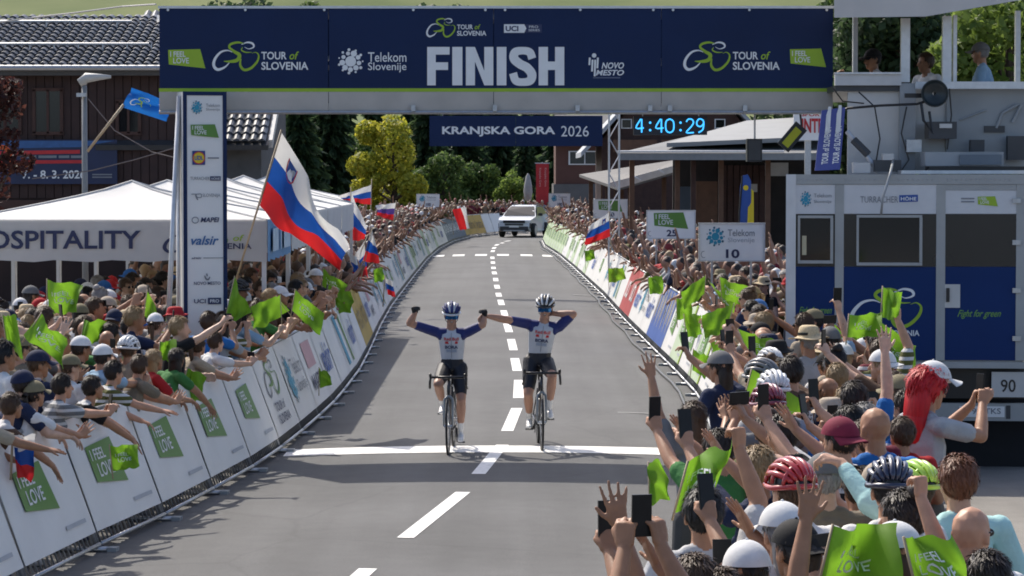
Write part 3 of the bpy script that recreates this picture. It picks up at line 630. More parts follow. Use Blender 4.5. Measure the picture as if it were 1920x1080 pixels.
# the truss inside, closed by sheets behind and below
b = MB(); zb, zt = at(960, 206, GY).z, at(960, 14, GY).z; x0, x1 = tx(300, GY), tx(1560, GY)
for yy in (GY+.07, GY+.93):
    for zz in (zb+.05, zt-.06): b.cyl((x0, yy, zz), (x1, yy, zz), .03, n=8)
nseg = 10
for k in range(nseg):
    xa_, xb_ = x0+(x1-x0)*k/nseg, x0+(x1-x0)*(k+1)/nseg
    for yy in (GY+.07, GY+.93): b.cyl((xa_, yy, zb+.05), (xb_, yy, zt-.06), .018, n=6)
    b.cyl((xa_, GY+.07, zb+.05), (xb_, GY+.93, zb+.05), .018, n=6)
b.build('truss', alu, arch)
b = MB(); b.box((gx, GY+.99, (zb+zt)/2), (x1-x0, .012, zt-zb)); b.build('back_sheet', navy, arch)
b = MB(); b.cyl((x0, GY-.02, zb-.03), (x1, GY-.02, zb-.03), .022, n=8); b.build('lower_rail', steel, arch)
for u in (775, 928, 1083, 1219, 1256, 1397):
    b = MB(); p = at(u, 203, GY-.03); b.box(p, (.05, .05, .07)); b.build('rail_clamp', steel, arch)
for u in (315, 460, 608, 775, 910, 947, 1088, 1225, 1262, 1405, 1550):
    b = MB(); p = at(u, 18.5, GY-.012); b.cyl(p, p+Vector((0, -.01, 0)), .016, n=8); b.build('eyelet', alu, arch)
T = plane_T(GY, arch, .004); T2 = plane_T(GY, arch, .008)
feel(T, (315, 92, 385, 128), arch, T2=T2); emblem(T, (398, 78, 485, 133), arch); 
def tos(x, y, w_, h_, par=arch, m=None, T=T, mg=None):
    text(T, 'TOUR', (x, y, x+w_*.54, y+h_*.43), m or white_print, par, .02); text(T, 'of', (x+w_*.6, y-h_*.02, x+w_*.80, y+h_*.43), mg or lime, par, .015, .25); text(T, 'SLOVENIA', (x, y+h_*.56, x+w_, y+h_), m or white_print, par, .02)
tos(490, 97, 88, 34); dots(T, (632, 90, 683, 140), arch, white_print)
text(T, 'Telekom', (690, 98, 762, 116), white_print, arch, .005); text(T, 'Slovenije', (690, 117, 762, 136), white_print, arch, .005)
emblem(T, (799, 34, 853, 70), arch); tos(857, 46, 55, 21)
poly(T, [(945, 45.5), (983, 45.5), (987, 53), (983, 61.5), (945, 61.5)], white_print, arch, 'badge_patch'); poly(T, [(984.5, 45.5), (1016, 45.5), (1016, 61.5), (984.5, 61.5), (988, 53)], darknavy_print, arch, 'badge_patch')
text(T2, 'UCI', (948, 48.5, 972, 58.5), darknavy_print, arch, .03); text(T2, 'PRO', (992, 48, 1009, 52.5), white_print, arch); text(T2, 'SERIES', (991, 54.5, 1012, 58.5), white_print, arch)
b = MB()
FZ = {'F': [[(0, 0), (.38, 0), (.38, 1), (0, 1)], [(.38, 0), (1, 0), (1, .2), (.38, .2)], [(.38, .4), (.93, .4), (.93, .6), (.38, .6)]], 'I': [[(0, 0), (1, 0), (1, 1), (0, 1)]], 'N': [[(0, 0), (.33, 0), (.33, 1), (0, 1)], [(.67, 0), (1, 0), (1, 1), (.67, 1)], [(.33, 0), (.67, .62), (.67, 1), (.33, .38)]], 'H': [[(0, 0), (.36, 0), (.36, 1), (0, 1)], [(.64, 0), (1, 0), (1, 1), (.64, 1)], [(.36, .38), (.64, .38), (.64, .60), (.36, .60)]]}
for ltr, u0, u1 in (('F', 801, 843), ('I', 848, 867), ('N', 873.5, 925), ('I', 931.5, 949.5), ('S', 955, 1005), ('H', 1010, 1058)):
    b = MB(); Tq = lambda s, t: T(u0+(u1-u0)*s, 88+72*t)
    if ltr == 'S': stroke_into(b, lambda x, y: T(x, y), [(998, 110, 15), (993, 98, 15), (980, 95, 14), (966, 98, 16), (964, 110, 17), (975, 120, 17), (988, 127, 17), (997, 139, 17), (994, 151, 16), (980, 154, 14), (967, 151, 15), (962, 137, 15)], 8)
    else:
        for P in FZ[ltr]: b.add([Tq(*p) for p in P], [list(range(len(P)))])
    b.build('lettering', white_print, arch, world=False)
b = MB(); disc_into(b, T, (1114, 104), 4.2)
for k, (x, y0, y1) in enumerate([(1105, 108, 122), (1110, 112, 134), (1115, 112, 143), (1120, 108, 128)]): stroke_into(b, T, [(x+1, y0, 3.6), (x, y1, 3.4)])
b.build('emblem_figure', white_print, arch, world=False)
text(T, 'NOVO', (1128, 117, 1170, 129), white_print, arch, .025, .25); text(T, 'MESTO', (1117, 131, 1170, 141.5), white_print, arch, .025, .25)
poly(T, [(1112, 144.5), (1163, 144.5), (1163, 147), (1112, 147)], mat('dim print', (.09, .11, .18), .5), arch, 'print_line')
emblem(T, (1281, 78, 1368, 133), arch); tos(1374, 97, 88, 34); feel(T, (1481, 91, 1549, 126), arch, T2=T2)
# left pillar: printed cover over a square truss tower, turned a little towards the road
pa = at(372, 172, GY-.28); PW, PD, PA = .50, .50, R(17)
pl = thing('arch_pillar', 'white pillar with navy edges and sponsor prints under the arch on the left', 'pillar', (pa.x, GY-.05, 0), PA)
PT = at(372, 172, GY-.3).z
b = MB(); b.box((0, 0, PT/2), (PW, PD, PT)); b.build('cover', white_vinyl, pl, world=False)
b = MB()
for x in (-1, 1): b.box((x*(PW/2-.017), -PD/2-.004, PT/2), (.045, .012, PT+.006))
b.box((0, -PD/2-.004, PT-.02), (PW-.08, .012, .045)); b.build('edge_band', navy, pl, world=False)
b = MB(); b.box((PW/2+.002, -.02, PT/2-.08), (.012, PD-.08, PT-.2)); b.build('side_sheet', mat('grey vinyl', (.46, .47, .48), .5, .08, 3), pl, world=False)
b = MB(); b.box((0, 0, .04), (1.0, 1.0, .07)); b.build('base_plate', steel, pl, world=False)
k = 1/160.0; zc = lambda v: PT-(v-172)*k
PTm = lambda x, v: Vector((x*k, -PD/2-.014, zc(v))); PTm2 = lambda x, v: Vector((x*k, -PD/2-.018, zc(v)))
dots(PTm, (-26, 188, -4, 214), pl, cyan_print, teal_print); text(PTm, 'Telekom', (2, 194, 28, 200), grey_print, pl); text(PTm, 'Slovenije', (2, 202, 28, 208), grey_print, pl)
feel(PTm, (-27, 232, 26, 257), pl, green_print, T2=PTm2)
poly(PTm, [(-24, 281), (0, 281), (0, 307), (-24, 307)], mat('deep blue print', (.01, .04, .22), .5), pl, 'badge_patch'); b = MB(); disc_into(b, PTm2, (-12, 294), 11.5, 20); b.build('badge_disc', yellow_print, pl, world=False)
b = MB(); stroke_into(b, lambda x, v: Vector((x*k, -PD/2-.020, zc(v))), [(-12+10.8*math.cos(a*.4), 294+10.8*math.sin(a*.4), 1.8) for a in range(17)]); b.build('badge_ring', red_print, pl, world=False)
text(lambda x, v: Vector((x*k, -PD/2-.022, zc(v))), 'LIDL', (-20, 290, -4, 298), blue_print, pl, .03); poly(PTm, [(5, 293), (26, 293), (26, 295.5), (5, 295.5)], grey_print, pl, 'print_line')
text(PTm, 'TURRACHER', (-28, 329, 8, 335), grey_print, pl); poly(PTm, [(9, 328), (29, 328), (29, 336), (9, 336)], darknavy_print, pl, 'badge_patch'); text(PTm2, 'HÖHE', (11, 329.3, 27, 334.7), white_print, pl)
b = MB(); [stroke_into(b, PTm, P) for P in ([(-26, 361, 1.5), (-15, 361, 1.5), (-8, 361, 1.5), (-8, 367, 1.5), (-15, 367, 1.5)], [(-18, 362, 3), (-16, 368, 3), (-14, 372, 2)])]; b.build('emblem_house', grey_print, pl, world=False); text(PTm, 'SLOVENIJA', (-5, 360, 28, 368), grey_print, pl)
b = MB(); stroke_into(b, PTm, [(-19+6*math.cos(a*.7), 409+5.5*math.sin(a*.7), 1.6) for a in range(10)]); b.build('emblem_ring', grey_print, pl, world=False); text(PTm, 'MAPEI', (-9, 404, 26, 413), darknavy_print, pl, .03, .2)
text(PTm, 'valsir', (-27, 438, 25, 455), mat('valve blue print', (.03, .13, .32), .5), pl, .02, .3)
text(PTm, 'adriatic', (-26, 477, -8, 481), darknavy_print, pl, .02, .2); poly(PTm, [(-4, 478.5), (34, 478.5), (34, 479.8), (-4, 479.8)], grey_print, pl, 'print_line')
b = MB(); [stroke_into(b, PTm, P) for P in ([(-2, 512, 2), (1, 518, 3), (5, 519, 3), (8, 514, 2)], [(2, 508, 2.5), (3, 513, 2.5)])]; b.build('emblem_figure', grey_print, pl, world=False); text(PTm, 'NOVO MESTO', (-22, 523, 28, 529), darknavy_print, pl, .01)
text(PTm, 'UCI', (-22, 555, 0, 563), darknavy_print, pl, .02); poly(PTm, [(4, 553), (29, 553), (29, 565), (4, 565)], darknavy_print, pl, 'badge_patch'); text(PTm2, 'PRO', (8, 556, 25, 562), white_print, pl, .02)
b = MB(); [stroke_into(b, PTm, P) for P in ([(-14, 598, 2), (-5, 590, 3)], [(-4, 598, 2), (5, 590, 3)], [(6, 598, 2), (16, 597, 3.5), (20, 589, 3)])]; b.build('emblem_figure', darknavy_print, pl, world=False)
b = MB(); ST = lambda y, v: Vector((PW/2+.012, y*k, zc(v)))
for v in (215, 260, 300, 340, 375, 408, 450, 490, 525):
    b.add([ST(-14, v), ST(14, v), ST(14, v+14), ST(-14, v+14)], [(0, 1, 2, 3)])
b.build('side_print', mat('faint side print', (.25, .28, .27), .5), pl, world=False)['kind'] = 'stuff'
t = thing('tent_leg', 'leaning grey aluminium strut left of the sponsor pillar', 'strut', at(318, 780, GY-.4))
b = MB(); b.cyl(at(308, 760, GY-.45), at(336, 180, GY-.2), .03, n=8); b.build('tube', alu, t, smooth=True); b = MB(); b.cyl(at(336, 800, GY-.3), at(334, 180, GY-.15), .022, n=8); b.build('tube', alu, t, smooth=True)
# race clock hung under the arch
ck = thing('race_clock', 'small dark race clock with glowing blue digits hung under the arch', 'clock', at(1257, 252, GY+.3))
gbox('case', led_back, 1188, 218, 1326, 253, GY+.3, GY+.38, ck); Tc = plane_T(GY+.3, ck, .006)
b = MB()
SEG = {'4': [[(0, 0), (-.05, .62), (.95, .62)], [(.72, .3), (.72, 1)], [(.55, 0), (-.05, .62)]], '0': [[(.5, 0), (.05, .2), (.05, .8), (.5, 1), (.95, .8), (.95, .2), (.5, 0)]], '2': [[(.05, .22), (.3, .02), (.75, .04), (.92, .28), (.6, .6), (.05, 1), (.97, 1)]], '9': [[(.92, .35), (.6, .55), (.2, .5), (.08, .25), (.4, .0), (.85, .1), (.93, .4), (.8, .8), (.3, 1)]]}
SEG['4'] = [[(.62, 0), (.02, .66), (.98, .66)], [(.72, .0), (.72, 1)]]
for ch_, u in (('4', 1192), ('4', 1229), ('0', 1248), ('2', 1286), ('9', 1305)):
    b = MB()
    for P in SEG[ch_]: stroke_into(b, Tc, [(u+x*15.5, 223+y*25.5, 2.6) for x, y in P], 3)
    b.build('digit', led, ck, world=False)
for u in (1219, 1276):
    b = MB(); disc_into(b, Tc, (u, 230), 2.2); disc_into(b, Tc, (u, 244), 2.2); b.build('colon', led, ck, world=False)
for u in (1205, 1310):
    b = MB(); b.cyl(at(u, 219, GY+.34), at(u, 206, GY+.34), .008, n=6); b.build('hanger', steel, ck)
# yellow tag and small speaker hung from the arch
t = thing('hanging_tag', 'black and yellow cable tester hanging tilted from the arch cable', 'tag', at(1485, 270, GY+.2))
b = MB(); p, q = at(1468, 277, GY+.2), at(1503, 236, GY+.2); d = (q-p).normalized(); nn = Vector((-d.z, 0, d.x))*.085; y = Vector((0, .03, 0))
b.hexa([p-nn, p+nn, q+nn, q-nn]+[x+y for x in (p-nn, p+nn, q+nn, q-nn)]); b.build('body', black, t)
b = MB(); b.add([p.lerp(q, .1)-nn*.55-y*.2, p.lerp(q, .1)+nn*.55-y*.2, p.lerp(q, .85)+nn*.55-y*.2, p.lerp(q, .85)-nn*.55-y*.2], [(0, 1, 2, 3)]); b.build('face', mat('yellow label', (.55, .55, .02), .5), t)
b = MB(); b.cyl(q, at(1500, 210, GY+.2), .012, n=6); b.build('strap', black, t)
t = thing('arch_speaker', 'black loudspeaker box hanging below the arch at the right', 'speaker', at(1415, 300, GY+.5))
gbox('cabinet', black, 1401, 260, 1429, 303, GY+.4, GY+.6, t); gbox('grille', darkgrey, 1404, 263, 1426, 300, GY+.39, GY+.399, t); b = MB(); b.cyl(at(1415, 260, GY+.5), at(1415, 206, GY+.5), .012, n=6); b.build('hanger', steel, t)

# ---------------------------------------------------------------- hanging place banner
KY = 75.0
kb = thing('place_banner', 'navy hanging banner with white place name and year beyond the arch', 'banner', at(967, 274, KY))
for a, c in ((805, 967), (967, 1130)): gbox('banner_sheet', navy, a+.3, 217, c-.3, 274, KY, KY+.03, kb)
T = plane_T(KY, kb, .01); text(T, 'KRANJSKA GORA', (829, 237, 1041, 256), white_print, kb, .03); text(T, '2026', (1052, 236, 1104, 256), white_print, kb)
tw = thing('truss_tower', 'slim aluminium truss mast carrying the hanging place banner', 'truss', at(1151, 800, KY))
b = MB(); X0, X1 = tx(1142, KY), tx(1161, KY); zt = at(0, 160, KY).z
for xx in (X0, X1):
    for yy in (0, .28): b.cyl((xx, KY+yy, 0), (xx, KY+yy, zt), .022, n=6)
n = 12
for i in range(n):
    b.cyl((X0 if i % 2 else X1, KY, zt*i/n), (X1 if i % 2 else X0, KY, zt*(i+1)/n), .012, n=5); b.cyl((X0 if i % 2 else X1, KY+.28, zt*i/n), (X1 if i % 2 else X0, KY+.28, zt*(i+1)/n), .012, n=5)
b.build('mast', alu, tw)
b = MB()
for yy in (0, .28): b.cyl((tx(800, KY), KY+yy, at(0, 196, KY).z), (X1, KY+yy, at(0, 196, KY).z), .022, n=6); b.cyl((tx(800, KY), KY+yy, at(0, 176, KY).z), (X1, KY+yy, at(0, 176, KY).z), .022, n=6)
for i in range(14): xa_ = tx(800+i*25, KY); xb_ = tx(825+i*25, KY); b.cyl((xa_, KY, at(0, 196 if i % 2 else 176, KY).z), (xb_, KY, at(0, 176 if i % 2 else 196, KY).z), .012, n=5)
b.build('arm', alu, tw)
for u in (830, 1100):
    b = MB(); b.cyl(at(u, 218, KY+.015), at(u, 196, KY+.015), .008, n=5); b.build('hanger', steel, tw)

# ---------------------------------------------------------------- distance signs
def sign(label, u0, v0, u1, v1, Y, num, kind, back=False):
    c = at((u0+u1)/2, v1, Y); t = thing('distance_sign', label, 'sign', (c.x, Y, 0), 0, 'distance signs above the crowd')
    gbox('board', board_white, u0, v0, u1, v1, Y, Y+.03, t)
    b = MB(); p, q = at(u0, v0, Y), at(u1, v1, Y)
    for (x, z, sx, sz) in (((p.x+q.x)/2, p.z, q.x-p.x+.03, .02), ((p.x+q.x)/2, q.z, q.x-p.x+.03, .02), (p.x, (p.z+q.z)/2, .02, p.z-q.z), (q.x, (p.z+q.z)/2, .02, p.z-q.z)): b.box((x, Y+.01, z), (sx, .05, sz))
    b.build('rim_profile', alu, t)
    for u in (u0+(u1-u0)*.2, u0+(u1-u0)*.8):
        b = MB(); z = at(u, v1, Y); b.cyl((z.x, Y+.03, 0), (z.x, Y+.06, z.z+.2), .018, n=8); b.build('post', steel, t)
    T = plane_T(Y, t, .006); T2 = plane_T(Y, t, .012); W, H = u1-u0, v1-v0; X = lambda s: u0+s*W; Yv = lambda s: v0+s*H
    if kind == 'dots': dots(T, (X(.10), Yv(.08), X(.40), Yv(.62)), t, cyan_print, teal_print); text(T, 'Telekom', (X(.44), Yv(.16), X(.85), Yv(.34)), grey_print, t); text(T, 'Slovenije', (X(.44), Yv(.38), X(.85), Yv(.54)), mat('pale print', (.42, .44, .46), .5), t)
    else: feel(T, (X(.14), Yv(.06), X(.86), Yv(.66)), t, green_print, T2=T2)
    if num: text(T, num, (X(.41), Yv(.69), X(.62), Yv(.93)), darknavy_print, t, .03)
    b = MB(); stroke_into(b, T, [(X(.07)+W*.04*math.cos(a), Yv(.83)+H*.09*math.sin(a), W*.008) for a in (1, 2, 3, 4, 5)]); b.build('emblem_wheel', grey_print, t, world=False)
sign('white 10 metre sign with a blue dotted emblem above the right crowd', 1311, 419, 1433, 489, 43, '10', 'dots')
sign('white 25 metre sign with a green patch above the right crowd', 1213, 395, 1303, 447, 58, '25', 'feel')
sign('white 50 metre sign with a green patch, half behind a flag', 1113, 374, 1176, 409, 83, '50', 'feel')
sign('small white sign with a blue dotted emblem by the red banner', 1029, 363, 1069, 388, 133, '100', 'dots')
sign('small white sign with a dotted emblem left of the road far back', 781, 364, 824, 388, 133, '100', 'dots')

# ---------------------------------------------------------------- hospitality tents
def tent(label, X0, X1, Y0, Y1, hv, pk, sidem, front=None, ez=2.62):
    t = thing('marquee', label, 'tent', ((X0+X1)/2, (Y0+Y1)/2, 0), 0, 'white marquees in a row behind the left barriers')
    cx, cy = (X0+X1)/2, (Y0+Y1)/2; b = MB(); n = 10; rings = []
    for j in range(7):
        s = j/6; zz = pk-(pk-ez)*(s**.80); ring = []
        for k in range(4):
            c0 = [(X0, Y0), (X1, Y0), (X1, Y1), (X0, Y1)][k]; c1 = [(X0, Y0), (X1, Y0), (X1, Y1), (X0, Y1)][(k+1) % 4]
            for i in range(n):
                a = i/n; x = c0[0]+(c1[0]-c0[0])*a; y = c0[1]+(c1[1]-c0[1])*a; sag = -.05*math.sin(a*math.pi)*math.sin(s*math.pi); ring.append((cx+(x-cx)*s, cy+(y-cy)*s, zz+sag))
        rings.append(ring)
    m = 4*n
    for r_ in rings: b.v += [Vector(p) for p in r_]
    b.f = [(j*m+k, (j+1)*m+k, (j+1)*m+(k+1) % m, j*m+(k+1) % m) for j in range(6) for k in range(m)]; b.m = [0]*len(b.f); b.build('roof', tent_white, t, smooth=True)
    for k, (p, q) in enumerate((((X0, Y0), (X1, Y0)), ((X1, Y0), (X1, Y1)), ((X1, Y1), (X0, Y1)), ((X0, Y1), (X0, Y0)))):
        b = MB(); d = Vector((q[0]-p[0], q[1]-p[1], 0)); nn = Vector((d.y, -d.x, 0)).normalized()*.01; vs = []; ns = 16
        for i in range(ns+1):
            P = Vector((p[0], p[1], 0))+d*(i/ns); wv = nn*(1.2*math.sin(i*1.9)); vs += [P+Vector((0, 0, ez+.01))+nn, P+Vector((0, 0, ez-hv-.015*math.sin(i*2.1)))+nn+wv]
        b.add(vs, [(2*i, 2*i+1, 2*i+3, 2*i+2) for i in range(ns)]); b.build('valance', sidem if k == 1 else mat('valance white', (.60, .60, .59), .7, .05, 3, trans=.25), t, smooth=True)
    for k in range(4):
        b = MB(); b.tube([Vector(rings[j][k*n])+Vector((0, 0, .006)) for j in range(7)], .014, 5); b.build('ridge_seam', mat('seam tape', (.55, .54, .52), .8, .1), t)
    for (x, y) in ((X0+.04, Y0+.04), (X1-.04, Y0+.04), (X1-.04, Y1-.04), (X0+.04, Y1-.04)):
        b = MB(); b.box((x, y, ez/2), (.055, .055, ez)); b.build('post', mat('white metal', (.62, .62, .61), .4, .05), t)
    return t
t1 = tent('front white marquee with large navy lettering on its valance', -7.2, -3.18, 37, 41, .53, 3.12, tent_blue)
vT = plane_T(37, t1, .035); text(vT, 'HOSPITALITY', (-62, 432, 264, 467), darknavy_print, t1, .02)
emblem(vT, (305, 425, 425, 475), t1, darknavy_print, green_print); text(vT, 'of', (437, 440, 458, 452), lime, t1, .01, .2); text(vT, 'SLOVENIA', (376, 456, 472, 467), darknavy_print, t1, .02)
sT = lambda y, v: basis(t1).inverted() @ Vector((-3.14, y, v))
for (a, c, z0, z1) in ((37.5, 38.4, 2.2, 2.5), (38.8, 38.95, 2.2, 2.5), (39.3, 40.4, 2.2, 2.5)): poly(sT, [(a, z0), (c, z0), (c, z1), (a, z1)], mat('pale blue print', (.35, .50, .65), .5), t1, 'print_patch')
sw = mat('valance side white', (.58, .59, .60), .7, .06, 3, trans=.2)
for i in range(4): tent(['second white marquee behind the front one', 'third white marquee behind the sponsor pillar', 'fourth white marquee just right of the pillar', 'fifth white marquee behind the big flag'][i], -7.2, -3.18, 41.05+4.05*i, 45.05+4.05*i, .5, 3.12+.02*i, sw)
tent('small far marquee by the cluster of small flags', -7.6, -3.75, 64, 68, .5, 3.15, mat('bluegrey valance', (.14, .22, .32), .7, .1))
# ---------------------------------------------------------------- judges' truck on the right, tail towards the camera
TR = -math.atan2(2.98, 31); TP = Vector((2.98, 31, 0))
trk = thing('commentary_truck', 'blue and white commentary truck with dark windows, its tail to the camera', 'truck', TP, TR)
def fp(u, v, y=0.0):
    n = Vector((-math.sin(TR), math.cos(TR), 0)); O = Vector((0, 0, CH)); d = ray(u, v); P0 = TP+n*y; return rotz(-TR).to_3x3() @ (O+d*((P0-O).dot(n)/d.dot(n))-TP)
def tbox(name, m, u0, v0, u1, v1, y0, y1, parent=trk, bev=0):
    p, q = fp(u0, v0), fp(u1, v1); b = MB(); b.box(((p.x+q.x)/2, (y0+y1)/2, (p.z+q.z)/2), (abs(q.x-p.x), y1-y0, abs(p.z-q.z))); return b.build(name, m, parent, world=False)
frame_m = mat('truck frame', (.36, .37, .36), .45, .10, 3)
LEN = 8.5
zb0, zt0 = fp(1600, 690).z, fp(1600, 327).z; xL, xR = fp(1475, 500).x, fp(1925, 500).x
b = MB(); b.box(((xL+xR)/2, LEN/2+.03, (zb0+zt0)/2), (xR-xL-.04, LEN, zt0-zb0-.04)); b.build('body', lightgrey, trk, world=False)
tbox('corner_post', mat('white post', (.62, .63, .63), .3, .08), 1474, 327, 1491, 690, -.02, .07)
for u0, u1 in ((1566, 1581), (1756, 1771), (1906, 1926)): tbox('pillar', frame_m, u0, 346, u1, 676, -.012, .05)
tbox('top_rail', frame_m, 1491.3, 327, 1926, 345.5, -.016, .05); tbox('bottom_rail', frame_m, 1491.3, 676.5, 1926, 691, -.016, .05)
hdr = mat('header white', (.60, .61, .62), .4, .05)
for (u0, u1, nm, h0) in ((1491.5, 1565.6, 'panel', 346), (1581.4, 1755.6, 'panel', 346), (1771.4, 1905.6, 'door', 357)):
    pn = tbox(nm, truck_blue, u0, 500, u1, 676, 0, .03); tbox('header', hdr, u0, h0, u1, 401, -.004, .03, pn); tbox('dark_band', mat('brown black laminate', (.018, .016, .014), .25, .2, 2), u0, 401.3, u1, 499.7, -.002, .03, pn)
    if nm == 'door':
        tbox('door_frame', frame_m, u0, 346, u1, 356.7, -.008, .03, pn); dh = tbox('lock_plate', lightgrey, 1771.6, 533, 1800, 577, -.012, .0, pn); tbox('handle', black, 1774, 540, 1780, 566, -.03, -.012, dh)
        for v in (372, 450, 540, 630): tbox('hinge', steel, 1898, v, 1914, v+9, -.03, -.013, pn)
TT = lambda y: (lambda u, v: fp(u, v)+Vector((0, y, 0)))
T, T2 = TT(-.009), TT(-.013)
for (u0, v0, u1, v1) in ((1496, 404, 1562, 494), (1606, 403, 1729, 498)):
    wn = tbox('window', frame_m, u0, v0, u1, v0+5, -.03, -.003)
    for bx in ((u0, v1-6, u1, v1), (u0, v0+5.1, u0+4, v1-6.1), (u1-5, v0+5.1, u1, v1-6.1)): tbox('frame', frame_m, *bx, -.03, -.003, wn)
    tbox('pane', glassdark, u0+4, v0+5, u1-5, v1-6, -.012, -.004, wn)
tbox('painted_reflection', mat('pale reflection paint', (.5, .45, .3), .7), 1504, 442, 1512, 478, -.0135, -.0125, trk)  # pale strip on the pane, a reflection put in as colour
for u in (1491.5, 1581.5, 1771.5):
    b = MB(); w_ = {1491.5: 74, 1581.5: 174, 1771.5: 134}[u]
    for k in range(int(w_/9)): c_ = fp(u+4+k*9, 336.5); b.sphere(c_+Vector((0, -.018, 0)), (.008, .005, .008), 6, 4)
    b.build('rivets', steel, trk, world=False)['kind'] = 'stuff'
dots(T, (1500, 358, 1522, 388), trk, cyan_print, teal_print); text(T, 'Telekom', (1526, 363, 1559, 370), grey_print, trk); text(T, 'Slovenije', (1526, 375, 1559, 382), grey_print, trk)
text(T, 'TURRACHER', (1613, 368, 1684, 380), grey_print, trk); poly(T, [(1686, 366), (1721, 365), (1721, 378), (1686, 379)], blue_print, trk, 'badge_patch'); text(T2, 'HÖHE', (1689, 368, 1718, 376), white_print, trk, .02)
for v in (371, 377): poly(T, [(1802, v), (1827, v), (1827, v+2.5), (1802, v+2.5)], grey_print, trk, 'print_line')
feel(T, (1833, 368, 1871, 387), trk, T2=T2)
hand = mat('script green', (.16, .34, .06), .5)
for (u, w_, v) in ((1498, 62, 583), (1795, 82, 589)): text(TT(-.004), 'Fight for green', (u, v-8, u+w_, v+9), hand, trk, .01, .5)
emblem(TT(-.004), (1592, 540, 1727, 616), trk); text(TT(-.004), 'SLOVENIA', (1661, 619, 1724, 630), white_print, trk, .02); text(TT(-.004), 'TOUR', (1610, 619, 1643, 630), white_print, trk, .02)
b = MB(); zc_ = zb0-.28; b.box(((xL+xR)/2, LEN/2+.2, zc_+.12), (xR-xL-.9, LEN-.4, .22)); b.build('chassis', black, trk, world=False)
bp_ = tbox('rear_bumper', frame_m, 1690, 757, 1990, 792, .12, .22); tbox('number_plate', board_white, 1800, 763, 1885, 784, .11, .118, bp_); text(lambda u, v: fp(u, v)+Vector((0, .105, 0)), 'LJ 92-TKS', (1806, 767, 1878, 781), grey_print, bp_, .01); tbox('tail_lamp', darkgrey, 1888, 762, 1896, 787, .11, .118, bp_)
sp_ = tbox('speed_plate', lightgrey, 1860, 698, 1960, 746, .05, .07); text(lambda u, v: fp(u, v)+Vector((0, .045, 0)), '90', (1877, 712, 1905, 736), black, sp_, .01)
for y in (1.7, 2.9, LEN-1.3):
    for x in (xL+.32, xR-.32):
        b = MB(); b.lathe([(.02, -.14), (.30, -.14), (.47, -.12), (.5, -.06), (.5, .06), (.47, .12), (.30, .14), (.02, .14)], (x, y, .5), 'X', 24); wh = b.build('wheel', rubber, trk, world=False, smooth=True); b = MB(); b.lathe([(.02, -.15), (.27, -.15), (.28, -.10)], (x, y, .5), 'X', 20); b.build('rim_disc', steel, wh, world=False)
tbox('underside_dark_panel', black, 1500, 692, 1925, 752, .3, .36); tbox('underside_shade_sheet', black_soft, 1640, 753, 1960, 905, .55, .6)  # dark sheets added to fill the shadowed space below the truck tail
b = MB(); b.box(((xL+xR)/2, LEN*.55, .75), (xR-xL-.3, LEN*.3, .5)); b.build('side_skirt', darkgrey, trk, world=False)
cb = MB(); cb.hexa([(xL+.05, LEN+.3, .55), (xR-.05, LEN+.3, .55), (xR-.05, LEN+2.2, .55), (xL+.05, LEN+2.2, .55), (xL+.05, LEN+.3, 2.9), (xR-.05, LEN+.3, 2.9), (xR-.1, LEN+1.9, 2.7), (xL+.1, LEN+1.9, 2.7)]); cb.build('cab', truck_blue, trk, world=False)
# upper deck
dk = thing('commentary_platform', 'grey raised commentary platform with canopy standing on the truck roof', 'platform', (4.6, 33.4, zt0))
gz_ = lambda *a: gbox(*a[:-1], dk)
def pb_(name, m, u0, v0, u1, v1, Y0, Y1, par=None): return gbox(name, m, u0, v0, u1, v1, Y0, Y1, par or dk)
pb_('parapet', mat('pale parapet', (.55, .55, .54), .5, .08), 1566, 139, 1690, 160, 32.4, 32.5); pb_('parapet_cap', alu, 1566, 135.5, 1690, 138.8, 32.37, 32.53)
pb_('shadow_gap_slab', darkgrey, 1566, 160.3, 1690, 171, 32.45, 37.5)  # dark slab stands in for the shadow gap below the parapet
pb_('wall_panel', lightgrey, 1590, 171.3, 1687, 330, 32.5, 32.56); pb_('column', grey_paint, 1687.4, 156, 1716, 330, 32.42, 32.62)
pb_('wall_panel', mat('bluegrey sheet', (.27, .29, .30), .3, .12, 2), 1775, 167.5, 1960, 322, 32.6, 32.66); pb_('rail', alu, 1716.5, 153, 1960, 166.5, 32.4, 32.5)
pb_('side_wall', lightgrey, 1716.4, 167.5, 1774.6, 322, 32.64, 32.7)
pb_('deck', darkgrey, 1590, 163, 1960, 167, 32.7, 37.8)
for (u0, u1, v0) in ((1690, 1706, 34), (1768, 1784, 30), (1788, 1794, 28)): pb_('post', alu, u0, v0, u1, 154, 32.52, 32.60)
for (u0, u1) in ((1600, 1608), (1905, 1913)): pb_('post', alu, u0, 20, u1, 163, 37.3, 37.4)
b = MB(); P = [at(1564, 33, 31.9), at(1735, 31, 31.9), at(1960, -8, 31.9), at(1960, -8, 38), at(1564, 12, 38)]; up = Vector((0, 0, .35))
b.add(P+[p+up for p in P], [(0, 4, 3, 2, 1), (5, 6, 7, 8, 9), (0, 1, 6, 5), (1, 2, 7, 6), (2, 3, 8, 7), (3, 4, 9, 8), (4, 0, 5, 9)]); b.build('canopy', mat('canopy fabric', (.60, .59, .57), .7, .08, 2, trans=.15), dk)
pb_('equipment_box', grey_paint, 1735, 285, 1882, 311, 31.9, 32.3); pb_('equipment_box', mat('bluegrey box', (.12, .15, .18), .4, .1), 1800, 290, 1878, 309, 31.85, 31.895); pb_('equipment_rail', black, 1742, 312, 1925, 319, 31.9, 32.2); pb_('equipment_rail', alu, 1690, 319.5, 1930, 326, 31.8, 32.3)
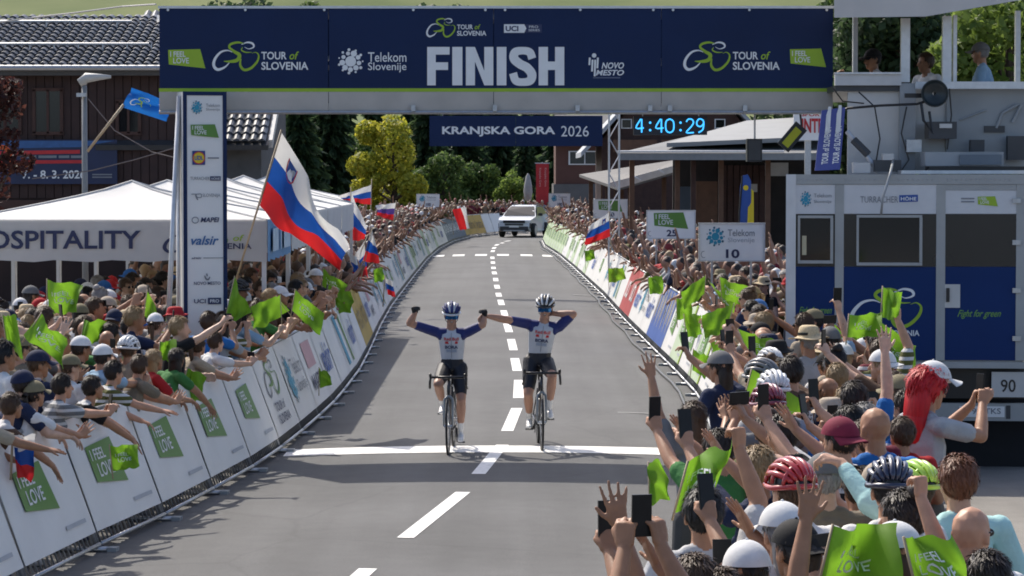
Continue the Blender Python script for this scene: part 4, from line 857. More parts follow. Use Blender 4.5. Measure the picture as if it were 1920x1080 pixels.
pb_('window_slot', darkgrey, 1846, 236, 1884, 248, 32.57, 32.598); pb_('lamp_unit', darkgrey, 1742, 228, 1794, 260, 32.2, 32.55); pb_('lamp_lens', lightgrey, 1762, 232, 1785, 240, 32.18, 32.199)
b = MB(); b.tube([at(1868, 240, 32.58), at(1880, 212, 32.57), at(1905, 198, 32.56), at(1915, 196, 32.56), at(1898, 230, 32.56)], .018, 6); b.build('grab_handle', grey_paint, dk)
b = MB(); b.tube([at(1800, 225, 32.58), at(1850, 206, 32.58)], .01, 5); b.build('brace', grey_paint, dk)
b = MB(); b.tube([at(1588, 246, 32.3), at(1648, 322, 32.2)], .03, 8); b.build('brace', alu, dk); b = MB(); b.tube([at(1600, 262, 32.25), at(1628, 290, 32.2)], .045, 8); b.build('piston', darkgrey, dk)
for (u0, v0, u1, v1, Y, m) in ((1640, 300, 1690, 322, 32.1, darkgrey), (1655, 288, 1676, 300, 32.1, lightgrey), (1890, 255, 1925, 300, 32.4, darkgrey), (1700, 262, 1728, 285, 32.3, steel), (1600, 305, 1632, 324, 32.1, lightgrey), (1820, 262, 1846, 284, 32.3, darkgrey)): pb_('equipment_case', m, u0, v0, u1, v1, Y, Y+.12)
for L_ in ([(1610, 172), (1640, 200), (1650, 260), (1640, 318)], [(1700, 200), (1690, 250), (1704, 300), (1690, 320)], [(1780, 166), (1784, 215), (1776, 280)], [(1562, 165), (1580, 190), (1620, 194)]): b = MB(); b.tube([at(u, v, 32.35) for u, v in L_], .009, 5); b.build('cable_drop', black, dk)
hn = thing('horn_speaker', 'round black horn loudspeaker on the platform column', 'speaker', at(1753, 178, 32.1))
c = at(1753, 175, 32.0); b = MB(); b.lathe([(.03, .28), (.05, .20), (.09, .10), (.15, .0), (.155, .01), (.10, .03), (.02, .06)], c, 'Y', 28); b.build('horn', mat('black green enamel', (.012, .02, .022), .35, .1), hn, smooth=True); b = MB(); b.box(c+Vector((-.2, .2, -.02)), (.22, .06, .05)); b.build('bracket', black, hn); b = MB(); b.tube([c+Vector((-.14, .1, -.1)), c+Vector((-.12, .05, -.3)), c+Vector((-.02, .05, -.44)), c+Vector((-.05, .08, -.2))], .016, 6); b.build('lead', black, hn)
b = MB(); b.tube([at(1548, 222, 32.2), at(1590, 203, 32.1), at(1650, 198, 32.1), at(1720, 195, 32.1), at(1735, 190, 32.1)], .015, 6); tag(b.build('cable', black, smooth=True), 'black cable sagging from the arch end to the horn speaker', 'cable')
b = MB(); b.tube([at(1675, 300, 31.9), at(1668, 330, 30.7), at(1655, 372, 30.7), at(1652, 402, 30.75)], .014, 6); tag(b.build('cable', grey_paint, smooth=True), 'grey cable hanging down over the truck window header', 'cable')
bl = thing('blue_banner', 'tilted violet blue banner with white emblems at the left end of the truck roof', 'banner', at(1555, 322, 31.5))
P = [at(1528, 320, 31.5), at(1575, 318, 31.5), at(1585, 201, 31.6), at(1541, 207, 31.6)]; dy = Vector((0, .03, 0)); b = MB(); b.hexa([P[0], P[1], P[1]+dy, P[0]+dy, P[3], P[2], P[2]+dy, P[3]+dy]); b.build('sheet', mat('violet blue vinyl', (.055, .07, .26), .5, .1), bl)
Tb = lambda s, t: basis(bl).inverted() @ (P[3].lerp(P[2], s).lerp(P[0].lerp(P[1], s), t)-Vector((0, .008, 0)))
for s in (.22, .66): text(lambda x, y: Tb(s+y*.26, x), 'TOUR of SLOVENIA', (.9, 0, .3, 1), white_print, bl, .02); b = MB(); stroke_into(b, lambda x, y: Tb(s+x*.2, y), [(.2, .10, .3), (.9, .17, .4), (.1, .24, .4), (.8, .30, .2)]); b.build('emblem_figure', white_print, bl, world=False)

# ---------------------------------------------------------------- kiosks, shelters and houses behind the right crowd
def slab(name, P, th, m, parent):
    b = MB(); P = [Vector(p) for p in P]; d = Vector((0, 0, -th)); b.hexa([p+d for p in P]+P); return b.build(name, m, parent)
kio = thing('timber_kiosk', 'dark timber kiosk with wide grey flat roof behind the 10 and 25 signs', 'kiosk', (tx(1380, 84), 84, 0))
roofg = mat('grey roofing felt', (.16, .165, .165), .75, .15, 1.5); fasc = mat('grey fascia', (.22, .23, .23), .6, .1)
slab('roof', [at(1158, 287, 79), at(1530, 287, 79), at(1560, 222, 90), at(1330, 246, 90)], .10, roofg, kio)
b = MB(); p, q = at(1158, 288, 78.9), at(1530, 300, 78.9); b.box((p+q)/2, (q.x-p.x, .08, p.z-q.z)); b.build('fascia', fasc, kio); b = MB(); b.cyl(at(1158, 284, 78.85), at(1470, 284, 78.85), .03, n=6); b.build('gutter', alu, kio)
slab('roof', [at(1250, 268, 80), at(1545, 255, 80), at(1560, 216, 92), at(1400, 226, 92)], .12, mat('pale roof sheet', (.24, .245, .24), .6, .1, 1.5), kio)
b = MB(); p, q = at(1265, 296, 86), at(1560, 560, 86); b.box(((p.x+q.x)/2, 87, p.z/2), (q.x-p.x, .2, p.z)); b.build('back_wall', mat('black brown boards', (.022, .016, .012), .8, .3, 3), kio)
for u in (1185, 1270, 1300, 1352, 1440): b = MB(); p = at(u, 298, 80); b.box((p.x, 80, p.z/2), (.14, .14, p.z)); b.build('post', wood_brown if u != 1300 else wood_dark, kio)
for (u0, v0, u1, v1, m) in ((1305, 340, 1345, 470, wood_brown), (1435, 305, 1478, 330, greyband), (1268, 350, 1298, 400, mat('bluegrey board', (.05, .07, .09), .6)), (1392, 345, 1420, 360, greyband)): gbox('panel', m, u0, v0, u1, v1, 85.9, 85.98, kio)
for k in range(7): gbox('wall_board', wood_dark, 1352+k*12, 310, 1362+k*12, 480, 86.7+.01*(k % 2), 86.85, kio)
sh = thing('open_shelter', 'low shelter roof with bright metal edge behind the 50 metre sign', 'shelter', (tx(1190, 104), 104, 0))
slab('roof', [at(1160, 352, 100), at(1290, 314, 100), at(1265, 300, 109), at(1086, 327, 109)], .10, mat('brown grey roof', (.10, .095, .09), .7, .15, 2), sh)
b = MB(); P = [at(1158, 354, 99.95), at(1290, 315, 99.95), at(1282, 308, 99.9), at(1140, 346, 99.9)]; b.add(P+[p+Vector((0, 0, .04)) for p in P], [(0, 1, 2, 3), (4, 7, 6, 5), (0, 4, 5, 1)]); b.build('metal_edge', mat('bright metal', (.62, .63, .63), .3, .1, metal=.3), sh)
for s in (.33, .66, .95): b = MB(); b.tube([P[0].lerp(P[1], s)+Vector((0, -.03, .06)), P[3].lerp(P[2], s)+Vector((0, -.03, .06))], .03, 5); b.build('roof_clip', board_white, sh)
for (u, v, Y) in ((1108, 334, 108), (1182, 352, 101), (1165, 344, 104), (1245, 330, 101)): b = MB(); p = at(u, v, Y); b.box((p.x, Y, p.z/2), (.16, .16, p.z)); b.build('post', wood_brown, sh)
for k in range(6): b = MB(); p = at(1128+k*8, 350, 105); b.box((p.x, 105, p.z/2+.2), (.05, .05, p.z)); b.build('baluster', wood_brown, sh)
hs = thing('gable_house', 'dark brown gabled house with pale roof edges behind the race clock', 'house', (tx(1265, 122), 122, 0))
HY = 122
b = MB(); a0, a1 = tx(1128, HY), tx(1420, HY); ez = at(0, 262, HY).z; pk = at(0, 100, HY).z; mx_ = (a0+a1)/2
b.add([(a0, HY, 0), (a1, HY, 0), (a1, HY, ez), (mx_, HY, pk), (a0, HY, ez), (a0, HY+9, 0), (a1, HY+9, 0), (a1, HY+9, ez), (mx_, HY+9, pk), (a0, HY+9, ez)], [(0, 1, 2, 3, 4), (9, 8, 7, 6, 5), (0, 4, 9, 5), (1, 6, 7, 2)]); b.build('wall', wood_dark, hs)
for s, x in ((-1, a0), (1, a1)):
    e = Vector((x+s*.9, HY-.8, ez-.75*(pk-ez)/(a1-mx_)*.9)); t_ = Vector((mx_, HY-.8, pk+.12)); b = MB(); dd = Vector((0, 10, 0)); b.hexa([e, t_, t_+dd, e+dd]+[p+Vector((0, 0, .22)) for p in (e, t_, t_+dd, e+dd)]); b.build('roof', mat('pale slate', (.38, .40, .42), .6, .2, 2), hs)
for k in range(3): gbox('balcony_rail', wood_brown, 1150+k*90, 262, 1232+k*90, 285, HY-.7, HY-.62, hs)
for (u, v) in ((1175, 232), (1350, 232)):
    wq = gbox('window', board_white, u-10, v-9, u+10, v+9, HY-.06, HY+.01, hs); gbox('pane', glassdark, u-8, v-7.4, u+8, v+7.4, HY-.07, HY-.061, wq)
h2 = thing('brown_house', 'reddish brown house with one wide window right of the red banner', 'house', (tx(1100, 176), 176, 0))
gbox('wall', mat('red brown render', (.12, .055, .042), .85, .15, 1), 1042, 262, 1158, 345, 176, 184, h2); gbox('plinth', mat('grey plinth', (.14, .135, .13), .85, .15, 1), 1038, 345.2, 1162, 420, 175.9, 184, h2); slab('roof', [at(1030, 264, 175), at(1170, 264, 175), at(1160, 215, 180), at(1040, 215, 180)], .15, darkgrey, h2)
wq = gbox('window', board_white, 1066, 283, 1127, 309, 175.9, 175.99, h2); gbox('pane', mat('green grey glass', (.07, .085, .08), .1, .1), 1069, 285, 1095.5, 307, 175.88, 175.899, wq); gbox('pane', MATS['green grey glass'], 1097.5, 285, 1124, 307, 175.88, 175.899, wq)
it = thing('shop_sign', 'white shop sign with red letters between the arch and the blue banner', 'sign', at(1515, 262, 70))
gbox('board', board_white, 1488, 209, 1545, 263, 70, 70.08, it); text(plane_T(70, it, .02), 'INTER', (1503, 222, 1556, 249), red_print, it, .03); text(plane_T(70, it, .02), 'SPORT', (1503, 211, 1545, 218), red_print, it, .02); b = MB(); p = at(1515, 263, 70.1); b.box((p.x, 70.15, p.z/2), (.15, .1, p.z)); b.build('post', steel, it)
bf = thing('beach_flag', 'tall blue and yellow feather flag behind the 10 metre sign', 'flag', (tx(1398, 62), 62, 0))
Tf = plane_T(62, bf, .0)
def feather(name, pts, m, dy=0):
    b = MB(); q = [Tf(*p)+Vector((0, dy+.05*math.sin(i), 0)) for i, p in enumerate(pts)]; n = len(q); b.add(q+[p+Vector((0, .012, 0)) for p in q], [list(range(n)), list(range(2*n-1, n-1, -1))]+[(i, (i+1) % n, n+(i+1) % n, n+i) for i in range(n)]); return b.build(name, m, bf, world=False)
feather('blade', [(1388, 460), (1386, 400), (1388, 350), (1393, 329), (1402, 327), (1408, 340), (1408, 380), (1402, 420), (1400, 460)], blue_print); feather('blade', [(1401, 420), (1403, 380), (1409, 354), (1413, 358), (1413, 420)], yellow_print, -.03)
b = MB(); disc_into(b, lambda u, v: Tf(u, v)+Vector((0, -.05, 0)), (1398, 352), 5); b.build('badge_disc', yellow_print, bf, world=False); b = MB(); b.tube([(tx(1387, 62), 62.02, 0), at(1386, 400, 62.02), at(1392, 330, 62.02)], .02, 6); b.build('pole', black, bf)
rb = thing('red_banner', 'tall red vertical banner with pale lettering beside the far crowd', 'banner', (tx(1017, 160), 160, 0))
gbox('sheet', mat('red banner cloth', (.42, .015, .02), .6, .1), 1005, 307, 1029, 400, 160, 160.03, rb); Tz = plane_T(160, rb, .02)
for x in (1013, 1023): text(lambda a, c: Tz(x-3+c*5, a), 'Kranjska Gora', (315, 1, 350, 0), mat('pink print', (.62, .30, .28), .5), rb, .01)
b = MB(); p = at(1017, 304, 160.1); b.cyl((p.x, 160.1, 0), (p.x, 160.1, p.z), .04, n=6); b.build('pole', steel, rb); gbox('arm', steel, 1003, 305, 1031, 307, 160.05, 160.12, rb)
um = thing('closed_parasol', 'closed pale grey parasol left of the red banner', 'parasol', (tx(990, 165), 165, 0)); b = MB(); b.lathe([(.03, 3.25), (.12, 3.1), (.22, 2.6), (.26, 2.2), (.2, 1.75), (.05, 1.6)], (tx(990, 165), 165, 0), 'Z', 12); b.build('canopy', mat('grey canopy', (.35, .35, .33), .8, .1), um, smooth=True); b = MB(); b.cyl((tx(990, 165), 165, 0), (tx(990, 165), 165, 1.9), .03, n=6); b.build('pole', steel, um)

# ---------------------------------------------------------------- lamp post with blue flag, cables on the left
lp = thing('street_lamp', 'grey street lamp with flat curved head in front of the chalet', 'street lamp', (tx(160, 60), 60, 0))
b = MB(); p = at(158, 160, 60); b.cyl((p.x, 60, 0), (p.x, 60, p.z), .07, .055, 10); b.build('pole', mat('grey pole', (.22, .225, .22), .5, .1), lp, smooth=True)
b = MB(); q = at(150, 150, 60); e = at(208, 144, 60); b.tube([p, at(154, 152, 60), at(162, 146, 60), at(185, 144.5, 60), e], [.07, .11, .11, .07, .03], 10); b.build('lamp_head', mat('lamp housing', (.40, .40, .38), .5, .1), lp, smooth=True)
b = MB(); b.box(at(153, 178, 59.95), (.2, .15, .08)); b.build('bracket', steel, lp)
for i, (L_, lab) in enumerate([([(165, 185), (215, 245), (285, 285), (345, 300)], 'thin cable sagging from the lamp towards the pillar'), ([(60, 335), (170, 320), (250, 300), (335, 275)], 'thin cable rising from the event banner to the pillar')]):
    b = MB(); b.tube([at(u, v, 60-i) for u, v in L_], .012, 5); tag(b.build('cable', mat('grey cable', (.16, .13, .12), .6)), lab, 'cable')
b = MB(); b.tube([at(-20, 44, 66), at(60, 33, 66), at(140, 24, 65), at(230, 12, 64), at(292, 8, 62)], .02, 6); tag(b.build('cable', mat('pale rope', (.5, .48, .45), .6)), 'pale rope running over the chalet roof to the arch', 'rope')

# ---------------------------------------------------------------- flags
def cloth(quad, Y, seed, amp=.05, dep=0):
    r = random.Random(seed); ph, ph2 = r.uniform(0, 6), r.uniform(0, 6); Q = [at(u, v, Y) for u, v in quad]; L_ = ((Q[1]-Q[0]).length+(Q[2]-Q[3]).length)/2
    def S(s, t):
        p = Q[0].lerp(Q[1], s).lerp(Q[3].lerp(Q[2], s), t); wv = math.sin(s*6.0+ph+t*2.2)*amp*min(1, s*3)+.5*amp*(1-2*abs(math.sin((s*7+ph2-t*4)*.8)))*min(1, s*2)
        return p+Vector((.35*wv*math.sin(ph), wv+dep*s, -.3*abs(wv)))
    return S
def flag(label, quad, Y, seed, bands, pole=None, amp=.05, vertical=False, emblem_on=False, words=False, group=None, nx=16, ny=12, dep=0, pole_r=.010):
    S = cloth(quad, Y, seed, amp, dep); base = at(*(pole[0] if pole else quad[3]), Y); t = thing('flag', label, 'flag', base, 0, group); o = base
    b = MB()
    for j in range(ny+1):
        for i in range(nx+1): b.v.append(S(i/nx, j/ny)-o)
    for j in range(ny):
        for i in range(nx):
            b.f.append((j*(nx+1)+i, (j+1)*(nx+1)+i, (j+1)*(nx+1)+i+1, j*(nx+1)+i+1)); k = (i/nx if vertical else j/ny); b.m.append(min(len(bands)-1, int(k*len(bands))))
    cl = b.build('cloth', bands, t, world=False, smooth=True)
    if pole:
        b = MB(); b.cyl(at(*pole[0], Y)-o, at(*pole[1], Y)-o, pole_r, n=8); b.build('stick', pole_wood, t, world=False, smooth=True)
    F = lambda s, tt: S(s, tt)-o-Vector((0, .008, 0)); F2 = lambda s, tt: S(s, tt)-o-Vector((0, .013, 0))
    if emblem_on:
        poly(F, [(.16, .14), (.28, .14), (.28, .30), (.22, .38), (.16, .30)], blue_print, cl, 'shield'); poly(F2, [(.17, .33), (.20, .22), (.22, .26), (.24, .22), (.27, .33), (.22, .365)], white_print, cl, 'shield_peaks')
        b = MB(); stroke_into(b, F, [(.155, .13, .012), (.155, .30, .012), (.22, .395, .012), (.285, .30, .012), (.285, .13, .012)], 2); b.build('shield_rim', red_print, cl, world=False)
    if words: text(F, 'I FEEL', (.18, .30, .62, .44), white_print, cl, .01); text(F, 'LOVE', (.24, .50, .72, .68), white_print, cl, .015)
    return t
fw = mat('white flag cloth', (.70, .70, .68), .7, .06, 4, trans=.35); fb = mat('blue flag cloth', (.012, .075, .33), .7, .1, 4, trans=.35); fr_ = mat('red flag cloth', (.58, .02, .022), .7, .1, 4, trans=.35); SLO = [fw, fb, fr_]
tourb = mat('bright blue flag cloth', (.01, .14, .48), .7, .1, 4, trans=.3)
flag('large white blue red flag with shield on a long stick', [(527, 247), (648, 452), (632, 503), (487, 386)], 35.6, 1, SLO, ((441, 530), (528, 243)), .17, emblem_on=True, nx=26, ny=18, pole_r=.013)
SG = 'small white blue red flags'
flag('white blue red flag hanging beside a pole, left of the small flag cluster', [(657, 356), (688, 425), (684, 447), (656, 452)], 60, 2, SLO, ((654, 560), (658, 350)), .06, group=SG)
flag('white blue red flag streaming to the left at the top of the cluster', [(697, 346), (632, 368), (645, 374), (697, 384)], 62, 3, SLO, ((690, 560), (697, 335)), .06, group=SG)
flag('white blue red flag with long white top edge, lowest of the cluster', [(683, 452), (648, 505), (660, 535), (690, 522)], 58, 4, SLO, ((640, 560), (690, 440)), .06, group=SG)
flag('small upright white blue red flag at the right of the cluster', [(697, 430), (702, 448), (712, 492), (680, 490)], 57, 5, SLO, ((668, 560), (699, 425)), .05, group=SG)
flag('violet and white flag bunched above the left crowd', [(742, 380), (703, 384), (708, 403), (737, 413)], 64, 6, [fw, mat('violet flag cloth', (.09, .05, .25), .7, .1, trans=.3), fr_], ((734, 450), (743, 376)), .07, group=SG)
flag('red and white flag waving over the left barriers by the bend', [(848, 393), (872, 387), (881, 428), (862, 431)], 125, 7, [fr_, fr_, fw], ((850, 440), (847, 390)), .08, vertical=True)
flag('white blue red flag tilted in front of the 50 metre sign', [(1141, 399), (1102, 424), (1096, 459), (1145, 443)], 70, 8, SLO, ((1146, 470), (1142, 396)), .07, emblem_on=True)
flag('white blue red flag hanging over the nearest left boards', [(24, 816), (63, 812), (57, 905), (31, 884)], 22.4, 21, SLO, ((20, 900), (24, 812)), .05, group=SG)
flag('white blue red flag drooping at the right end of the marquees', [(646, 470), (668, 480), (676, 528), (652, 520)], 56, 22, SLO, ((640, 570), (646, 466)), .06, group=SG)
flag('white blue red flag low over the boards below the cluster', [(722, 520), (735, 526), (742, 556), (727, 552)], 54, 23, SLO, ((718, 575), (722, 516)), .05, group=SG)
lf = flag('bright blue flag with bicycle emblem on the lamp post', [(229, 201), (246, 164), (322, 190), (312, 228)], 59.8, 9, [tourb], ((164, 284), (232, 196)), .06, pole_r=.03)
SS = cloth([(246, 164), (322, 190), (312, 228), (229, 201)], 59.8, 9, .06); ob = at(164, 284, 59.8); emblem(lambda s, t: SS(s, t)-ob-Vector((0, .05, 0)), (.12, .25, .55, .75), lf.children[0])
GG = 'lime green hand flags'
for i, (q, Y, lab, wd, am) in enumerate([
    ([(88, 524), (152, 530), (148, 582), (92, 588)], 31, 'bunched lime flag below the tent lettering, held high at the left', True, .06), ([(78, 588), (118, 632), (124, 690), (44, 628)], 24, 'lime flag drooping in a point above two navy caps', True, .05), ([(4, 590), (30, 588), (43, 670), (14, 645)], 25, 'narrow lime flag at the left edge of the picture', False, .04),
    ([(276, 545), (306, 600), (300, 622), (271, 592)], 33, 'small lime flag left of the leaning strut', False, .04), ([(440, 519), (471, 585), (440, 602), (423, 590)], 32.4, 'lime flag in front of the foot of the sponsor pillar', False, .04), ([(624, 548), (655, 545), (662, 580), (625, 590)], 46, 'crumpled bright lime flag beside the marquee posts', False, .07),
    ([(352, 690), (384, 700), (378, 752), (338, 740)], 29, 'lime flag held low behind the boards near a long haired woman', False, .05), ([(598, 690), (612, 695), (626, 718), (600, 728)], 36.8, 'lime flag hanging over the boards beside a small white banner', False, .03), ([(205, 835), (258, 832), (262, 872), (212, 884)], 24.2, 'lime flag pressed against the nearest boards at the left', True, .03),
    ([(1655, 538), (1692, 545), (1685, 590), (1655, 596)], 24.6, 'upper half of a folded lime flag held before the truck emblem', False, .05), ([(1592, 590), (1655, 582), (1650, 628), (1588, 632)], 24.4, 'lime flag stretched out to the left before the truck emblem', True, .05),
    ([(1216, 868), (1232, 858), (1257, 925), (1219, 946)], 15, 'narrow lime flag at the left edge of the near right crowd', False, .05), ([(1290, 866), (1368, 812), (1345, 935), (1264, 962)], 14, 'tall translucent lime flag among raised phones at the right', True, .07),
    ([(1562, 985), (1680, 976), (1668, 1110), (1530, 1112)], 11.2, 'big lime flag at the bottom of the picture, before a white jersey', True, .06), ([(1694, 1008), (1778, 996), (1830, 1100), (1722, 1110)], 11, 'lime flag at the bottom right below the bald man', True, .04),
    ([(1352, 602), (1420, 600), (1426, 648), (1348, 655)], 37, 'lime flag over the right boards below the 10 metre sign', False, .06), ([(1282, 590), (1312, 586), (1318, 626), (1290, 632)], 40, 'lime flag leaning on the right boards near the dart banners', False, .05), ([(1140, 503), (1168, 500), (1174, 522), (1142, 530)], 62, 'small lime flag over the red boards at the right', False, .05),
    ([(1332, 640), (1372, 622), (1392, 668), (1345, 690)], 36, 'lime flag hanging in a fold left of the filming navy shirt', False, .07), ([(1392, 612), (1432, 618), (1428, 668), (1396, 660)], 36.5, 'lime flag upright between truck and boards', False, .06), ([(1268, 560), (1292, 552), (1300, 592), (1270, 600)], 44, 'lime flag over the dart banners at the right', False, .05), ([(1300, 655), (1336, 668), (1322, 706), (1298, 694)], 38, 'lime flag pushed through over the pale green boards', False, .05),
    ([(1215, 520), (1240, 514), (1246, 546), (1218, 552)], 52, 'small lime flag below the 25 metre sign', False, .05), ([(1096, 470), (1112, 466), (1118, 484), (1098, 490)], 72, 'tiny lime flag by the tilted white blue red flag', False, .05), ([(1380, 700), (1412, 690), (1420, 735), (1386, 745)], 29, 'lime flag low among arms right of the finish line', False, .06),
    ([(158, 600), (196, 596), (188, 640), (150, 645)], 29, 'lime flag between the white cap and the drooping flag', False, .06), ([(505, 560), (532, 552), (540, 596), (508, 604)], 38, 'lime flag just right of the marquee post', False, .06), ([(556, 596), (582, 590), (586, 628), (560, 634)], 40, 'lime flag at the boards in front of the second marquee', False, .05), ([(700, 505), (716, 500), (720, 524), (702, 530)], 62, 'tiny lime flag below the small flag cluster', False, .05), ([(300, 640), (330, 634), (322, 672), (296, 676)], 29, 'lime flag above the fair haired person at the left', False, .05)]):
    flag(lab, q, Y, 40+i, [lime_flag], ((q[3][0]-4+(i % 3)*2, q[3][1]+14), (q[0][0], q[0][1]-2)), am*1.5, words=wd, group=GG, pole_r=.006)

# ---------------------------------------------------------------- cars
def car(name, label, X, Y, paintm, rz=0.0):
    t = thing(name, label, 'car', (X, Y, .004), rz); W = .93
    prof = [(-2.22, .36), (-2.30, .55), (-2.28, .72), (-2.16, .88), (-1.75, .98), (-1.15, 1.06), (-.72, 1.33), (-.30, 1.54), (.15, 1.62), (1.2, 1.60), (1.95, 1.34), (2.22, 1.02), (2.26, .5), (2.1, .32), (-2.0, .30)]
    b = MB(); n = len(prof)
    for (s, inset) in ((-1, .10), (-1, 0), (1, 0), (1, .10)):
        for (y, z) in prof:
            tp = max(0, (z-.95))*.46+max(0, .5-z)*.15+max(0, -y-1.7)*.22; b.v.append(Vector((s*(W-tp-(inset if z > .5 else inset*.6)), y*(1-inset*.22), z-(.02 if inset and z > 1 else 0))))
    b.f = [tuple(range(n-1, -1, -1)), tuple(range(3*n, 4*n))]+[(j*n+k, j*n+(k+1) % n, (j+1)*n+(k+1) % n, (j+1)*n+k) for j in range(3) for k in range(n)]; b.m = [0]*len(b.f); b.build('body', paintm, t, world=False)
    def part(nm, m, pts, y=None):
        b = MB(); b.add(pts, [list(range(len(pts)))]); return b.build(nm, m, t, world=False)
    part('windscreen', mat('car glass', (.006, .009, .012), .04, .05, spec=.35), [(-.80, -1.13, 1.095), (.80, -1.13, 1.095), (.72, -.70, 1.365), (.60, -.31, 1.56), (-.60, -.31, 1.56), (-.72, -.70, 1.365)])
    for s in (-1, 1):
        part('side_window', glassdark, [(s*.885, -.85, 1.10), (s*.68, -.15, 1.53), (s*.67, 1.2, 1.53), (s*.84, 1.75, 1.16)])
        b = MB(); b.box((s*.62, -2.20, .815), (.32, .14, .075)); b.build('headlight', mat('headlamp glass', (.75, .78, .8), .1, .05), t, world=False)
        b = MB(); b.box((s*1.02, -.72, 1.15), (.2, .12, .14)); b.build('wing_mirror', black, t, world=False)
        b = MB(); b.box((s*.76, -2.16, .60), (.14, .16, .26)); b.build('fog_lamp_recess', black, t, world=False)
        for y in (-1.42, 1.42):
            b = MB(); b.lathe([(.05, -.11), (.30, -.12), (.36, -.08), (.36, .08), (.30, .12), (.05, .11)], (s*.82, y, .36), 'X', 22); wh = b.build('wheel', rubber, t, world=False, smooth=True); b = MB(); b.lathe([(.02, s*.125), (.24, s*.125), (.25, s*.1)], (s*.82, y, .36), 'X', 16); b.build('rim_disc', alu, wh, world=False)
    b = MB(); b.box((0, -2.25, .80), (1.12, .14, .12)); b.build('grille', black, t, world=False); b = MB(); b.box((0, -2.28, .655), (.95, .08, .09)); b.build('middle_grille', darkgrey, t, world=False); b = MB(); b.box((0, -2.27, .45), (1.45, .10, .22)); b.build('lower_grille', darkgrey, t, world=False); b = MB(); b.box((0, -2.30, .35), (1.1, .06, .05)); b.build('skid_plate', alu, t, world=False)
    b = MB(); b.box((0, -2.335, .56), (.5, .02, .10)); b.build('number_plate', board_white, t, world=False)
    for s in (-1, 1): b = MB(); b.tube([(s*.55, -.05, 1.62), (s*.55, .1, 1.66), (s*.53, 1.2, 1.65)], .02, 6); b.build('roof_rail', black, t, world=False)
    return t
car('suv', 'white estate car driving behind the riders at the bend', .62, 146.5, mat('white car paint', (.66, .68, .69), .3, .03, coat=.4), -R(13))
car('parked_car', 'yellow green car, only its roof showing above the left crowd', tx(893, 178), 178, mat('yellow green paint', (.45, .45, .08), .3, .04, coat=.5))
car('parked_car', 'blue car parked in the trees beyond the tents', tx(765, 168), 168, mat('blue car paint', (.03, .10, .26), .3, .04, coat=.5))
# ---------------------------------------------------------------- people: one continuous skinned surface per pose, grown from tapered bones
def ico_dirs(k):
    bm = bmesh.new(); bmesh.ops.create_icosphere(bm, subdivisions=k, radius=1); d = np.array([v.co[:] for v in bm.verts]); bm.free(); return d
D1, D2 = ico_dirs(1), ico_dirs(2)
V3 = lambda *a: Vector(a)
def v3(r): return Vector((r, r, r)) if isinstance(r, (int, float)) else Vector(r)
class Body:
    def __init__(s): s.bones = []
    def bone(s, a, ra, b, rb, tag, fine=False, rot=None): s.bones.append((Vector(a), v3(ra), Vector(b), v3(rb), tag, fine, rot)); return s
    def remesh(s, voxel, keep, name, smooth=2):
        bm = bmesh.new()
        for a, ra, b, rb, tag, fine, rot in s.bones:
            D = D1 if fine else D2; Rm = np.array(rot) if rot is not None else np.eye(3)
            pts = np.vstack([(D*np.array(ra))@Rm.T+np.array(a), (D*np.array(rb))@Rm.T+np.array(b)]); vs = [bm.verts.new(p) for p in pts]
            g = bmesh.ops.convex_hull(bm, input=vs, use_existing_faces=False); bmesh.ops.delete(bm, geom=list({e for e in g['geom_interior']+g['geom_unused'] if isinstance(e, bmesh.types.BMVert)}), context='VERTS')
        bmesh.ops.recalc_face_normals(bm, faces=bm.faces); me = bpy.data.meshes.new('raw'); bm.to_mesh(me); bm.free()
        ob = bpy.data.objects.new('raw', me); C.objects.link(ob)
        m = ob.modifiers.new('r', 'REMESH'); m.mode = 'VOXEL'; m.voxel_size = voxel; m.adaptivity = 0
        if smooth: sm = ob.modifiers.new('s', 'SMOOTH'); sm.factor = .5; sm.iterations = smooth
        if keep < 1: dm = ob.modifiers.new('d', 'DECIMATE'); dm.ratio = keep
        dg = bpy.context.evaluated_depsgraph_get(); out = bpy.data.meshes.new_from_object(ob.evaluated_get(dg)); C.objects.unlink(ob); bpy.data.objects.remove(ob); bpy.data.meshes.remove(me); out.name = name; return out
    def regions(s, me, tags):
        n = len(me.polygons); c = np.empty(n*3, np.float32); me.polygons.foreach_get('center', c); c = c.reshape(-1, 3); best = np.full(n, 1e9); idx = np.zeros(n, np.int32)
        for a, ra, b, rb, tag, fine, rot in s.bones:
            a_, b_ = np.array(a), np.array(b); d = b_-a_; L2 = d@d
            t = np.clip(((c-a_)@d)/L2, 0, 1) if L2 > 1e-9 else np.zeros(n); q = c-(a_+t[:, None]*d)
            if rot is not None: q = q@np.array(rot)
            r = np.array(ra)+(np.array(rb)-np.array(ra))*t[:, None]; k = np.linalg.norm(q/r, axis=1); dist = (k-1)*r.min(1); m = dist < best; best[m] = dist[m]; idx[m] = tags[tag]
        me.polygons.foreach_set('material_index', idx); me.polygons.foreach_set('use_smooth', [True]*n)
def ik(S, H, a, b, pole):
    S, H = Vector(S), Vector(H); d = H-S; L_ = min(d.length, (a+b)*.995); d.normalize(); H = S+d*L_; x = (a*a-b*b+L_*L_)/(2*L_); h = math.sqrt(max(0, a*a-x*x)); p = Vector(pole); p = p-d*p.dot(d)
    p = p.normalized() if p.length > 1e-5 else d.orthogonal(); return S+d*x+p*h, H
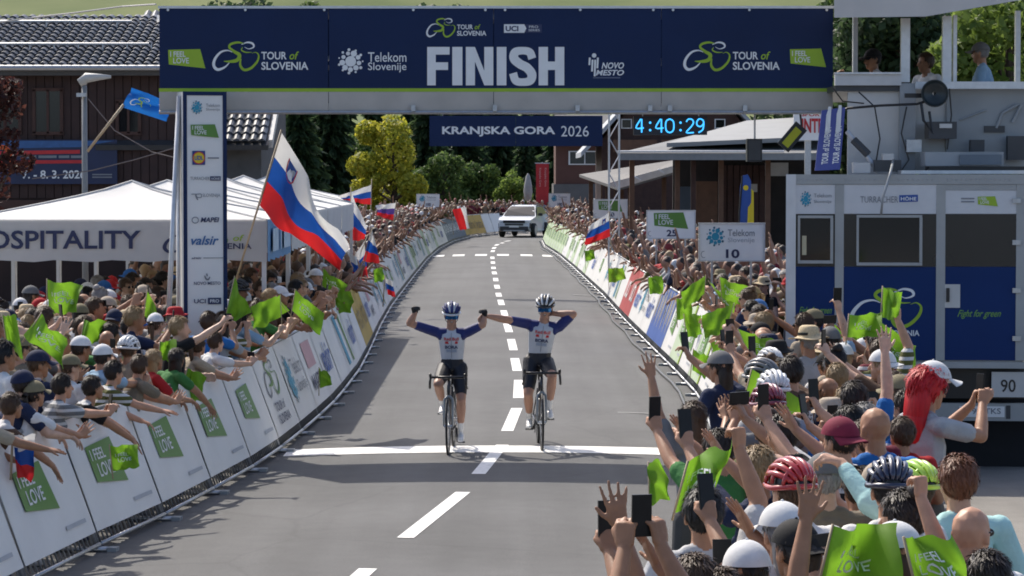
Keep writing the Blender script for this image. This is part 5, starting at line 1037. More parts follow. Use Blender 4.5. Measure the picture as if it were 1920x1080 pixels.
def hand(B, W, d, n, side, kind, tag='skin', fk=1.0, mitt=False):
    d = Vector(d).normalized(); n = Vector(n); n = (n-d*n.dot(d)).normalized(); s = d.cross(n)*side      # s points to the thumb side
    if mitt:
        B.bone(W, .028, W+d*.08, (.035, .03, .035), tag, True); B.bone(W+d*.08, .034, W+d*(.15 if kind != 'fist' else .09)+n*.02, .022, tag, True); return
    B.bone(W-d*.01, .027, W+d*.035+s*.018, .020, tag, True); B.bone(W+d*.02+s*.022, .019, W+d*.085+s*.026, .0155, tag, True); B.bone(W+d*.02-s*.02, .019, W+d*.08-s*.026, .0155, tag, True); B.bone(W+d*.085+s*.026, .0155, W+d*.08-s*.026, .0155, tag, True); B.bone(W+d*.03, .02, W+d*.085, .017, tag, True)
    curl = {'open': (.10, .15), 'relaxed': (.45, .8), 'grip': (1.0, 1.9), 'fist': (1.5, 2.7)}[kind]; spread = {'open': .22, 'relaxed': .06, 'grip': .05, 'fist': 0}[kind]
    for k, (o, L_) in enumerate(((.035, .044), (.0118, .050), (-.0118, .046), (-.034, .037))):
        p = W+d*(.088-.004*abs(k-1.2))+s*o; d1 = (d*math.cos(curl[0])+n*math.sin(curl[0])+s*spread*(1.2-k)*.7).normalized(); q = p+d1*L_; d2 = (d*math.cos(curl[1])+n*math.sin(curl[1])+s*spread*(1.2-k)*.7).normalized(); r_ = q+d2*L_*.85
        B.bone(p, .0098*fk, q, .0090*fk, tag, True); B.bone(q, .0090*fk, r_, .0078*fk, tag, True)
    t0 = W+d*.028+s*.026; k1 = .9 if kind == 'open' else .45; t1 = t0+(s*k1+d*.75+n*.25).normalized()*.045; t2 = t1+((s*.5+d*.85+n*.2) if kind == 'open' else (d*.6+n*.7-s*.25)).normalized()*.034
    B.bone(t0, .0145*fk, t1, .0118*fk, tag, True); B.bone(t1, .0118*fk, t2, .0092*fk, tag, True)
def head(B, hc, Rh, tag='skin', hair=False):
    f = lambda x, y, z: hc+Rh @ Vector((x, y, z)); R3 = np.array(Rh)
    B.bone(f(0, -.008, .022), (.076, .097, .092), f(0, .004, .0), (.072, .088, .085), tag, rot=R3); B.bone(f(0, .030, -.035), (.062, .060, .05), f(0, .055, -.092), (.032, .030, .026), tag, rot=R3)
    B.bone(f(0, .093, .0), .011, f(0, .110, -.032), .0145, tag, True)
    for s in (-1, 1): B.bone(f(s*.077, -.012, -.004), (.011, .02, .024), f(s*.076, -.006, -.034), (.009, .014, .012), tag, True, R3)
    if hair: B.bone(f(0, -.02, .035), (.083, .098, .090), f(0, -.035, -.015), (.078, .075, .06), 'hair', rot=R3)
def person_body(P, lod):
    """P: pose dict. lod 0 near, 1 middle, 2 far."""
    B = Body(); lean, tw = R(P.get('lean', 3)), R(P.get('twist', 0)); Rt = Matrix.Rotation(-lean, 3, 'X') @ Matrix.Rotation(tw, 3, 'Z'); hip = V3(0, 0, .95); back = -math.sin(lean)*.22
    hipo = V3(0, back, 0)
    U = lambda x, y, z: hip+hipo+Rt @ (Vector((x, y, z))-hip); rt = np.array(Rt); g = P.get('girth', 1.0); f = P.get('fem', 0)
    B.bone(V3(0, back, .90), (.155*g, .115*g, .10), U(0, 0, 1.0), (.145*g, .11*g, .1), 'pants')
    B.bone(U(0, .005, .93), (.160*g, .122*g, .05), U(0, .005, 1.08), ((.150-.012*f)*g, .116*g, .10), 'shirt', rot=rt); B.bone(U(0, .005, 1.08), ((.150-.012*f)*g, .116*g, .10), U(0, .0, 1.27), (.158*g, .120*g, .11), 'shirt', rot=rt); B.bone(U(0, 0, 1.27), (.158*g, .120*g, .11), U(0, -.01, 1.38), (.135*g, .085*g, .06), 'shirt', rot=rt)
    B.bone(U(-.145, -.01, 1.395), (.06, .06, .055), U(.145, -.01, 1.395), (.06, .06, .055), 'shirt'); B.bone(U(-.07, -.015, 1.425), .05, U(.07, -.015, 1.425), .05, 'shirt')
    if f: B.bone(U(-.065, .085, 1.25), .06, U(.065, .085, 1.25), .06, 'shirt')
    hy, hp = R(P.get('hyaw', 0)), R(P.get('hpitch', 0)); nb = U(0, -.005, 1.44); Rh = Matrix.Rotation(hy, 3, 'Z') @ Matrix.Rotation(hp-lean*.25, 3, 'X'); hc = nb+V3(0, .025+.05*math.sin(lean), .155); hc = nb+(hc-nb)
    B.bone(nb-V3(0, 0, .04), .060, hc-V3(0, .012, .05), .052, 'skin'); head(B, hc, Rh, hair=(lod == 2))
    grips = []
    for s, key in ((1, 'R'), (-1, 'L')):
        S = U(s*.185, -.01, 1.39); tgt, kind, pole = P[key][:3]; H = Vector(tgt); pole = Vector(pole) if pole else V3(s*.6, -.3, -.8); E, W = ik(S, H, .285, .255, pole); pn = P[key][3] if len(P[key]) > 3 else (0, 1, 0)
        sl = P.get('sleeve', .62); M_ = S.lerp(E, min(1, sl))
        B.bone(S, .058, E, .041, 'skin'); B.bone(S, .064*min(g, 1.08), M_, .060, 'shirt')
        if sl > 1: B.bone(M_, .052, E.lerp(W, sl-1), .040, 'shirt')
        B.bone(E, .042, E.lerp(W, .35), .041, 'skin'); B.bone(E.lerp(W, .35), .041, W, .027, 'skin')
        fd = (W-E).normalized(); hd = P[key][4] if len(P[key]) > 4 else fd; hand(B, W, hd, pn, -s, kind, fk=(1.0, 1.35, 1)[lod], mitt=(lod == 2)); grips.append((W+Vector(hd).normalized()*.085, kind))
    for s in (-1, 1):
        st = P.get('stance', .10); k_ = V3(s*(st+.01), .03+back*.5, .49); an = V3(s*(st+.015), -.02, .09); hp_ = V3(s*.085, back, .90); sh = P.get('shorts', True)
        B.bone(hp_, .092*g, k_, .066, 'pants'); B.bone(k_, .057 if sh else .062, V3(s*(st+.012), -.03, .33), .056 if sh else .06, 'skin' if sh else 'pants'); B.bone(V3(s*(st+.012), -.03, .33), .056, an, .040 if sh else .048, 'skin' if sh else 'pants'); B.bone(an-V3(0, .02, .035), (.042, .055, .045), V3(s*(st+.03), .13, .038), (.042, .05, .032), 'shoe')
    return B, hc, Rh, grips
shoe_m = ramp_mat('shoes', [(.6, .6, .6), (.03, .03, .03), (.2, .2, .22), (.05, .07, .15)], .7)
N_ = None
POSES = {
 'phone_low': dict(lean=4, R=((.055, .40, 1.50), 'grip', N_, (-.5, .6, 0), (-.15, .3, 1)), L=((-.055, .40, 1.49), 'grip', N_, (.5, .6, 0), (.15, .3, 1)), hpitch=-2),
 'phone_high': dict(lean=2, R=((.06, .34, 1.84), 'grip', N_, (-.4, .7, 0), (-.1, .2, 1)), L=((-.06, .34, 1.83), 'grip', N_, (.4, .7, 0), (.1, .2, 1)), hpitch=10, fem=1),
 'phone_one': dict(lean=4, R=((.16, .30, 1.88), 'grip', N_, (-.3, .8, 0), (-.1, .15, 1)), L=((-.24, .22, 1.02), 'relaxed', N_, (1, 0, 0)), hpitch=6),
 'phone_left': dict(lean=4, L=((-.18, .30, 1.86), 'grip', N_, (.3, .8, 0), (.1, .15, 1)), R=((.24, .25, 1.06), 'relaxed', N_, (-1, 0, 0)), hpitch=6, shorts=False),
 'cheer': dict(lean=0, R=((.36, .12, 1.92), 'open', (1, -.2, -.3), (0, 1, 0), (.15, .1, 1)), L=((-.38, .14, 1.88), 'open', (-1, -.2, -.3), (0, 1, 0), (-.15, .1, 1)), hpitch=6),
 'wave': dict(lean=3, R=((.27, .16, 1.93), 'open', (1, -.2, -.3), (0, 1, 0), (.05, .15, 1)), L=((-.22, .30, 1.08), 'relaxed', N_, (0, 0, -1)), girth=1.08),
 'wave_left': dict(lean=5, L=((-.25, .22, 1.90), 'open', (-1, -.2, -.3), (0, 1, 0), (-.05, .2, 1)), R=((.22, .32, 1.10), 'relaxed', N_, (0, 0, -1)), fem=1),
 'clap': dict(lean=6, R=((.035, .36, 1.33), 'open', N_, (-1, 0, 0), (-.1, .6, .8)), L=((-.04, .36, 1.31), 'open', N_, (1, 0, 0), (.1, .6, .8)), hyaw=14),
 'lean': dict(lean=40, R=((.20, .86, .80), 'open', (1, -.2, .4), (0, .3, -1), (.05, .6, -.8)), L=((-.22, .84, .86), 'open', (-1, -.2, .4), (0, .3, -1), (-.05, .7, -.7)), hpitch=18, hyaw=20),
 'reach': dict(lean=24, R=((.24, .74, 1.12), 'open', N_, (-.3, .2, -1), (0, 1, -.15)), L=((-.2, .48, 1.04), 'relaxed', N_, (0, 0, -1)), hyaw=22, fem=1),
 'stand': dict(lean=3, R=((.22, .24, 1.05), 'relaxed', N_, (-1, 0, 0)), L=((-.21, .26, 1.07), 'relaxed', N_, (1, 0, 0)), hyaw=-12, girth=1.1, shorts=False),
 'stand_slim': dict(lean=4, R=((.19, .32, 1.12), 'relaxed', N_, (0, 0, -1)), L=((-.19, .33, 1.12), 'relaxed', N_, (0, 0, -1)), hyaw=15, fem=1, sleeve=.35),
 'flag': dict(lean=2, R=((.2, .22, 1.86), 'fist', (1, -.2, -.4), (-.5, .8, 0), (0, .1, 1)), L=((-.24, .18, 1.02), 'relaxed', N_, (1, 0, 0)), sleeve=.75),
 'rail': dict(lean=27, R=((.17, .52, 1.10), 'relaxed', N_, (0, 0, -1), (-.1, .8, -.5)), L=((-.16, .54, 1.08), 'relaxed', N_, (0, 0, -1), (.1, .8, -.5)), hyaw=18, hpitch=16),
 'film_out': dict(lean=10, R=((.12, .52, 1.66), 'grip', N_, (-.3, .7, 0), (-.1, .5, .9)), L=((-.24, .30, 1.10), 'relaxed', N_, (1, 0, 0)), hpitch=2),
 'film_left': dict(lean=8, L=((-.14, .50, 1.70), 'grip', N_, (.3, .7, 0), (.1, .5, .9)), R=((.06, .46, 1.62), 'open', N_, (-1, .3, 0), (-.3, .4, .8)), hpitch=4, fem=1),
 'rail_phone': dict(lean=24, R=((.05, .66, 1.28), 'grip', N_, (-.5, .6, 0), (-.1, .4, .9)), L=((-.06, .66, 1.27), 'grip', N_, (.5, .6, 0), (.1, .4, .9)), hyaw=10, hpitch=8, fem=1),
 'rail_clap': dict(lean=22, R=((.04, .58, 1.16), 'open', N_, (-1, 0, 0), (-.1, .7, .6)), L=((-.05, .56, 1.15), 'open', N_, (1, 0, 0), (.1, .7, .6)), hyaw=28, hpitch=10),
 'bang': dict(lean=33, R=((.12, .72, .84), 'open', (1, -.2, .4), (0, .3, -1), (-.05, .5, -.85)), L=((-.30, .50, 1.06), 'relaxed', (-1, -.2, .2), (0, 0, -1)), hpitch=14, hyaw=30, sleeve=.5),
 'flag_low': dict(lean=8, R=((.20, .44, 1.40), 'fist', N_, (-.5, .8, 0), (-.1, .4, 1)), L=((-.22, .28, 1.08), 'relaxed', N_, (1, 0, 0)), sleeve=.6, hyaw=10),
 'point': dict(lean=6, L=((-.42, .40, 1.66), 'grip', N_, (0, 0, -1), (-.75, .6, .35)), R=((.22, .26, 1.05), 'relaxed', N_, (-1, 0, 0)), sleeve=1.8),
}
TAGS = {'skin': 0, 'shirt': 1, 'pants': 2, 'shoe': 3, 'hair': 4}
PRO = {}
def proto(pose, lod):
    k = (pose, lod)
    if k not in PRO:
        B, hc, Rh, grips = person_body(POSES[pose], lod); me = B.remesh((.0072, .0145, .028)[lod], (.27, .34, .075)[lod], 'person', (2, 1, 0)[lod]); B.regions(me, TAGS)
        if lod < 2:
            for m in (skin, shirt, trousers, shoe_m): me.materials.append(m)
        PRO[k] = (me, hc, Rh, grips)
    return PRO[k]
# ---- head pieces, modelled around the head centre
def shell(c, r, keep, n=28, m=18, jit=0, seed=0, name='hair', mats=None, thick=0):
    b = MB(); b.sphere(c, r, n, m); rr = random.Random(seed); co = []
    for p in b.v:
        q = p.copy()
        if jit: q = Vector(c)+(q-Vector(c))*(1+jit*mnoise.noise(q*38+Vector((seed, 0, 0)))+.5*jit*mnoise.noise(q*95))
        co.append(q)
    f = [q for q in b.f if keep(sum((b.v[i] for i in q), Vector())/len(q))]; o = MB(); o.v = co; o.f = f; o.m = [0]*len(f); return o
def strand_into(o, n, seed, c=(0, -.010, .026), length=.045):
    r = random.Random(seed); F = list(o.f); V = list(o.v); c = Vector(c)
    for k in range(n):
        f = r.choice(F); p = sum((V[i] for i in f), Vector())/len(f); nn = (p-c).normalized(); t = Vector((r.uniform(-.5, .5), -.45+r.uniform(-.4, .4), -1.0)); t = (t-nn*t.dot(nn))
        if t.length < .05: t = nn.orthogonal()
        t.normalize(); s_ = nn.cross(t)*r.uniform(.0022, .0045); L_ = length*r.uniform(.5, 1.2); a = p+nn*.002; m = a+t*L_*.55+nn*r.uniform(.002, .008); e = a+t*L_+nn*r.uniform(-.004, .010); i = len(o.v)
        o.v += [a-s_, a+s_, m+s_*.8, m-s_*.8, e]; o.f += [(i, i+1, i+2, i+3), (i+3, i+2, i+4)]; o.m += [0, 0]
    return o
def hair_short(seed, lowz=-.058, front=.05): return strand_into(hair_shell(seed, lowz, front), 750, seed)
def hair_shell(seed, lowz=-.058, front=.05): return shell((0, -.010, .026), (.0855, .1045, .101), lambda p: (p.z > front+.02 or (p.y < .045 and p.z > .012) or (p.y < -.02+.5*(p.z+.06) and p.z > lowz)), 44, 30, .075, seed)
def hull_into(o, a, ra, b, rb):
    bm = bmesh.new(); vs = [bm.verts.new(Vector(p)) for p in np.vstack([D2*np.array(v3(ra))+np.array(a), D2*np.array(v3(rb))+np.array(b)])]; g = bmesh.ops.convex_hull(bm, input=vs); bmesh.ops.delete(bm, geom=list({e for e in g['geom_interior']+g['geom_unused'] if isinstance(e, bmesh.types.BMVert)}), context='VERTS'); bm.verts.index_update()
    o.add([v.co.copy() for v in bm.verts], [[v.index for v in f.verts] for f in bm.faces]); bm.free()
def mk(o, name, mats, rough_seed=None):
    if rough_seed is not None: o.v = [p+Vector((mnoise.noise(p*40), mnoise.noise(p*40+Vector((9, 0, 0))), 0))*.008 for p in o.v]
    return o.mesh(name, mats, True)
HM = {}
for i in range(3): HM['short%d' % i] = ('hair', mk(hair_short(i*7+1, (-.058, -.07, -.045)[i], (.05, .058, .045)[i]), 'hair', hairm))
o = hair_short(30, -.07); hull_into(o, (0, -.052, -.01), (.080, .056, .06), (0, -.075, -.13), (.078, .042, .05)); hull_into(o, (0, -.075, -.13), (.078, .042, .05), (0, -.08, -.25), (.06, .028, .03)); HM['long'] = ('hair', mk(o, 'hair', hairm, 1))
o = hair_short(31, -.06); hull_into(o, (0, -.11, .03), .03, (0, -.15, .0), .035); hull_into(o, (0, -.15, .0), .035, (0, -.13, -.2), .018); HM['ponytail'] = ('hair', mk(o, 'hair', hairm, 2))
o = hair_short(32, -.06); o.sphere((0, -.07, .12), .042, 14, 10); HM['bun'] = ('hair', mk(o, 'hair', hairm, 3))
def cap_mesh(back=False):
    o = shell((0, -.006, .022), (.0925, .1115, .110), lambda p: p.z > .030, 30, 22); sg = -1 if back else 1; vs = []; n = 13
    for k in range(n):
        a = (k/(n-1)-.5)*2.3; x0, y0 = .0925*math.sin(a), .1115*math.cos(a)-.006; ext = .078*max(0, math.cos(a*.78))**.8; vs += [V3(x0, sg*y0, .036), V3(x0*1.02, sg*(y0+ext), .030-.028*math.sin(abs(a))**2-.008)]
    o.add(vs, [(2*i, 2*i+1, 2*i+3, 2*i+2) for i in range(n-1)]); o.add([v+V3(0, 0, -.005) for v in vs], [(2*i, 2*i+2, 2*i+3, 2*i+1) for i in range(n-1)]); o.sphere((0, -.006, .132), .007, 8, 5); return o
HM['cap'] = ('cap', mk(cap_mesh(), 'cap', hatm)); HM['cap_back'] = ('cap', mk(cap_mesh(True), 'cap', hatm))
def brim_hat(r1=.165, crown=.115):
    o = MB(); prof = [(.001, crown), (.055, crown+.002), (.078, crown-.012), (.088, crown-.05), (.092, .04), (.10, .034), (.13, .026), (r1, .020), (r1-.002, .016), (.12, .02), (.09, .028)]; o.lathe(prof, (0, -.004, .02), 'Z', 30); o.v = [V3(p.x*.95, p.y*1.12, p.z+.012*math.sin(p.x*20)*(abs(p.x)+abs(p.y) > .13)) for p in o.v]; return o
HM['bucket'] = ('bucket_hat', mk(brim_hat(.14), 'bucket_hat', hatm)); o = brim_hat(.175, .125); o.m = [0]*len(o.m); n0 = len(o.f); o.lathe([(.0935, .066), (.0945, .045), (.0935, .042)], (0, -.004, .02), 'Z', 30, 1); o.v = o.v[:n0*0]+o.v; HM['straw'] = ('straw_hat', mk(o, 'straw_hat', [straw, black]))
def helmet_mesh():
    o = shell((0, -.008, .035), (.086, .118, .098), lambda p: p.z > .018, 24, 16); o.m = [1]*len(o.f)
    for k in range(-3, 4):
        a = k*.36; pts = []
        for j in range(13):
            th = -1.32+j*2.64/12; y = math.sin(th)*(.138-.012*abs(k)); zz = math.cos(th); x = math.sin(a)*(.098*(.35+.65*zz)); z = math.cos(a)*zz*.112; pts.append(V3(x, y-.012, .036+max(z, -.01)))
        o.tube(pts, [.006]+[.0135]*11+[.007], 8)
    for y in (-.075, -.005, .065):
        s = math.sqrt(1-(y/.145)**2); o.tube([V3(.098*s*math.sin(b_), y-.012, .032+.108*s*math.cos(b_)) for b_ in np.linspace(-1.45, 1.45, 13)], .009, 7)
    o.tube([V3(.098*math.cos(t), .136*math.sin(t)-.012, .026+.012*abs(math.sin(t))) for t in np.linspace(0, 6.283, 30)[:-1]], .0125, 8, closed=True); return o
HM['helmet'] = ('cycle_helmet', mk(helmet_mesh(), 'cycle_helmet', [helmetm, black]))
o = MB()
for s in (-1, 1):
    o.sphere((s*.034, .083, .002), (.026, .016, .018), 10, 7); o.cyl((s*.055, .082, .006), (s*.079, .0, .01), .0035, n=5)
HM['glasses'] = ('sunglasses', mk(o, 'sunglasses', glassdark))
o = MB()
for s in (-1, 1): o.sphere((s*.030, .0885, .002), (.011, .006, .007), 8, 6); o.box((s*.031, .0935, .020), (.028, .008, .006))
o.box((0, .0865, -.062), (.036, .008, .006)); HM['face'] = ('eyes', mk(o, 'eyes', mat('eye dark', (.03, .018, .014), .4)))
def phone_mesh():
    b = MB(); b.box((0, 0, 0), (.075, .009, .155), 0); b.box((.02, .006, .055), (.028, .004, .032), 0); b.box((0, -.0052, 0), (.069, .001, .147), 1); return b.mesh('phone', [phone_black, phone_screen])
PH = phone_mesh()
SHIRTS = {'white': (.68, .68, .67), 'pale grey': (.38, .39, .40), 'grey': (.16, .165, .17), 'black': (.014, .014, .016), 'navy': (.018, .027, .065), 'olive': (.10, .10, .032), 'red': (.38, .022, .025), 'blue': (.02, .14, .42), 'light blue': (.28, .42, .55), 'beige': (.40, .33, .24), 'brown': (.10, .06, .04), 'green': (.05, .18, .05), 'orange': (.55, .14, .02), 'maroon': (.13, .015, .03), 'pink': (.55, .25, .28), 'yellow': (.55, .45, .04), 'aqua': (.42, .66, .64), 'taupe': (.20, .165, .12)}
HAIRC = {'dark hair': (.022, .014, .010), 'brown hair': (.07, .038, .02), 'fair hair': (.32, .21, .10), 'grey hair': (.28, .27, .26), 'black hair': (.010, .009, .009), 'reddish hair': (.16, .055, .022)}
CAPC = {'white': (.66, .66, .65), 'black': (.014, .014, .015), 'navy': (.016, .022, .055), 'grey': (.15, .15, .15), 'beige': (.42, .35, .27), 'red': (.40, .02, .025), 'khaki': (.20, .17, .10), 'maroon': (.20, .02, .045), 'blue': (.03, .12, .35), 'lime': (.45, .70, .08)}
ALLP = []; NAMED = set()
def spectator(X, Y, yaw, pose, shirt_n, headk, hairn, capn, label, s=1.0, lod=None, glasses=False, face=False, phone=True, z=0, own_flag=False):
    lod = (0 if Y < 27 else 1) if lod is None else lod
    me, hc, Rh, grips = proto(pose, lod); o = put('person', me); o.location = (X, Y, z); o.rotation_euler = (0, 0, yaw); o.scale = (s, s, s); o.color = (*SHIRTS[shirt_n], 1); tag(o, label, 'person', 'spectators'); ALLP.append((X, Y))
    M = Matrix.Translation(hc) @ Rh.to_4x4()
    def on(key, col=None): nm, m_ = HM[key]; return put(nm, m_, o, M, col)
    if headk == 'bald': pass
    elif headk in ('long', 'ponytail', 'bun') or headk.startswith('short'): on(headk, HAIRC[hairn])
    else:
        on(('short0', 'long', 'short1', 'ponytail')[int(abs(X*37+Y*11)) % 4] if headk != 'helmet' and z < 1 else 'short2', HAIRC[hairn]).scale = (.90, .91, .88); on(headk, CAPC[capn]).scale = (1.03, 1.03, 1.03)
    if glasses: on('glasses')
    if face: on('face')
    if phone and pose.startswith(('phone', 'film', 'rail_phone')) and Y < 46:
        gp = [g for g, k in grips if k == 'grip']; c = sum(gp, Vector())/len(gp)+V3(0, .0, .045 if len(gp) == 1 else .03); r_ = random.Random(int(X*1000+Y*77)); Mw = Matrix.LocRotScale(o.location, o.rotation_euler, o.scale)
        L = Matrix.Rotation(R(90) if r_.random() < .3 else 0, 4, 'Y'); ph = put('phone', PH, None, Mw @ Matrix.Translation(c) @ Matrix.Rotation(R(r_.uniform(-12, 8)), 4, 'X') @ L)
        lb = label.replace('person in ', 'phone of one in ').replace(' shirt with', ' with').replace('short ', '')
        lb = ' '.join(lb.split()[:16]); tag(ph, lb, 'phone', 'phones held up by spectators')
    if pose == 'flag_low' and own_flag:
        Mw = Matrix.LocRotScale(o.location, o.rotation_euler, o.scale); p = Mw @ grips[0][0]; r_ = random.Random(int(X*999+Y*55)); u, v = to_px(p); k = FPX/p.y; a = r_.uniform(-.7, .5); tu, tv = u+a*.36*k, v-.36*k*math.cos(a); mu, mv = u+a*.10*k, v-.10*k; sd = r_.choice([-1, 1, 1]); Lx = .36*k*sd; dr = r_.uniform(.08, .30)*k
        lb = label.replace('person in ', 'lime flag of one in ').replace(' shirt with', ' with').replace('short ', '').replace(' waving a flag', '')
        flag(' '.join(lb.split()[:16]), [(tu, tv), (tu+Lx, tv+dr), (tu+Lx*.85, tv+dr+.26*k), (mu, mv)], p.y, int(X*77+Y*13), [lime_flag], ((u-a*.1*k, v+.12*k), (tu, tv-1)), .07, words=Y < 45 and sd > 0, group=GG, pole_r=.005, nx=12, ny=8)
    return o
def near(u, v, yaw, pose, shirt_n, headk, hairn='dark hair', capn='black', label='', s=1.0, glasses=False, face=False, phone=True, lod=None):
    me, hc, Rh, g = proto(pose, 0 if v > 700 or lod == 0 else 1); Rz = Matrix.Rotation(R(yaw), 3, 'Z'); s *= 1.05 if u > 1000 else 1.0; v += 16 if u > 1000 and v > 700 else 0; p = on_z(u, v, hc.z*s); q = p-(Rz @ hc)*s
    NAMED.add(label); return spectator(q.x, q.y, R(yaw), pose, shirt_n, headk, hairn, capn, label, s, None, glasses, face, phone)
# right foreground, from the bottom of the picture upwards
near(1490, 1018, 30, 'film_left', 'grey', 'cap_back', 'dark hair', 'black', 'person in grey shirt and worn black cap with raised hands, bottom right', .98)
near(1466, 985, 8, 'clap', 'white', 'cap', 'grey hair', 'white', 'person in white shirt and white cap, half hidden behind the black cap', 1.0)
near(1480, 908, 12, 'clap', 'white', 'helmet', 'brown hair', 'red', 'person in white shirt and bright red cycle helmet near the camera', 1.02)
near(1668, 905, 10, 'stand', 'white', 'helmet', 'black hair', 'navy', 'person in white jersey and dark navy cycle helmet near the camera', 1.02)
near(1716, 908, 10, 'stand_slim', 'grey', 'helmet', 'brown hair', 'lime', 'person in lime yellow cycle helmet beside the navy helmet', .98)
near(1822, 985, -25, 'stand', 'white', 'bald', 'grey hair', 'black', 'bald person in white shirt and sunglasses at the bottom right', 1.0, glasses=True)
near(1795, 890, 15, 'point', 'aqua', 'short0', 'reddish hair', 'black', 'person in pale aqua long sleeved shirt with reddish hair, arm stretched left', 1.03)
near(1545, 885, 15, 'phone_low', 'taupe', 'cap', 'grey hair', 'grey', 'person in taupe shirt and dark grey cap beside the red helmet', 1.0)
near(1574, 812, 38, 'film_left', 'black', 'cap_back', 'dark hair', 'maroon', 'person in black shirt and maroon cap with raised arms', 1.02)
near(1640, 788, 12, 'clap', 'blue', 'bald', 'dark hair', 'black', 'person in bright blue shirt with shaved head behind the maroon cap', 1.05)
near(1600, 735, 15, 'wave', 'blue', 'short1', 'dark hair', 'black', 'person in bright blue shirt with dark hair and one arm up', 1.0)
near(1690, 800, 12, 'stand_slim', 'red', 'short1', 'brown hair', 'black', 'person in red shirt behind the shaved head', .9)
near(1438, 750, 20, 'phone_low', 'grey', 'helmet', 'dark hair', 'maroon', 'person in magenta red cycle helmet amid raised arms', 1.0)
near(1449, 723, 20, 'stand', 'pale grey', 'helmet', 'dark hair', 'white', 'person in white cycle helmet just behind the magenta one', 1.02)
near(1466, 800, 40, 'film_out', 'brown', 'short1', 'dark hair', 'black', 'person in brown shirt with short dark hair and raised phone', 1.0)
near(1420, 868, 30, 'film_left', 'navy', 'short2', 'fair hair', 'black', 'person in navy checked shirt with ash fair hair, phone held high', 1.0)
near(1318, 950, 8, 'flag', 'white', 'short0', 'black hair', 'black', 'person in white shirt with black hair holding the tall lime flag', 1.0)
near(1300, 1085, 25, 'film_left', 'grey', 'long', 'brown hair', 'black', 'person in grey shirt with brown hair, two hands on a phone at the bottom', .98)
near(1248, 1140, 14, 'phone_high', 'white', 'short1', 'dark hair', 'black', 'person in white shirt holding the leftmost phone at the bottom edge', .97)
near(1400, 1062, 10, 'phone_low', 'white', 'cap', 'dark hair', 'white', 'person in white shirt and white cap at the bottom edge, phone in front', .98)
near(1352, 1110, 6, 'cheer', 'beige', 'short1', 'brown hair', 'black', 'person in beige shirt at the bottom edge with both palms up', .95)
near(1850, 1075, 5, 'stand_slim', 'maroon', 'long', 'dark hair', 'black', 'person with dark brown hair at the very bottom right', .96)
near(1660, 1040, 5, 'flag', 'white', 'short1', 'dark hair', 'black', 'person in white jersey holding the big lime flag at the bottom', .93)
near(1516, 642, 15, 'clap', 'pale grey', 'straw', 'grey hair', 'white', 'person in pale grey shirt and straw hat with black band', 1.0)
near(1650, 662, 8, 'flag', 'olive', 'short0', 'brown hair', 'black', 'young person in olive top holding the lime flags before the truck', 1.0)
near(1556, 640, 12, 'phone_one', 'light blue', 'cap', 'dark hair', 'grey', 'person in light blue shirt and grey cap filming before the truck', 1.0)
near(1580, 672, 15, 'stand', 'beige', 'cap', 'fair hair', 'white', 'person in beige shirt and white cap left of the lime flags', .97)
near(1480, 700, 45, 'film_out', 'brown', 'short0', 'dark hair', 'black', 'person in brown shirt with dark hair, arm stretched up left of the straw hat', 1.0)
near(1350, 690, 45, 'film_out', 'navy', 'cap', 'dark hair', 'grey', 'person in navy shirt and grey cap filming at the right barrier', 1.0)
near(1300, 770, 20, 'wave_left', 'grey', 'long', 'brown hair', 'black', 'person in grey shirt with open hand raised at the right barrier', .93)
near(1345, 830, 30, 'film_left', 'green', 'short1', 'dark hair', 'black', 'person in green shirt with raised phone at the barrier', .97)
# the red haired photographer in front of the truck
o = near(1742, 716, -62, 'phone_low', 'pale grey', 'long', 'reddish hair', 'white', 'person in pale grey printed shirt with long bright red hair, photographing by the truck', 1.06, glasses=True)
for ch_ in o.children:
    if ch_.name.startswith('hair'): ch_.color = (.52, .010, .016, 1); ch_.scale = (1.30, 1.28, 1.20)
nm, m_ = HM['cap']; me, hc, Rh, g = proto('phone_low', 0); put(nm, m_, o, Matrix.Translation(hc+V3(0, .03, .035)) @ Rh.to_4x4() @ Matrix.Scale(1.10, 4), CAPC['white'])
# left foreground: heads over and behind the leaning boards
def near_left(u, v, gap, pose, shirt_n, headk, hairn='dark hair', capn='black', label='', yaw=-50, glasses=False):
    d = 19.0
    while d < 45 and (u-960)/FPX*d > lx(d)-.33-gap: d += .05
    p = at(u, v, d); z = p.z; lod = 0
    if z < 1.43 and pose not in ('lean', 'reach', 'rail', 'rail_phone', 'rail_clap', 'bang'): pose = 'rail'
    me, hc, Rh, g = proto(pose, lod); s = min(1.10, max(.90, z/hc.z)); q = p-(Matrix.Rotation(R(yaw), 3, 'Z') @ hc)*s; NAMED.add(label)
    return spectator(q.x, q.y, R(yaw), pose, shirt_n, headk, hairn, capn, label, s, lod, glasses, False, True)
near_left(44, 722, .05, 'rail', 'navy', 'cap', 'dark hair', 'navy', 'person in navy shirt and navy cap with sunglasses, nearest at the left edge', -55, True)
near_left(72, 684, .3, 'stand', 'navy', 'cap', 'brown hair', 'navy', 'person in navy shirt and plain navy cap behind the nearest one', -48)
near_left(8, 668, .35, 'stand', 'white', 'short1', 'black hair', 'black', 'person with black hair cut off by the left edge', -50)
near_left(132, 690, .25, 'stand', 'white', 'cap', 'brown hair', 'khaki', 'person in white shirt and khaki cap at the left', -40)
near_left(152, 655, .6, 'phone_low', 'black', 'cap', 'dark hair', 'white', 'person in black shirt and white cap behind the khaki cap', -45)
near_left(175, 745, -.08, 'lean', 'black', 'short0', 'dark hair', 'black', 'person in black shirt leaning far over the left boards', -75)
near_left(214, 706, .02, 'reach', 'olive', 'short1', 'dark hair', 'black', 'person in olive shirt reaching over the left boards', -70)
near_left(216, 672, .45, 'clap', 'beige', 'cap', 'grey hair', 'beige', 'person in beige shirt and beige cap behind the olive shirt', -40)
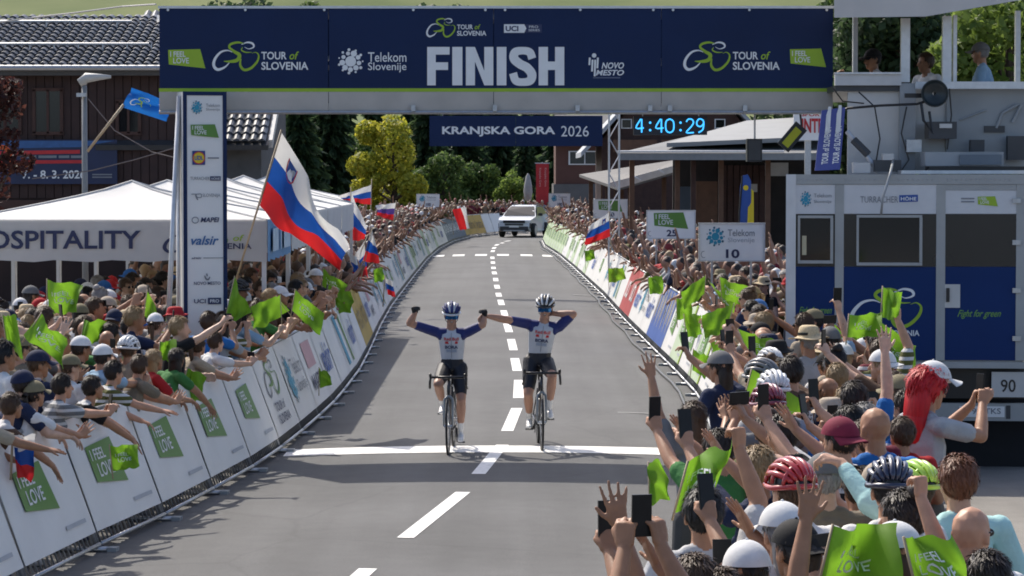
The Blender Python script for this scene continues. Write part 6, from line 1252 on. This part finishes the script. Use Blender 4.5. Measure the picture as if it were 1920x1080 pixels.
near_left(290, 682, .1, 'rail', 'red', 'long', 'fair hair', 'black', 'person in red top with fair hair at the left boards', -55)
near_left(332, 690, .0, 'bang', 'green', 'long', 'dark hair', 'black', 'person with long dark hair and green top bending over the left boards', -48)
near_left(22, 775, -.05, 'bang', 'brown', 'short0', 'brown hair', 'black', 'person in brown shirt leaning over the boards at the left edge', -70)
near_left(118, 762, .0, 'rail_phone', 'grey', 'short1', 'dark hair', 'black', 'person in grey shirt filming low over the nearest left boards', -60)
near_left(66, 800, -.05, 'rail_clap', 'white', 'cap', 'dark hair', 'khaki', 'person in white shirt and khaki cap bending lowest over the nearest boards', -62)
near_left(-18, 822, .0, 'reach', 'beige', 'short0', 'brown hair', 'black', 'person reaching in from beyond the left edge, nearest of all', -60)
near_left(262, 690, .0, 'rail_clap', 'taupe', 'short1', 'brown hair', 'black', 'person in taupe shirt clapping between olive and red tops', -50)
near_left(405, 655, .05, 'rail_phone', 'white', 'short1', 'brown hair', 'black', 'person in white shirt at the boards before the sponsor pillar', -55)
near_left(372, 672, .1, 'rail_clap', 'beige', 'ponytail', 'brown hair', 'black', 'person in beige top with ponytail left of the sponsor pillar', -60)
near(202, 578, -55, 'phone_low', 'white', 'cap', 'dark hair', 'beige', 'person in white shirt and pale beige cap with sunglasses below the lettering', 1.04, glasses=True)
near(58, 556, -45, 'phone_low', 'beige', 'cap', 'dark hair', 'grey', 'person in beige shirt and grey cap photographing beside the bunched flag', 1.05)
near(244, 615, -55, 'clap', 'light blue', 'short1', 'dark hair', 'black', 'person in light blue shirt right of the beige cap', .98)
# commentators on the platform
def on_deck(u, v, Y, yaw, pose, sh, hk, hn, cn, lab, s=1.0, gl=False):
    me, hc, Rh, g = proto(pose, 1); p = at(u, v, Y); q = p-(Matrix.Rotation(R(yaw), 3, 'Z') @ hc)*s
    return spectator(q.x, q.y, R(yaw), pose, sh, hk, hn, cn, lab, s, 1, gl, True, False, z=q.z)
on_deck(1636, 112, 34.2, 95, 'clap', 'white', 'cap', 'dark hair', 'black', 'person in white shirt and dark cap with microphone on the platform'); on_deck(1735, 118, 35.0, 120, 'stand', 'white', 'short1', 'brown hair', 'black', 'person in white shirt between the platform posts'); on_deck(1838, 100, 34.0, 75, 'stand', 'light blue', 'cap', 'grey hair', 'grey', 'person in pale shirt and peaked cap at the right of the platform')
# ---- the rest of the crowd
def place_of(side, Y, row):
    if side == 'left':
        if Y < 26: return 'near left crowd'
        if Y < 33: return 'left crowd before the arch'
        if Y < 37: return 'beside the sponsor pillar'
        if Y < 45: return 'under the front marquees' if row > 0 else 'before the front marquee'
        if Y < 58: return 'under the rear marquees' if row > 0 else 'before the rear marquees'
        return 'left crowd by the small flags'
    return 'near right crowd' if Y < 17 else 'right crowd beside the finish' if Y < 24 else 'right crowd before the truck' if Y < 31 else 'between truck and boards' if Y < 39 else 'below the 10 sign' if Y < 50 else 'below the 25 sign' if Y < 66 else 'below the 50 sign'
ACT = {'phone_low': 'filming', 'phone_high': 'filming overhead', 'phone_one': 'filming aloft', 'phone_left': 'filming leftward', 'cheer': 'cheering', 'wave': 'waving', 'wave_left': 'waving leftward', 'clap': 'clapping', 'lean': 'leaning over', 'reach': 'reaching out', 'stand': 'standing', 'stand_slim': 'resting', 'flag': 'fist raised', 'flag_low': 'waving a flag', 'point': 'pointing', 'rail': 'bending forward', 'rail_phone': 'filming bent', 'rail_clap': 'clapping bent', 'bang': 'banging boards', 'film_out': 'filming outward', 'film_left': 'filming sideways'}
cand = []; rr = random.Random(77)
def free(X, Y, d=.40): return all((X-a)**2+(Y-b_)**2 > d*d for a, b_ in ALLP)
def seek(side, Y0, Y1, rows, step, d=.40, top=.62):
    Y = Y0
    while Y < Y1:
        for r_ in range(rows(Y)):
            yy = Y+rr.uniform(-.22, .22)+(.5*step if r_ % 2 else 0); off = top+.50*r_+rr.uniform(-.08, .08); X = lx(yy)-off if side == 'left' else rx(yy)+off
            u, v = to_px((X, yy, 1.6))
            if u < -45 or u > 1965 or v > 1200: continue
            if side == 'right' and yy < 30.3 and u > 1655+(v-640)*.42: continue
            if side == 'right' and 30.3 < yy < 42 and X > 2.75+(yy-31)*.096: continue
            if side == 'left' and 32.7 < yy < 34 and -4.3 < X < -3.3: continue
            if free(X, yy, d): ALLP.append((X, yy)); cand.append((Y, side, X, yy, r_))
        Y += step
seek('right', 10.6, 30, lambda Y: 4, .43, .40, .52); seek('right', 30, 41, lambda Y: 2, .5, .42, .55); seek('right', 41, 72, lambda Y: 5 if Y < 52 else 6, .56); seek('right', 72, 140, lambda Y: 6, .62, .42)
seek('left', 20.5, 37, lambda Y: 7 if Y > 24 else 5, .54); seek('left', 37, 58, lambda Y: 7, .58); seek('left', 58, 142, lambda Y: 5, .62, .42)
cand.sort(key=lambda c: c[3]); rows_far = []
NIND = 238; BACKR = ['film_out', 'phone_low', 'phone_low', 'clap', 'clap', 'stand', 'stand', 'stand_slim', 'stand_slim', 'stand', 'film_left', 'clap', 'flag_low', 'stand_slim']; BACKL = ['stand', 'stand_slim', 'clap', 'phone_low', 'clap', 'stand', 'stand_slim', 'phone_low', 'flag_low', 'stand', 'film_left']; FACE = ['clap', 'stand', 'stand_slim', 'phone_low', 'clap', 'stand', 'stand_slim', 'clap', 'phone_low', 'flag_low']
nI = 0
for (Y_, side, X, yy, r_) in cand:
    front = yy < 36
    yaw = (rr.uniform(15, 62) if front else rr.uniform(85, 150)) if side == 'right' else (rr.uniform(-85, -22) if front else rr.uniform(-150, -80))
    if side == 'right' and 30 < yy < 42: yaw = rr.uniform(50, 100)
    if nI >= NIND: rows_far.append((X, yy, yaw, side)); continue
    for tries in range(80):
        if front: pose = rr.choice(BACKR if side == 'right' else BACKL)
        else: pose = rr.choice(FACE)
        if 30 < yy < 66 and pose in ('wave', 'phone_one', 'cheer', 'wave_left', 'film_out', 'flag_low') and r_ > 0: pose = rr.choice(['stand', 'clap', 'phone_low', 'stand_slim'])
        if side == 'left' and r_ == 0: pose = rr.choice(['phone_low', 'rail_clap', 'film_out', 'phone_low', 'stand_slim', 'clap', 'flag_low', 'rail_phone', 'stand'] if front else ['clap', 'rail_clap', 'stand_slim', 'stand', 'rail_phone', 'flag_low', 'phone_low'])
        if side == 'right' and not front and r_ == 0: pose = rr.choice(['clap', 'flag_low', 'stand', 'flag_low', 'stand_slim', 'phone_low', 'rail_clap'])
        sh = rr.choice(['white', 'white', 'pale grey', 'grey', 'black', 'black', 'navy', 'olive', 'red', 'blue', 'light blue', 'beige', 'beige', 'brown', 'brown', 'green', 'maroon', 'pink', 'taupe', 'taupe'])
        hk = rr.choice(['short0', 'short1', 'short2', 'short0', 'short1', 'long', 'ponytail', 'bun', 'cap', 'cap', 'cap', 'cap_back', 'bucket', 'straw', 'bald', 'helmet']); hn = rr.choice(list(HAIRC)[:5]+['dark hair', 'brown hair', 'brown hair']); cn = rr.choice(['white', 'white', 'black', 'navy', 'grey', 'beige', 'red', 'khaki', 'blue'])
        if hk == 'helmet' and rr.random() < .6: hk = 'short1'
        hd = 'bald head' if hk == 'bald' else ('short ' if hk.startswith('short') else 'long ' if hk == 'long' else '')+hn if hk in ('long',) or hk.startswith('short') else hn.replace(' hair', '')+' '+hk if hk in ('ponytail', 'bun') else ('straw hat' if hk == 'straw' else cn+' '+{'cap': 'cap', 'cap_back': 'backward cap', 'bucket': 'bucket hat', 'helmet': 'cycle helmet'}[hk])
        lab = 'person in %s shirt with %s %s, %s' % (sh, hd, ACT[pose], place_of(side, yy, r_))
        if lab not in NAMED: break
    NAMED.add(lab); nI += 1
    spectator(X, yy, R(yaw), pose, sh, hk, hn, cn, lab, rr.uniform(.93, 1.06), None, rr.random() < .25, not front, True, 0, True)
# far rows behind the bend
for r_ in range(5):
    for k in range(44): rows_far.append((-5.5+k*.36+rr.uniform(-.1, .1), 159.5+r_*1.1+rr.uniform(-.3, .3), rr.uniform(150, 210), 'far'))
for k in range(60): rows_far.append((rr.uniform(-7.5, -3.6), rr.uniform(132, 156), rr.uniform(-170, -100), 'left'))
print('individuals', nI, 'far', len(rows_far))
palS = [SHIRTS[k] for k in ('white', 'black', 'pale grey', 'black', 'navy', 'grey', 'brown', 'red', 'brown', 'taupe', 'olive', 'maroon')]
farm = [mat('far skin %d' % i, c, .6, .05) for i, c in enumerate([(.30, .165, .105), (.24, .125, .075), (.36, .205, .135)])]+[mat('far cloth %d' % i, c, .85, .08) for i, c in enumerate(palS)]+[mat('far trousers %d' % i, c, .85, .1) for i, c in enumerate([(.03, .04, .08), (.14, .12, .1), (.015, .015, .016)])]+[mat('far hair %d' % i, c, .6, .2) for i, c in enumerate([(.02, .013, .01), (.07, .04, .022), (.30, .2, .1), (.62, .62, .61), (.25, .02, .02)])]
farpose = ['clap', 'stand', 'phone_low', 'stand_slim', 'stand', 'clap', 'wave', 'phone_low', 'rail']
def far_data(p):
    me = proto(p, 2)[0]; n = len(me.vertices); co = np.empty(3*n, np.float32); me.vertices.foreach_get('co', co); me.calc_loop_triangles(); t = np.empty(3*len(me.loop_triangles), np.int32); me.loop_triangles.foreach_get('vertices', t); pi = np.empty(len(me.loop_triangles), np.int32); me.loop_triangles.foreach_get('polygon_index', pi); mi = np.empty(len(me.polygons), np.int32); me.polygons.foreach_get('material_index', mi); return co.reshape(-1, 3), t.reshape(-1, 3), mi[pi]
FD = {p: far_data(p) for p in farpose}
def far_crowd(name, label, rows):
    VV, TT_, MM = [], [], []; off = 0
    for (X, Y, yaw, sd) in rows:
        co, t, mi = FD[rr.choice(farpose)]; a = R(yaw); s = rr.uniform(.9, 1.06); Rm = np.array([[math.cos(a), -math.sin(a), 0], [math.sin(a), math.cos(a), 0], [0, 0, 1]]); VV.append((co*s)@Rm.T+np.array([X, Y, 0])); TT_.append(t+off); off += len(co)
        lut = np.array([rr.randrange(3), 3+rr.randrange(12), 15+rr.randrange(3), 15+rr.randrange(3), 18+rr.choice([0, 0, 0, 1, 1, 1, 2, 3, 3, 4])]); MM.append(lut[mi])
    V, T_, M_ = np.vstack(VV), np.vstack(TT_), np.concatenate(MM); me = bpy.data.meshes.new(name); me.vertices.add(len(V)); me.vertices.foreach_set('co', V.ravel().astype(np.float32)); me.loops.add(T_.size); me.loops.foreach_set('vertex_index', T_.ravel().astype(np.int32)); me.polygons.add(len(T_)); me.polygons.foreach_set('loop_start', np.arange(0, T_.size, 3, dtype=np.int32)); me.polygons.foreach_set('loop_total', np.full(len(T_), 3, np.int32))
    for m in farm: me.materials.append(m)
    me.polygons.foreach_set('material_index', M_.astype(np.int32)); me.polygons.foreach_set('use_smooth', [True]*len(T_)); me.update(); me.validate(); print(name, len(rows), len(T_)); o = put(name, me); tag(o, label, 'crowd'); o['kind'] = 'stuff'; return o
far_crowd('crowd', 'dense far crowd along the left barriers beyond the tents', [r_ for r_ in rows_far if r_[3] == 'left']); far_crowd('crowd', 'dense far crowd along the right barriers below the signs', [r_ for r_ in rows_far if r_[3] == 'right']); far_crowd('crowd', 'far crowd standing round the outside of the bend', [r_ for r_ in rows_far if r_[3] == 'far'])
# ---------------------------------------------------------------- the two riders and their bicycles (local +Y is forwards)
carbon = mat('bike frame paint', (.03, .032, .036), .3, .1, coat=.5); bikewhite = mat('bike pale paint', (.30, .31, .30), .3, .08, coat=.4)
def bicycle(label, loc, rz, crank, steer=0.0, sc_=1.0):
    t = thing('bicycle', label, 'bicycle', loc, rz, 'racing bicycles of the two winners'); t.scale = (sc_,)*3
    RA, FA, BB = V3(0, -.50, .34), V3(0, .50, .34), V3(0, -.09, .27); ST, HT, HB = V3(0, -.225, .79), V3(0, .36, .86), V3(0, .405, .70)
    b = MB(); b.tube([BB, ST], .017, 10); b.tube([ST+V3(0, .01, -.03), HT+V3(0, 0, -.02)], .016, 10); b.tube([BB, HB], .024, 10); b.tube([HT, HB], .022, 10)
    for s in (-1, 1): b.tube([BB+V3(s*.03, 0, 0), RA+V3(s*.065, 0, 0)], .011, 8); b.tube([ST+V3(s*.015, .0, -.1), RA+V3(s*.06, 0, 0)], .008, 8)
    b.sphere(BB, .036, 12, 8); b.build('frame', carbon, t, world=False, smooth=True)
    b = MB()
    for s in (-1, 1): b.tube([HB+V3(0, .0, -.01), HB+V3(s*.048, .02, -.05), FA+V3(s*.052, -.02, .1), FA+V3(s*.052, 0, 0)], [.024, .017, .013, .010], 8)
    b.build('fork', bikewhite, t, world=False, smooth=True)
    for ax, nm in ((FA, 'front'), (RA, 'rear')):
        b = MB(); b.tube([ax+V3(0, .328*math.cos(a), .328*math.sin(a)) for a in np.linspace(0, 6.2832, 49)[:-1]], .0135, 8, closed=True); w_ = b.build('wheel', rubber, t, world=False, smooth=True)
        b = MB(); n = 40
        for k in range(n):
            a0, a1 = 6.2832*k/n, 6.2832*(k+1)/n
            for r0, r1, x0, x1 in ((.272, .318, .007, .013), (.272, .318, -.007, -.013), (.272, .272, .007, -.007)):
                P = [V3(x0, r0*math.cos(a0), r0*math.sin(a0)), V3(x1, r1*math.cos(a0), r1*math.sin(a0)), V3(x1, r1*math.cos(a1), r1*math.sin(a1)), V3(x0, r0*math.cos(a1), r0*math.sin(a1))]; b.add([ax+p for p in P], [(0, 1, 2, 3)])
        b.build('rim', black, w_, world=False)
        b = MB()
        for k in range(20): a = 6.2832*k/20; b.cyl(ax+V3(.025*(-1)**k, .02*math.cos(a+.6), .02*math.sin(a+.6)), ax+V3(0, .275*math.cos(a), .275*math.sin(a)), .0016, n=4, caps=False)
        b.cyl(ax-V3(.05, 0, 0), ax+V3(.05, 0, 0), .018, n=10); b.build('spokes', alu, w_, world=False)
    b = MB(); b.tube([HT, V3(0, .37, .905), V3(0, .46, .915)], .018, 8); b.build('stem', black, t, world=False, smooth=True)
    b = MB(); hb = V3(0, .465, .915); b.tube([hb+V3(-.20, .0, 0), hb, hb+V3(.20, 0, 0)], .0155, 8)
    for s in (-1, 1):
        b.tube([hb+V3(s*.19, 0, 0), hb+V3(s*.205, .06, -.005), hb+V3(s*.21, .09, -.05), hb+V3(s*.215, .06, -.11), hb+V3(s*.22, -.03, -.13)], .0145, 8); b.tube([hb+V3(s*.205, .05, .0), hb+V3(s*.205, .10, .03), hb+V3(s*.205, .12, .045)], [.018, .018, .013], 8); b.tube([hb+V3(s*.205, .11, .02), hb+V3(s*.21, .125, -.06), hb+V3(s*.212, .10, -.10)], .007, 6)
    b.build('handlebar', black, t, world=False, smooth=True)
    b = MB(); b.cyl(ST-V3(0, 0, .05), V3(0, -.262, .93), .0145, n=10); b.build('seat_post', black, t, world=False, smooth=True)
    b = MB(); hull_into(b, (0, -.33, .965), (.068, .04, .018), (0, -.22, .968), (.035, .05, .016)); hull_into(b, (0, -.22, .968), (.03, .05, .016), (0, -.09, .965), (.018, .03, .014)); b.build('saddle', black, t, world=False, smooth=True)
    b = MB(); b.lathe([(.02, -.003), (.10, -.003), (.10, .003), (.02, .003)], BB+V3(.055, 0, 0), 'X', 30); b.build('chainring', darkgrey, t, world=False); b = MB(); b.lathe([(.02, -.008), (.05, -.008), (.05, .008), (.02, .008)], RA+V3(.045, 0, 0), 'X', 20); b.build('cassette', steel, t, world=False)
    b = MB(); b.tube([BB+V3(.055, 0, .10), RA+V3(.045, 0, .05), RA+V3(.045, -.05, 0), RA+V3(.045, 0, -.05), RA+V3(.05, .03, -.17), BB+V3(.055, 0, -.10), BB+V3(.055, .1, 0)], .005, 5, closed=True); b.build('chain', darkgrey, t, world=False)
    ped = []
    for s in (1, -1):
        a = crank+(0 if s > 0 else math.pi); e = BB+V3(s*.075, .17*math.cos(a), .17*math.sin(a)); b = MB(); b.tube([BB+V3(s*.06, 0, 0), e], .013, 8); b.build('crank', black, t, world=False, smooth=True); b = MB(); b.box(e+V3(s*.05, 0, 0), (.08, .06, .018)); b.build('pedal', darkgrey, t, world=False); ped.append(e+V3(s*.05, 0, 0))
    b = MB(); b.cyl(BB.lerp(HB, .3)+V3(0, -.02, .04), BB.lerp(HB, .62)+V3(0, -.02, .04), .036, n=14); b.build('bottle', mat('bottle white', (.6, .6, .62), .4), t, world=False, smooth=True)
    return t, ped
j_white = mat('jersey white', (.50, .52, .56), .65, .06, 10, .3, 16, bdist=.012); j_blue = mat('jersey blue', (.008, .018, .125), .65, .08, 10, .3, 16, bdist=.012); j_black = mat('bib shorts', (.011, .012, .018), .6, .1, 10, .2, 20, bdist=.01); glove = mat('glove black', (.014, .014, .016), .7, .1)
sock = mat('white sock', (.70, .70, .69), .7, .05)
RT = {'skin': 0, 'white': 1, 'blue': 2, 'shorts': 3, 'sock': 4, 'shoe': 5, 'glove': 6}
def rider(label, loc, rz, ped, arms, hyaw, hpitch, sc_, sidebend=0.0, glove_on=True, hel=((.66, .67, .70), 'navy')):
    B = Body(); tilt = sidebend; hip = V3(0, -.27, 1.02)
    U = lambda x, y, z: hip+Matrix.Rotation(tilt, 3, 'Y') @ (V3(x, y, z)-hip)
    B.bone(U(0, -.275, 1.0), (.145, .125, .085), U(0, -.25, 1.09), (.132, .105, .08), 'shorts'); B.bone(U(0, -.25, 1.10), (.133, .104, .05), U(0, -.215, 1.25), (.150, .112, .1), 'white'); B.bone(U(0, -.215, 1.25), (.150, .112, .1), U(0, -.18, 1.38), (.166, .114, .08), 'white'); B.bone(U(0, -.18, 1.38), (.166, .114, .08), U(0, -.165, 1.44), (.12, .075, .05), 'white')
    for s in (-1, 1): B.bone(U(s*.075, -.155, 1.44), (.05, .062, .052), U(s*.165, -.16, 1.43), .062, 'blue'); B.bone(U(s*.13, -.165, 1.40), (.035, .085, .07), U(s*.165, -.16, 1.43), .055, 'blue')
    nb = U(0, -.16, 1.47); hc = U(0, -.115, 1.645); B.bone(nb-V3(0, 0, .04), .062, hc-V3(0, .012, .05), .054, 'skin'); Rh = Matrix.Rotation(hyaw, 3, 'Z') @ Matrix.Rotation(hpitch, 3, 'X'); head(B, hc, Rh)
    for s, (E, W, hd, pn, kind) in arms.items():
        S = U(s*.175, -.16, 1.435); E, W = Vector(E), Vector(W); gl = 'glove' if glove_on else 'skin'
        B.bone(S, .066, S.lerp(E, .72), .056, 'blue'); B.bone(S.lerp(E, .66), .050, E, .044, 'skin'); B.bone(E, .045, E.lerp(W, .35), .045, 'skin'); B.bone(E.lerp(W, .35), .045, W, .030, 'skin'); B.bone(W-(W-E).normalized()*.015, .030, W, .030, gl); hand(B, W, hd, pn, -s, kind, gl, 1.25)
    for s, p in zip((1, -1), ped):
        H = U(s*.085, -.265, .99); an = p+V3(-s*.02, -.075, .11); K, an = ik(H, an, .445, .435, (s*.12, 1, .1)); B.bone(H, .098, H.lerp(K, .5), .086, 'shorts'); B.bone(H.lerp(K, .5), .086, H.lerp(K, .80), .070, 'shorts'); B.bone(H.lerp(K, .78), .066, K, .056, 'skin'); B.bone(K, .054, K.lerp(an, .32)-V3(0, .015, 0), .056, 'skin'); B.bone(K.lerp(an, .32)-V3(0, .015, 0), .056, K.lerp(an, .66), .042, 'skin'); B.bone(K.lerp(an, .64), .041, an, .034, 'sock')
        B.bone(an-V3(0, .015, .06), (.034, .042, .036), p+V3(-s*.012, .07, .03), (.038, .05, .026), 'shoe'); B.bone(an-V3(0, .005, .03), .037, p+V3(-s*.015, 0, .05), (.04, .05, .035), 'shoe')
    me = B.remesh(.0082, .45, 'person', 2); B.regions(me, RT)
    for m in (skin_plain, j_white, j_blue, j_black, sock, shoe_white, glove): me.materials.append(m)
    o = put('person', me); o.location = loc; o.rotation_euler = (0, 0, rz); o.scale = (sc_*1.05, sc_*1.03, sc_); tag(o, label, 'person', 'winning riders'); M = Matrix.Translation(hc) @ Rh.to_4x4()
    h = put('cycle_helmet', HM['helmet'][1].copy(), o, M @ Matrix.Scale(1.02, 4)); h.data.materials[0] = mat('helmet white', (.62, .63, .65), .3, .05, coat=.5) if hel == 1 else mat('helmet black', (.014, .015, .018), .3, .05, coat=.5)
    b = MB()
    for k in (-3, -2, 0, 2, 3) if hel == 1 else (-3, -1, 1, 3):
        a = k*.36; pts = []
        for j in range(8): th = -.1+j*1.45/7; y = math.sin(th)*(.141-.012*abs(k)); zz = math.cos(th); pts.append(V3(math.sin(a)*(.103*(.35+.65*zz)), y-.010, .040+max(math.cos(a)*zz*.118, -.01)))
        b.tube(pts, .0155 if hel == 1 else .0125, 7)
    b.build('helmet_stripe', j_blue if hel == 1 else mat('helmet stripe white', (.7, .7, .7), .3, .04), h, world=False, smooth=True)
    b = MB(); vs = []
    for i in range(13):
        a = (i/12-.5)*2.1
        for z in (.028, .012, -.012, -.026): vs.append(V3(.088*math.sin(a), .030+.082*math.cos(a)+.004*(z > -.02), z+.004-.010*abs(math.sin(a))*(z < 0)))
    b.add(vs, [(4*i+j, 4*i+j+1, 4*i+5+j, 4*i+4+j) for i in range(12) for j in range(3)]); put('sunglasses', b.mesh('sunglasses', mat('blue mirror lens', (.02, .12, .30), .12, .05, metal=.6), True), o, M)
    b = MB(); [b.tube([V3(s*.08, -.02, .02), V3(s*.07, .02, -.06), V3(0, .045, -.125)], .004, 5) for s in (-1, 1)]; put('chin_strap', b.mesh('chin_strap', black), o, M)
    b = MB(); b.sphere((0, .083, -.064), (.019, .010, .009), 10, 6); put('mouth', b.mesh('mouth', mat('mouth dark', (.05, .018, .016), .5), True), o, M); b = MB(); b.box((0, .0905, -.0605), (.026, .005, .006)); put('teeth', b.mesh('teeth', mat('tooth white', (.6, .58, .54), .4)), o, M)
    def JT(x, z):
        t_ = max(0, min(1, (z-1.10)/.34)); yc = -.25+t_*.075; rx_, ry_ = .148+.014*t_, .112; return U(-x, yc+ry_*math.sqrt(max(.05, 1-(x/rx_)**2))+.012, z)
    text(JT, 'Red Bull', (-.085, 1.375, .085, 1.335), red_print, o, .02); text(JT, 'BORA', (-.075, 1.275, .075, 1.235), darknavy_print, o, .03); poly(JT, [(-.07, 1.325), (.07, 1.325), (.075, 1.31), (.07, 1.295), (-.07, 1.295), (-.075, 1.31)], red_print, o, 'jersey_patch'); poly(JT, [(-.06, 1.225), (.06, 1.225), (.06, 1.19), (-.06, 1.19)], mat('jersey grey', (.30, .34, .42), .6), o, 'jersey_patch')
    b = MB(); b.tube([U(0, -.25+.118, 1.12), U(0, -.215+.118, 1.25), U(0, -.18+.118, 1.36), U(0, -.17+.09, 1.43)], .003, 5); b.build('zip', grey_print, o, world=False)
    return o
HD = math.pi
L1 = V3(-.70, 32.62, .045); bk1, ped1 = bicycle('dark racing bicycle under the left rider', L1, HD-R(2.5), R(100), sc_=.96)
bk1_M = lambda p, L, a: (Matrix.Rotation(-a, 3, 'Z') @ (Vector(p)-L))
L2 = V3(.325, 33.05, .045); bk2, ped2 = bicycle('dark racing bicycle under the right rider', L2, HD+R(2), R(205), sc_=.98)
g = V3(-.325, 32.93, 1.655)      # where the two riders' hands meet
loc1 = lambda p: (Matrix.Rotation(-(HD-R(2.5)), 3, 'Z') @ (Vector(p)-L1))/.945
loc2 = lambda p: (Matrix.Rotation(-(HD+R(2)), 3, 'Z') @ (Vector(p)-L2))/.985
e1R, w1R = loc1(at(772, 606, 32.65)), loc1(at(781, 588, 32.6)); e1L, w1L = loc1(at(902, 609, 32.7)), loc1(at(905, 594, 32.7))
rider('rider in white and blue jersey with white helmet raising both fists, left of the pair', L1, HD-R(2.5), ped1, {1: (e1R, w1R, (-.15, .1, 1), (-.4, .8, 0), 'fist'), -1: (e1L, w1L, (.05, .1, 1), (.5, .8, 0), 'fist')}, R(6), R(-14), .945, hel=1)
e2R, w2R = loc2(at(950, 599, 32.9)), loc2(at(921, 593, 32.75)); e2L, w2L = loc2(at(1072, 589, 33.15)), loc2(at(1036, 588, 33.22))
rider('rider in white and blue jersey with striped dark helmet, arm stretched to the left rider', L2, HD+R(2), ped2, {1: (e2R, w2R, (.95, .05, .1), (0, .4, -1), 'grip'), -1: (e2L, w2L, (.8, -.25, .3), (0, -1, .2), 'relaxed')}, R(-8), R(-12), .985, sidebend=-R(6), glove_on=False, hel=2)
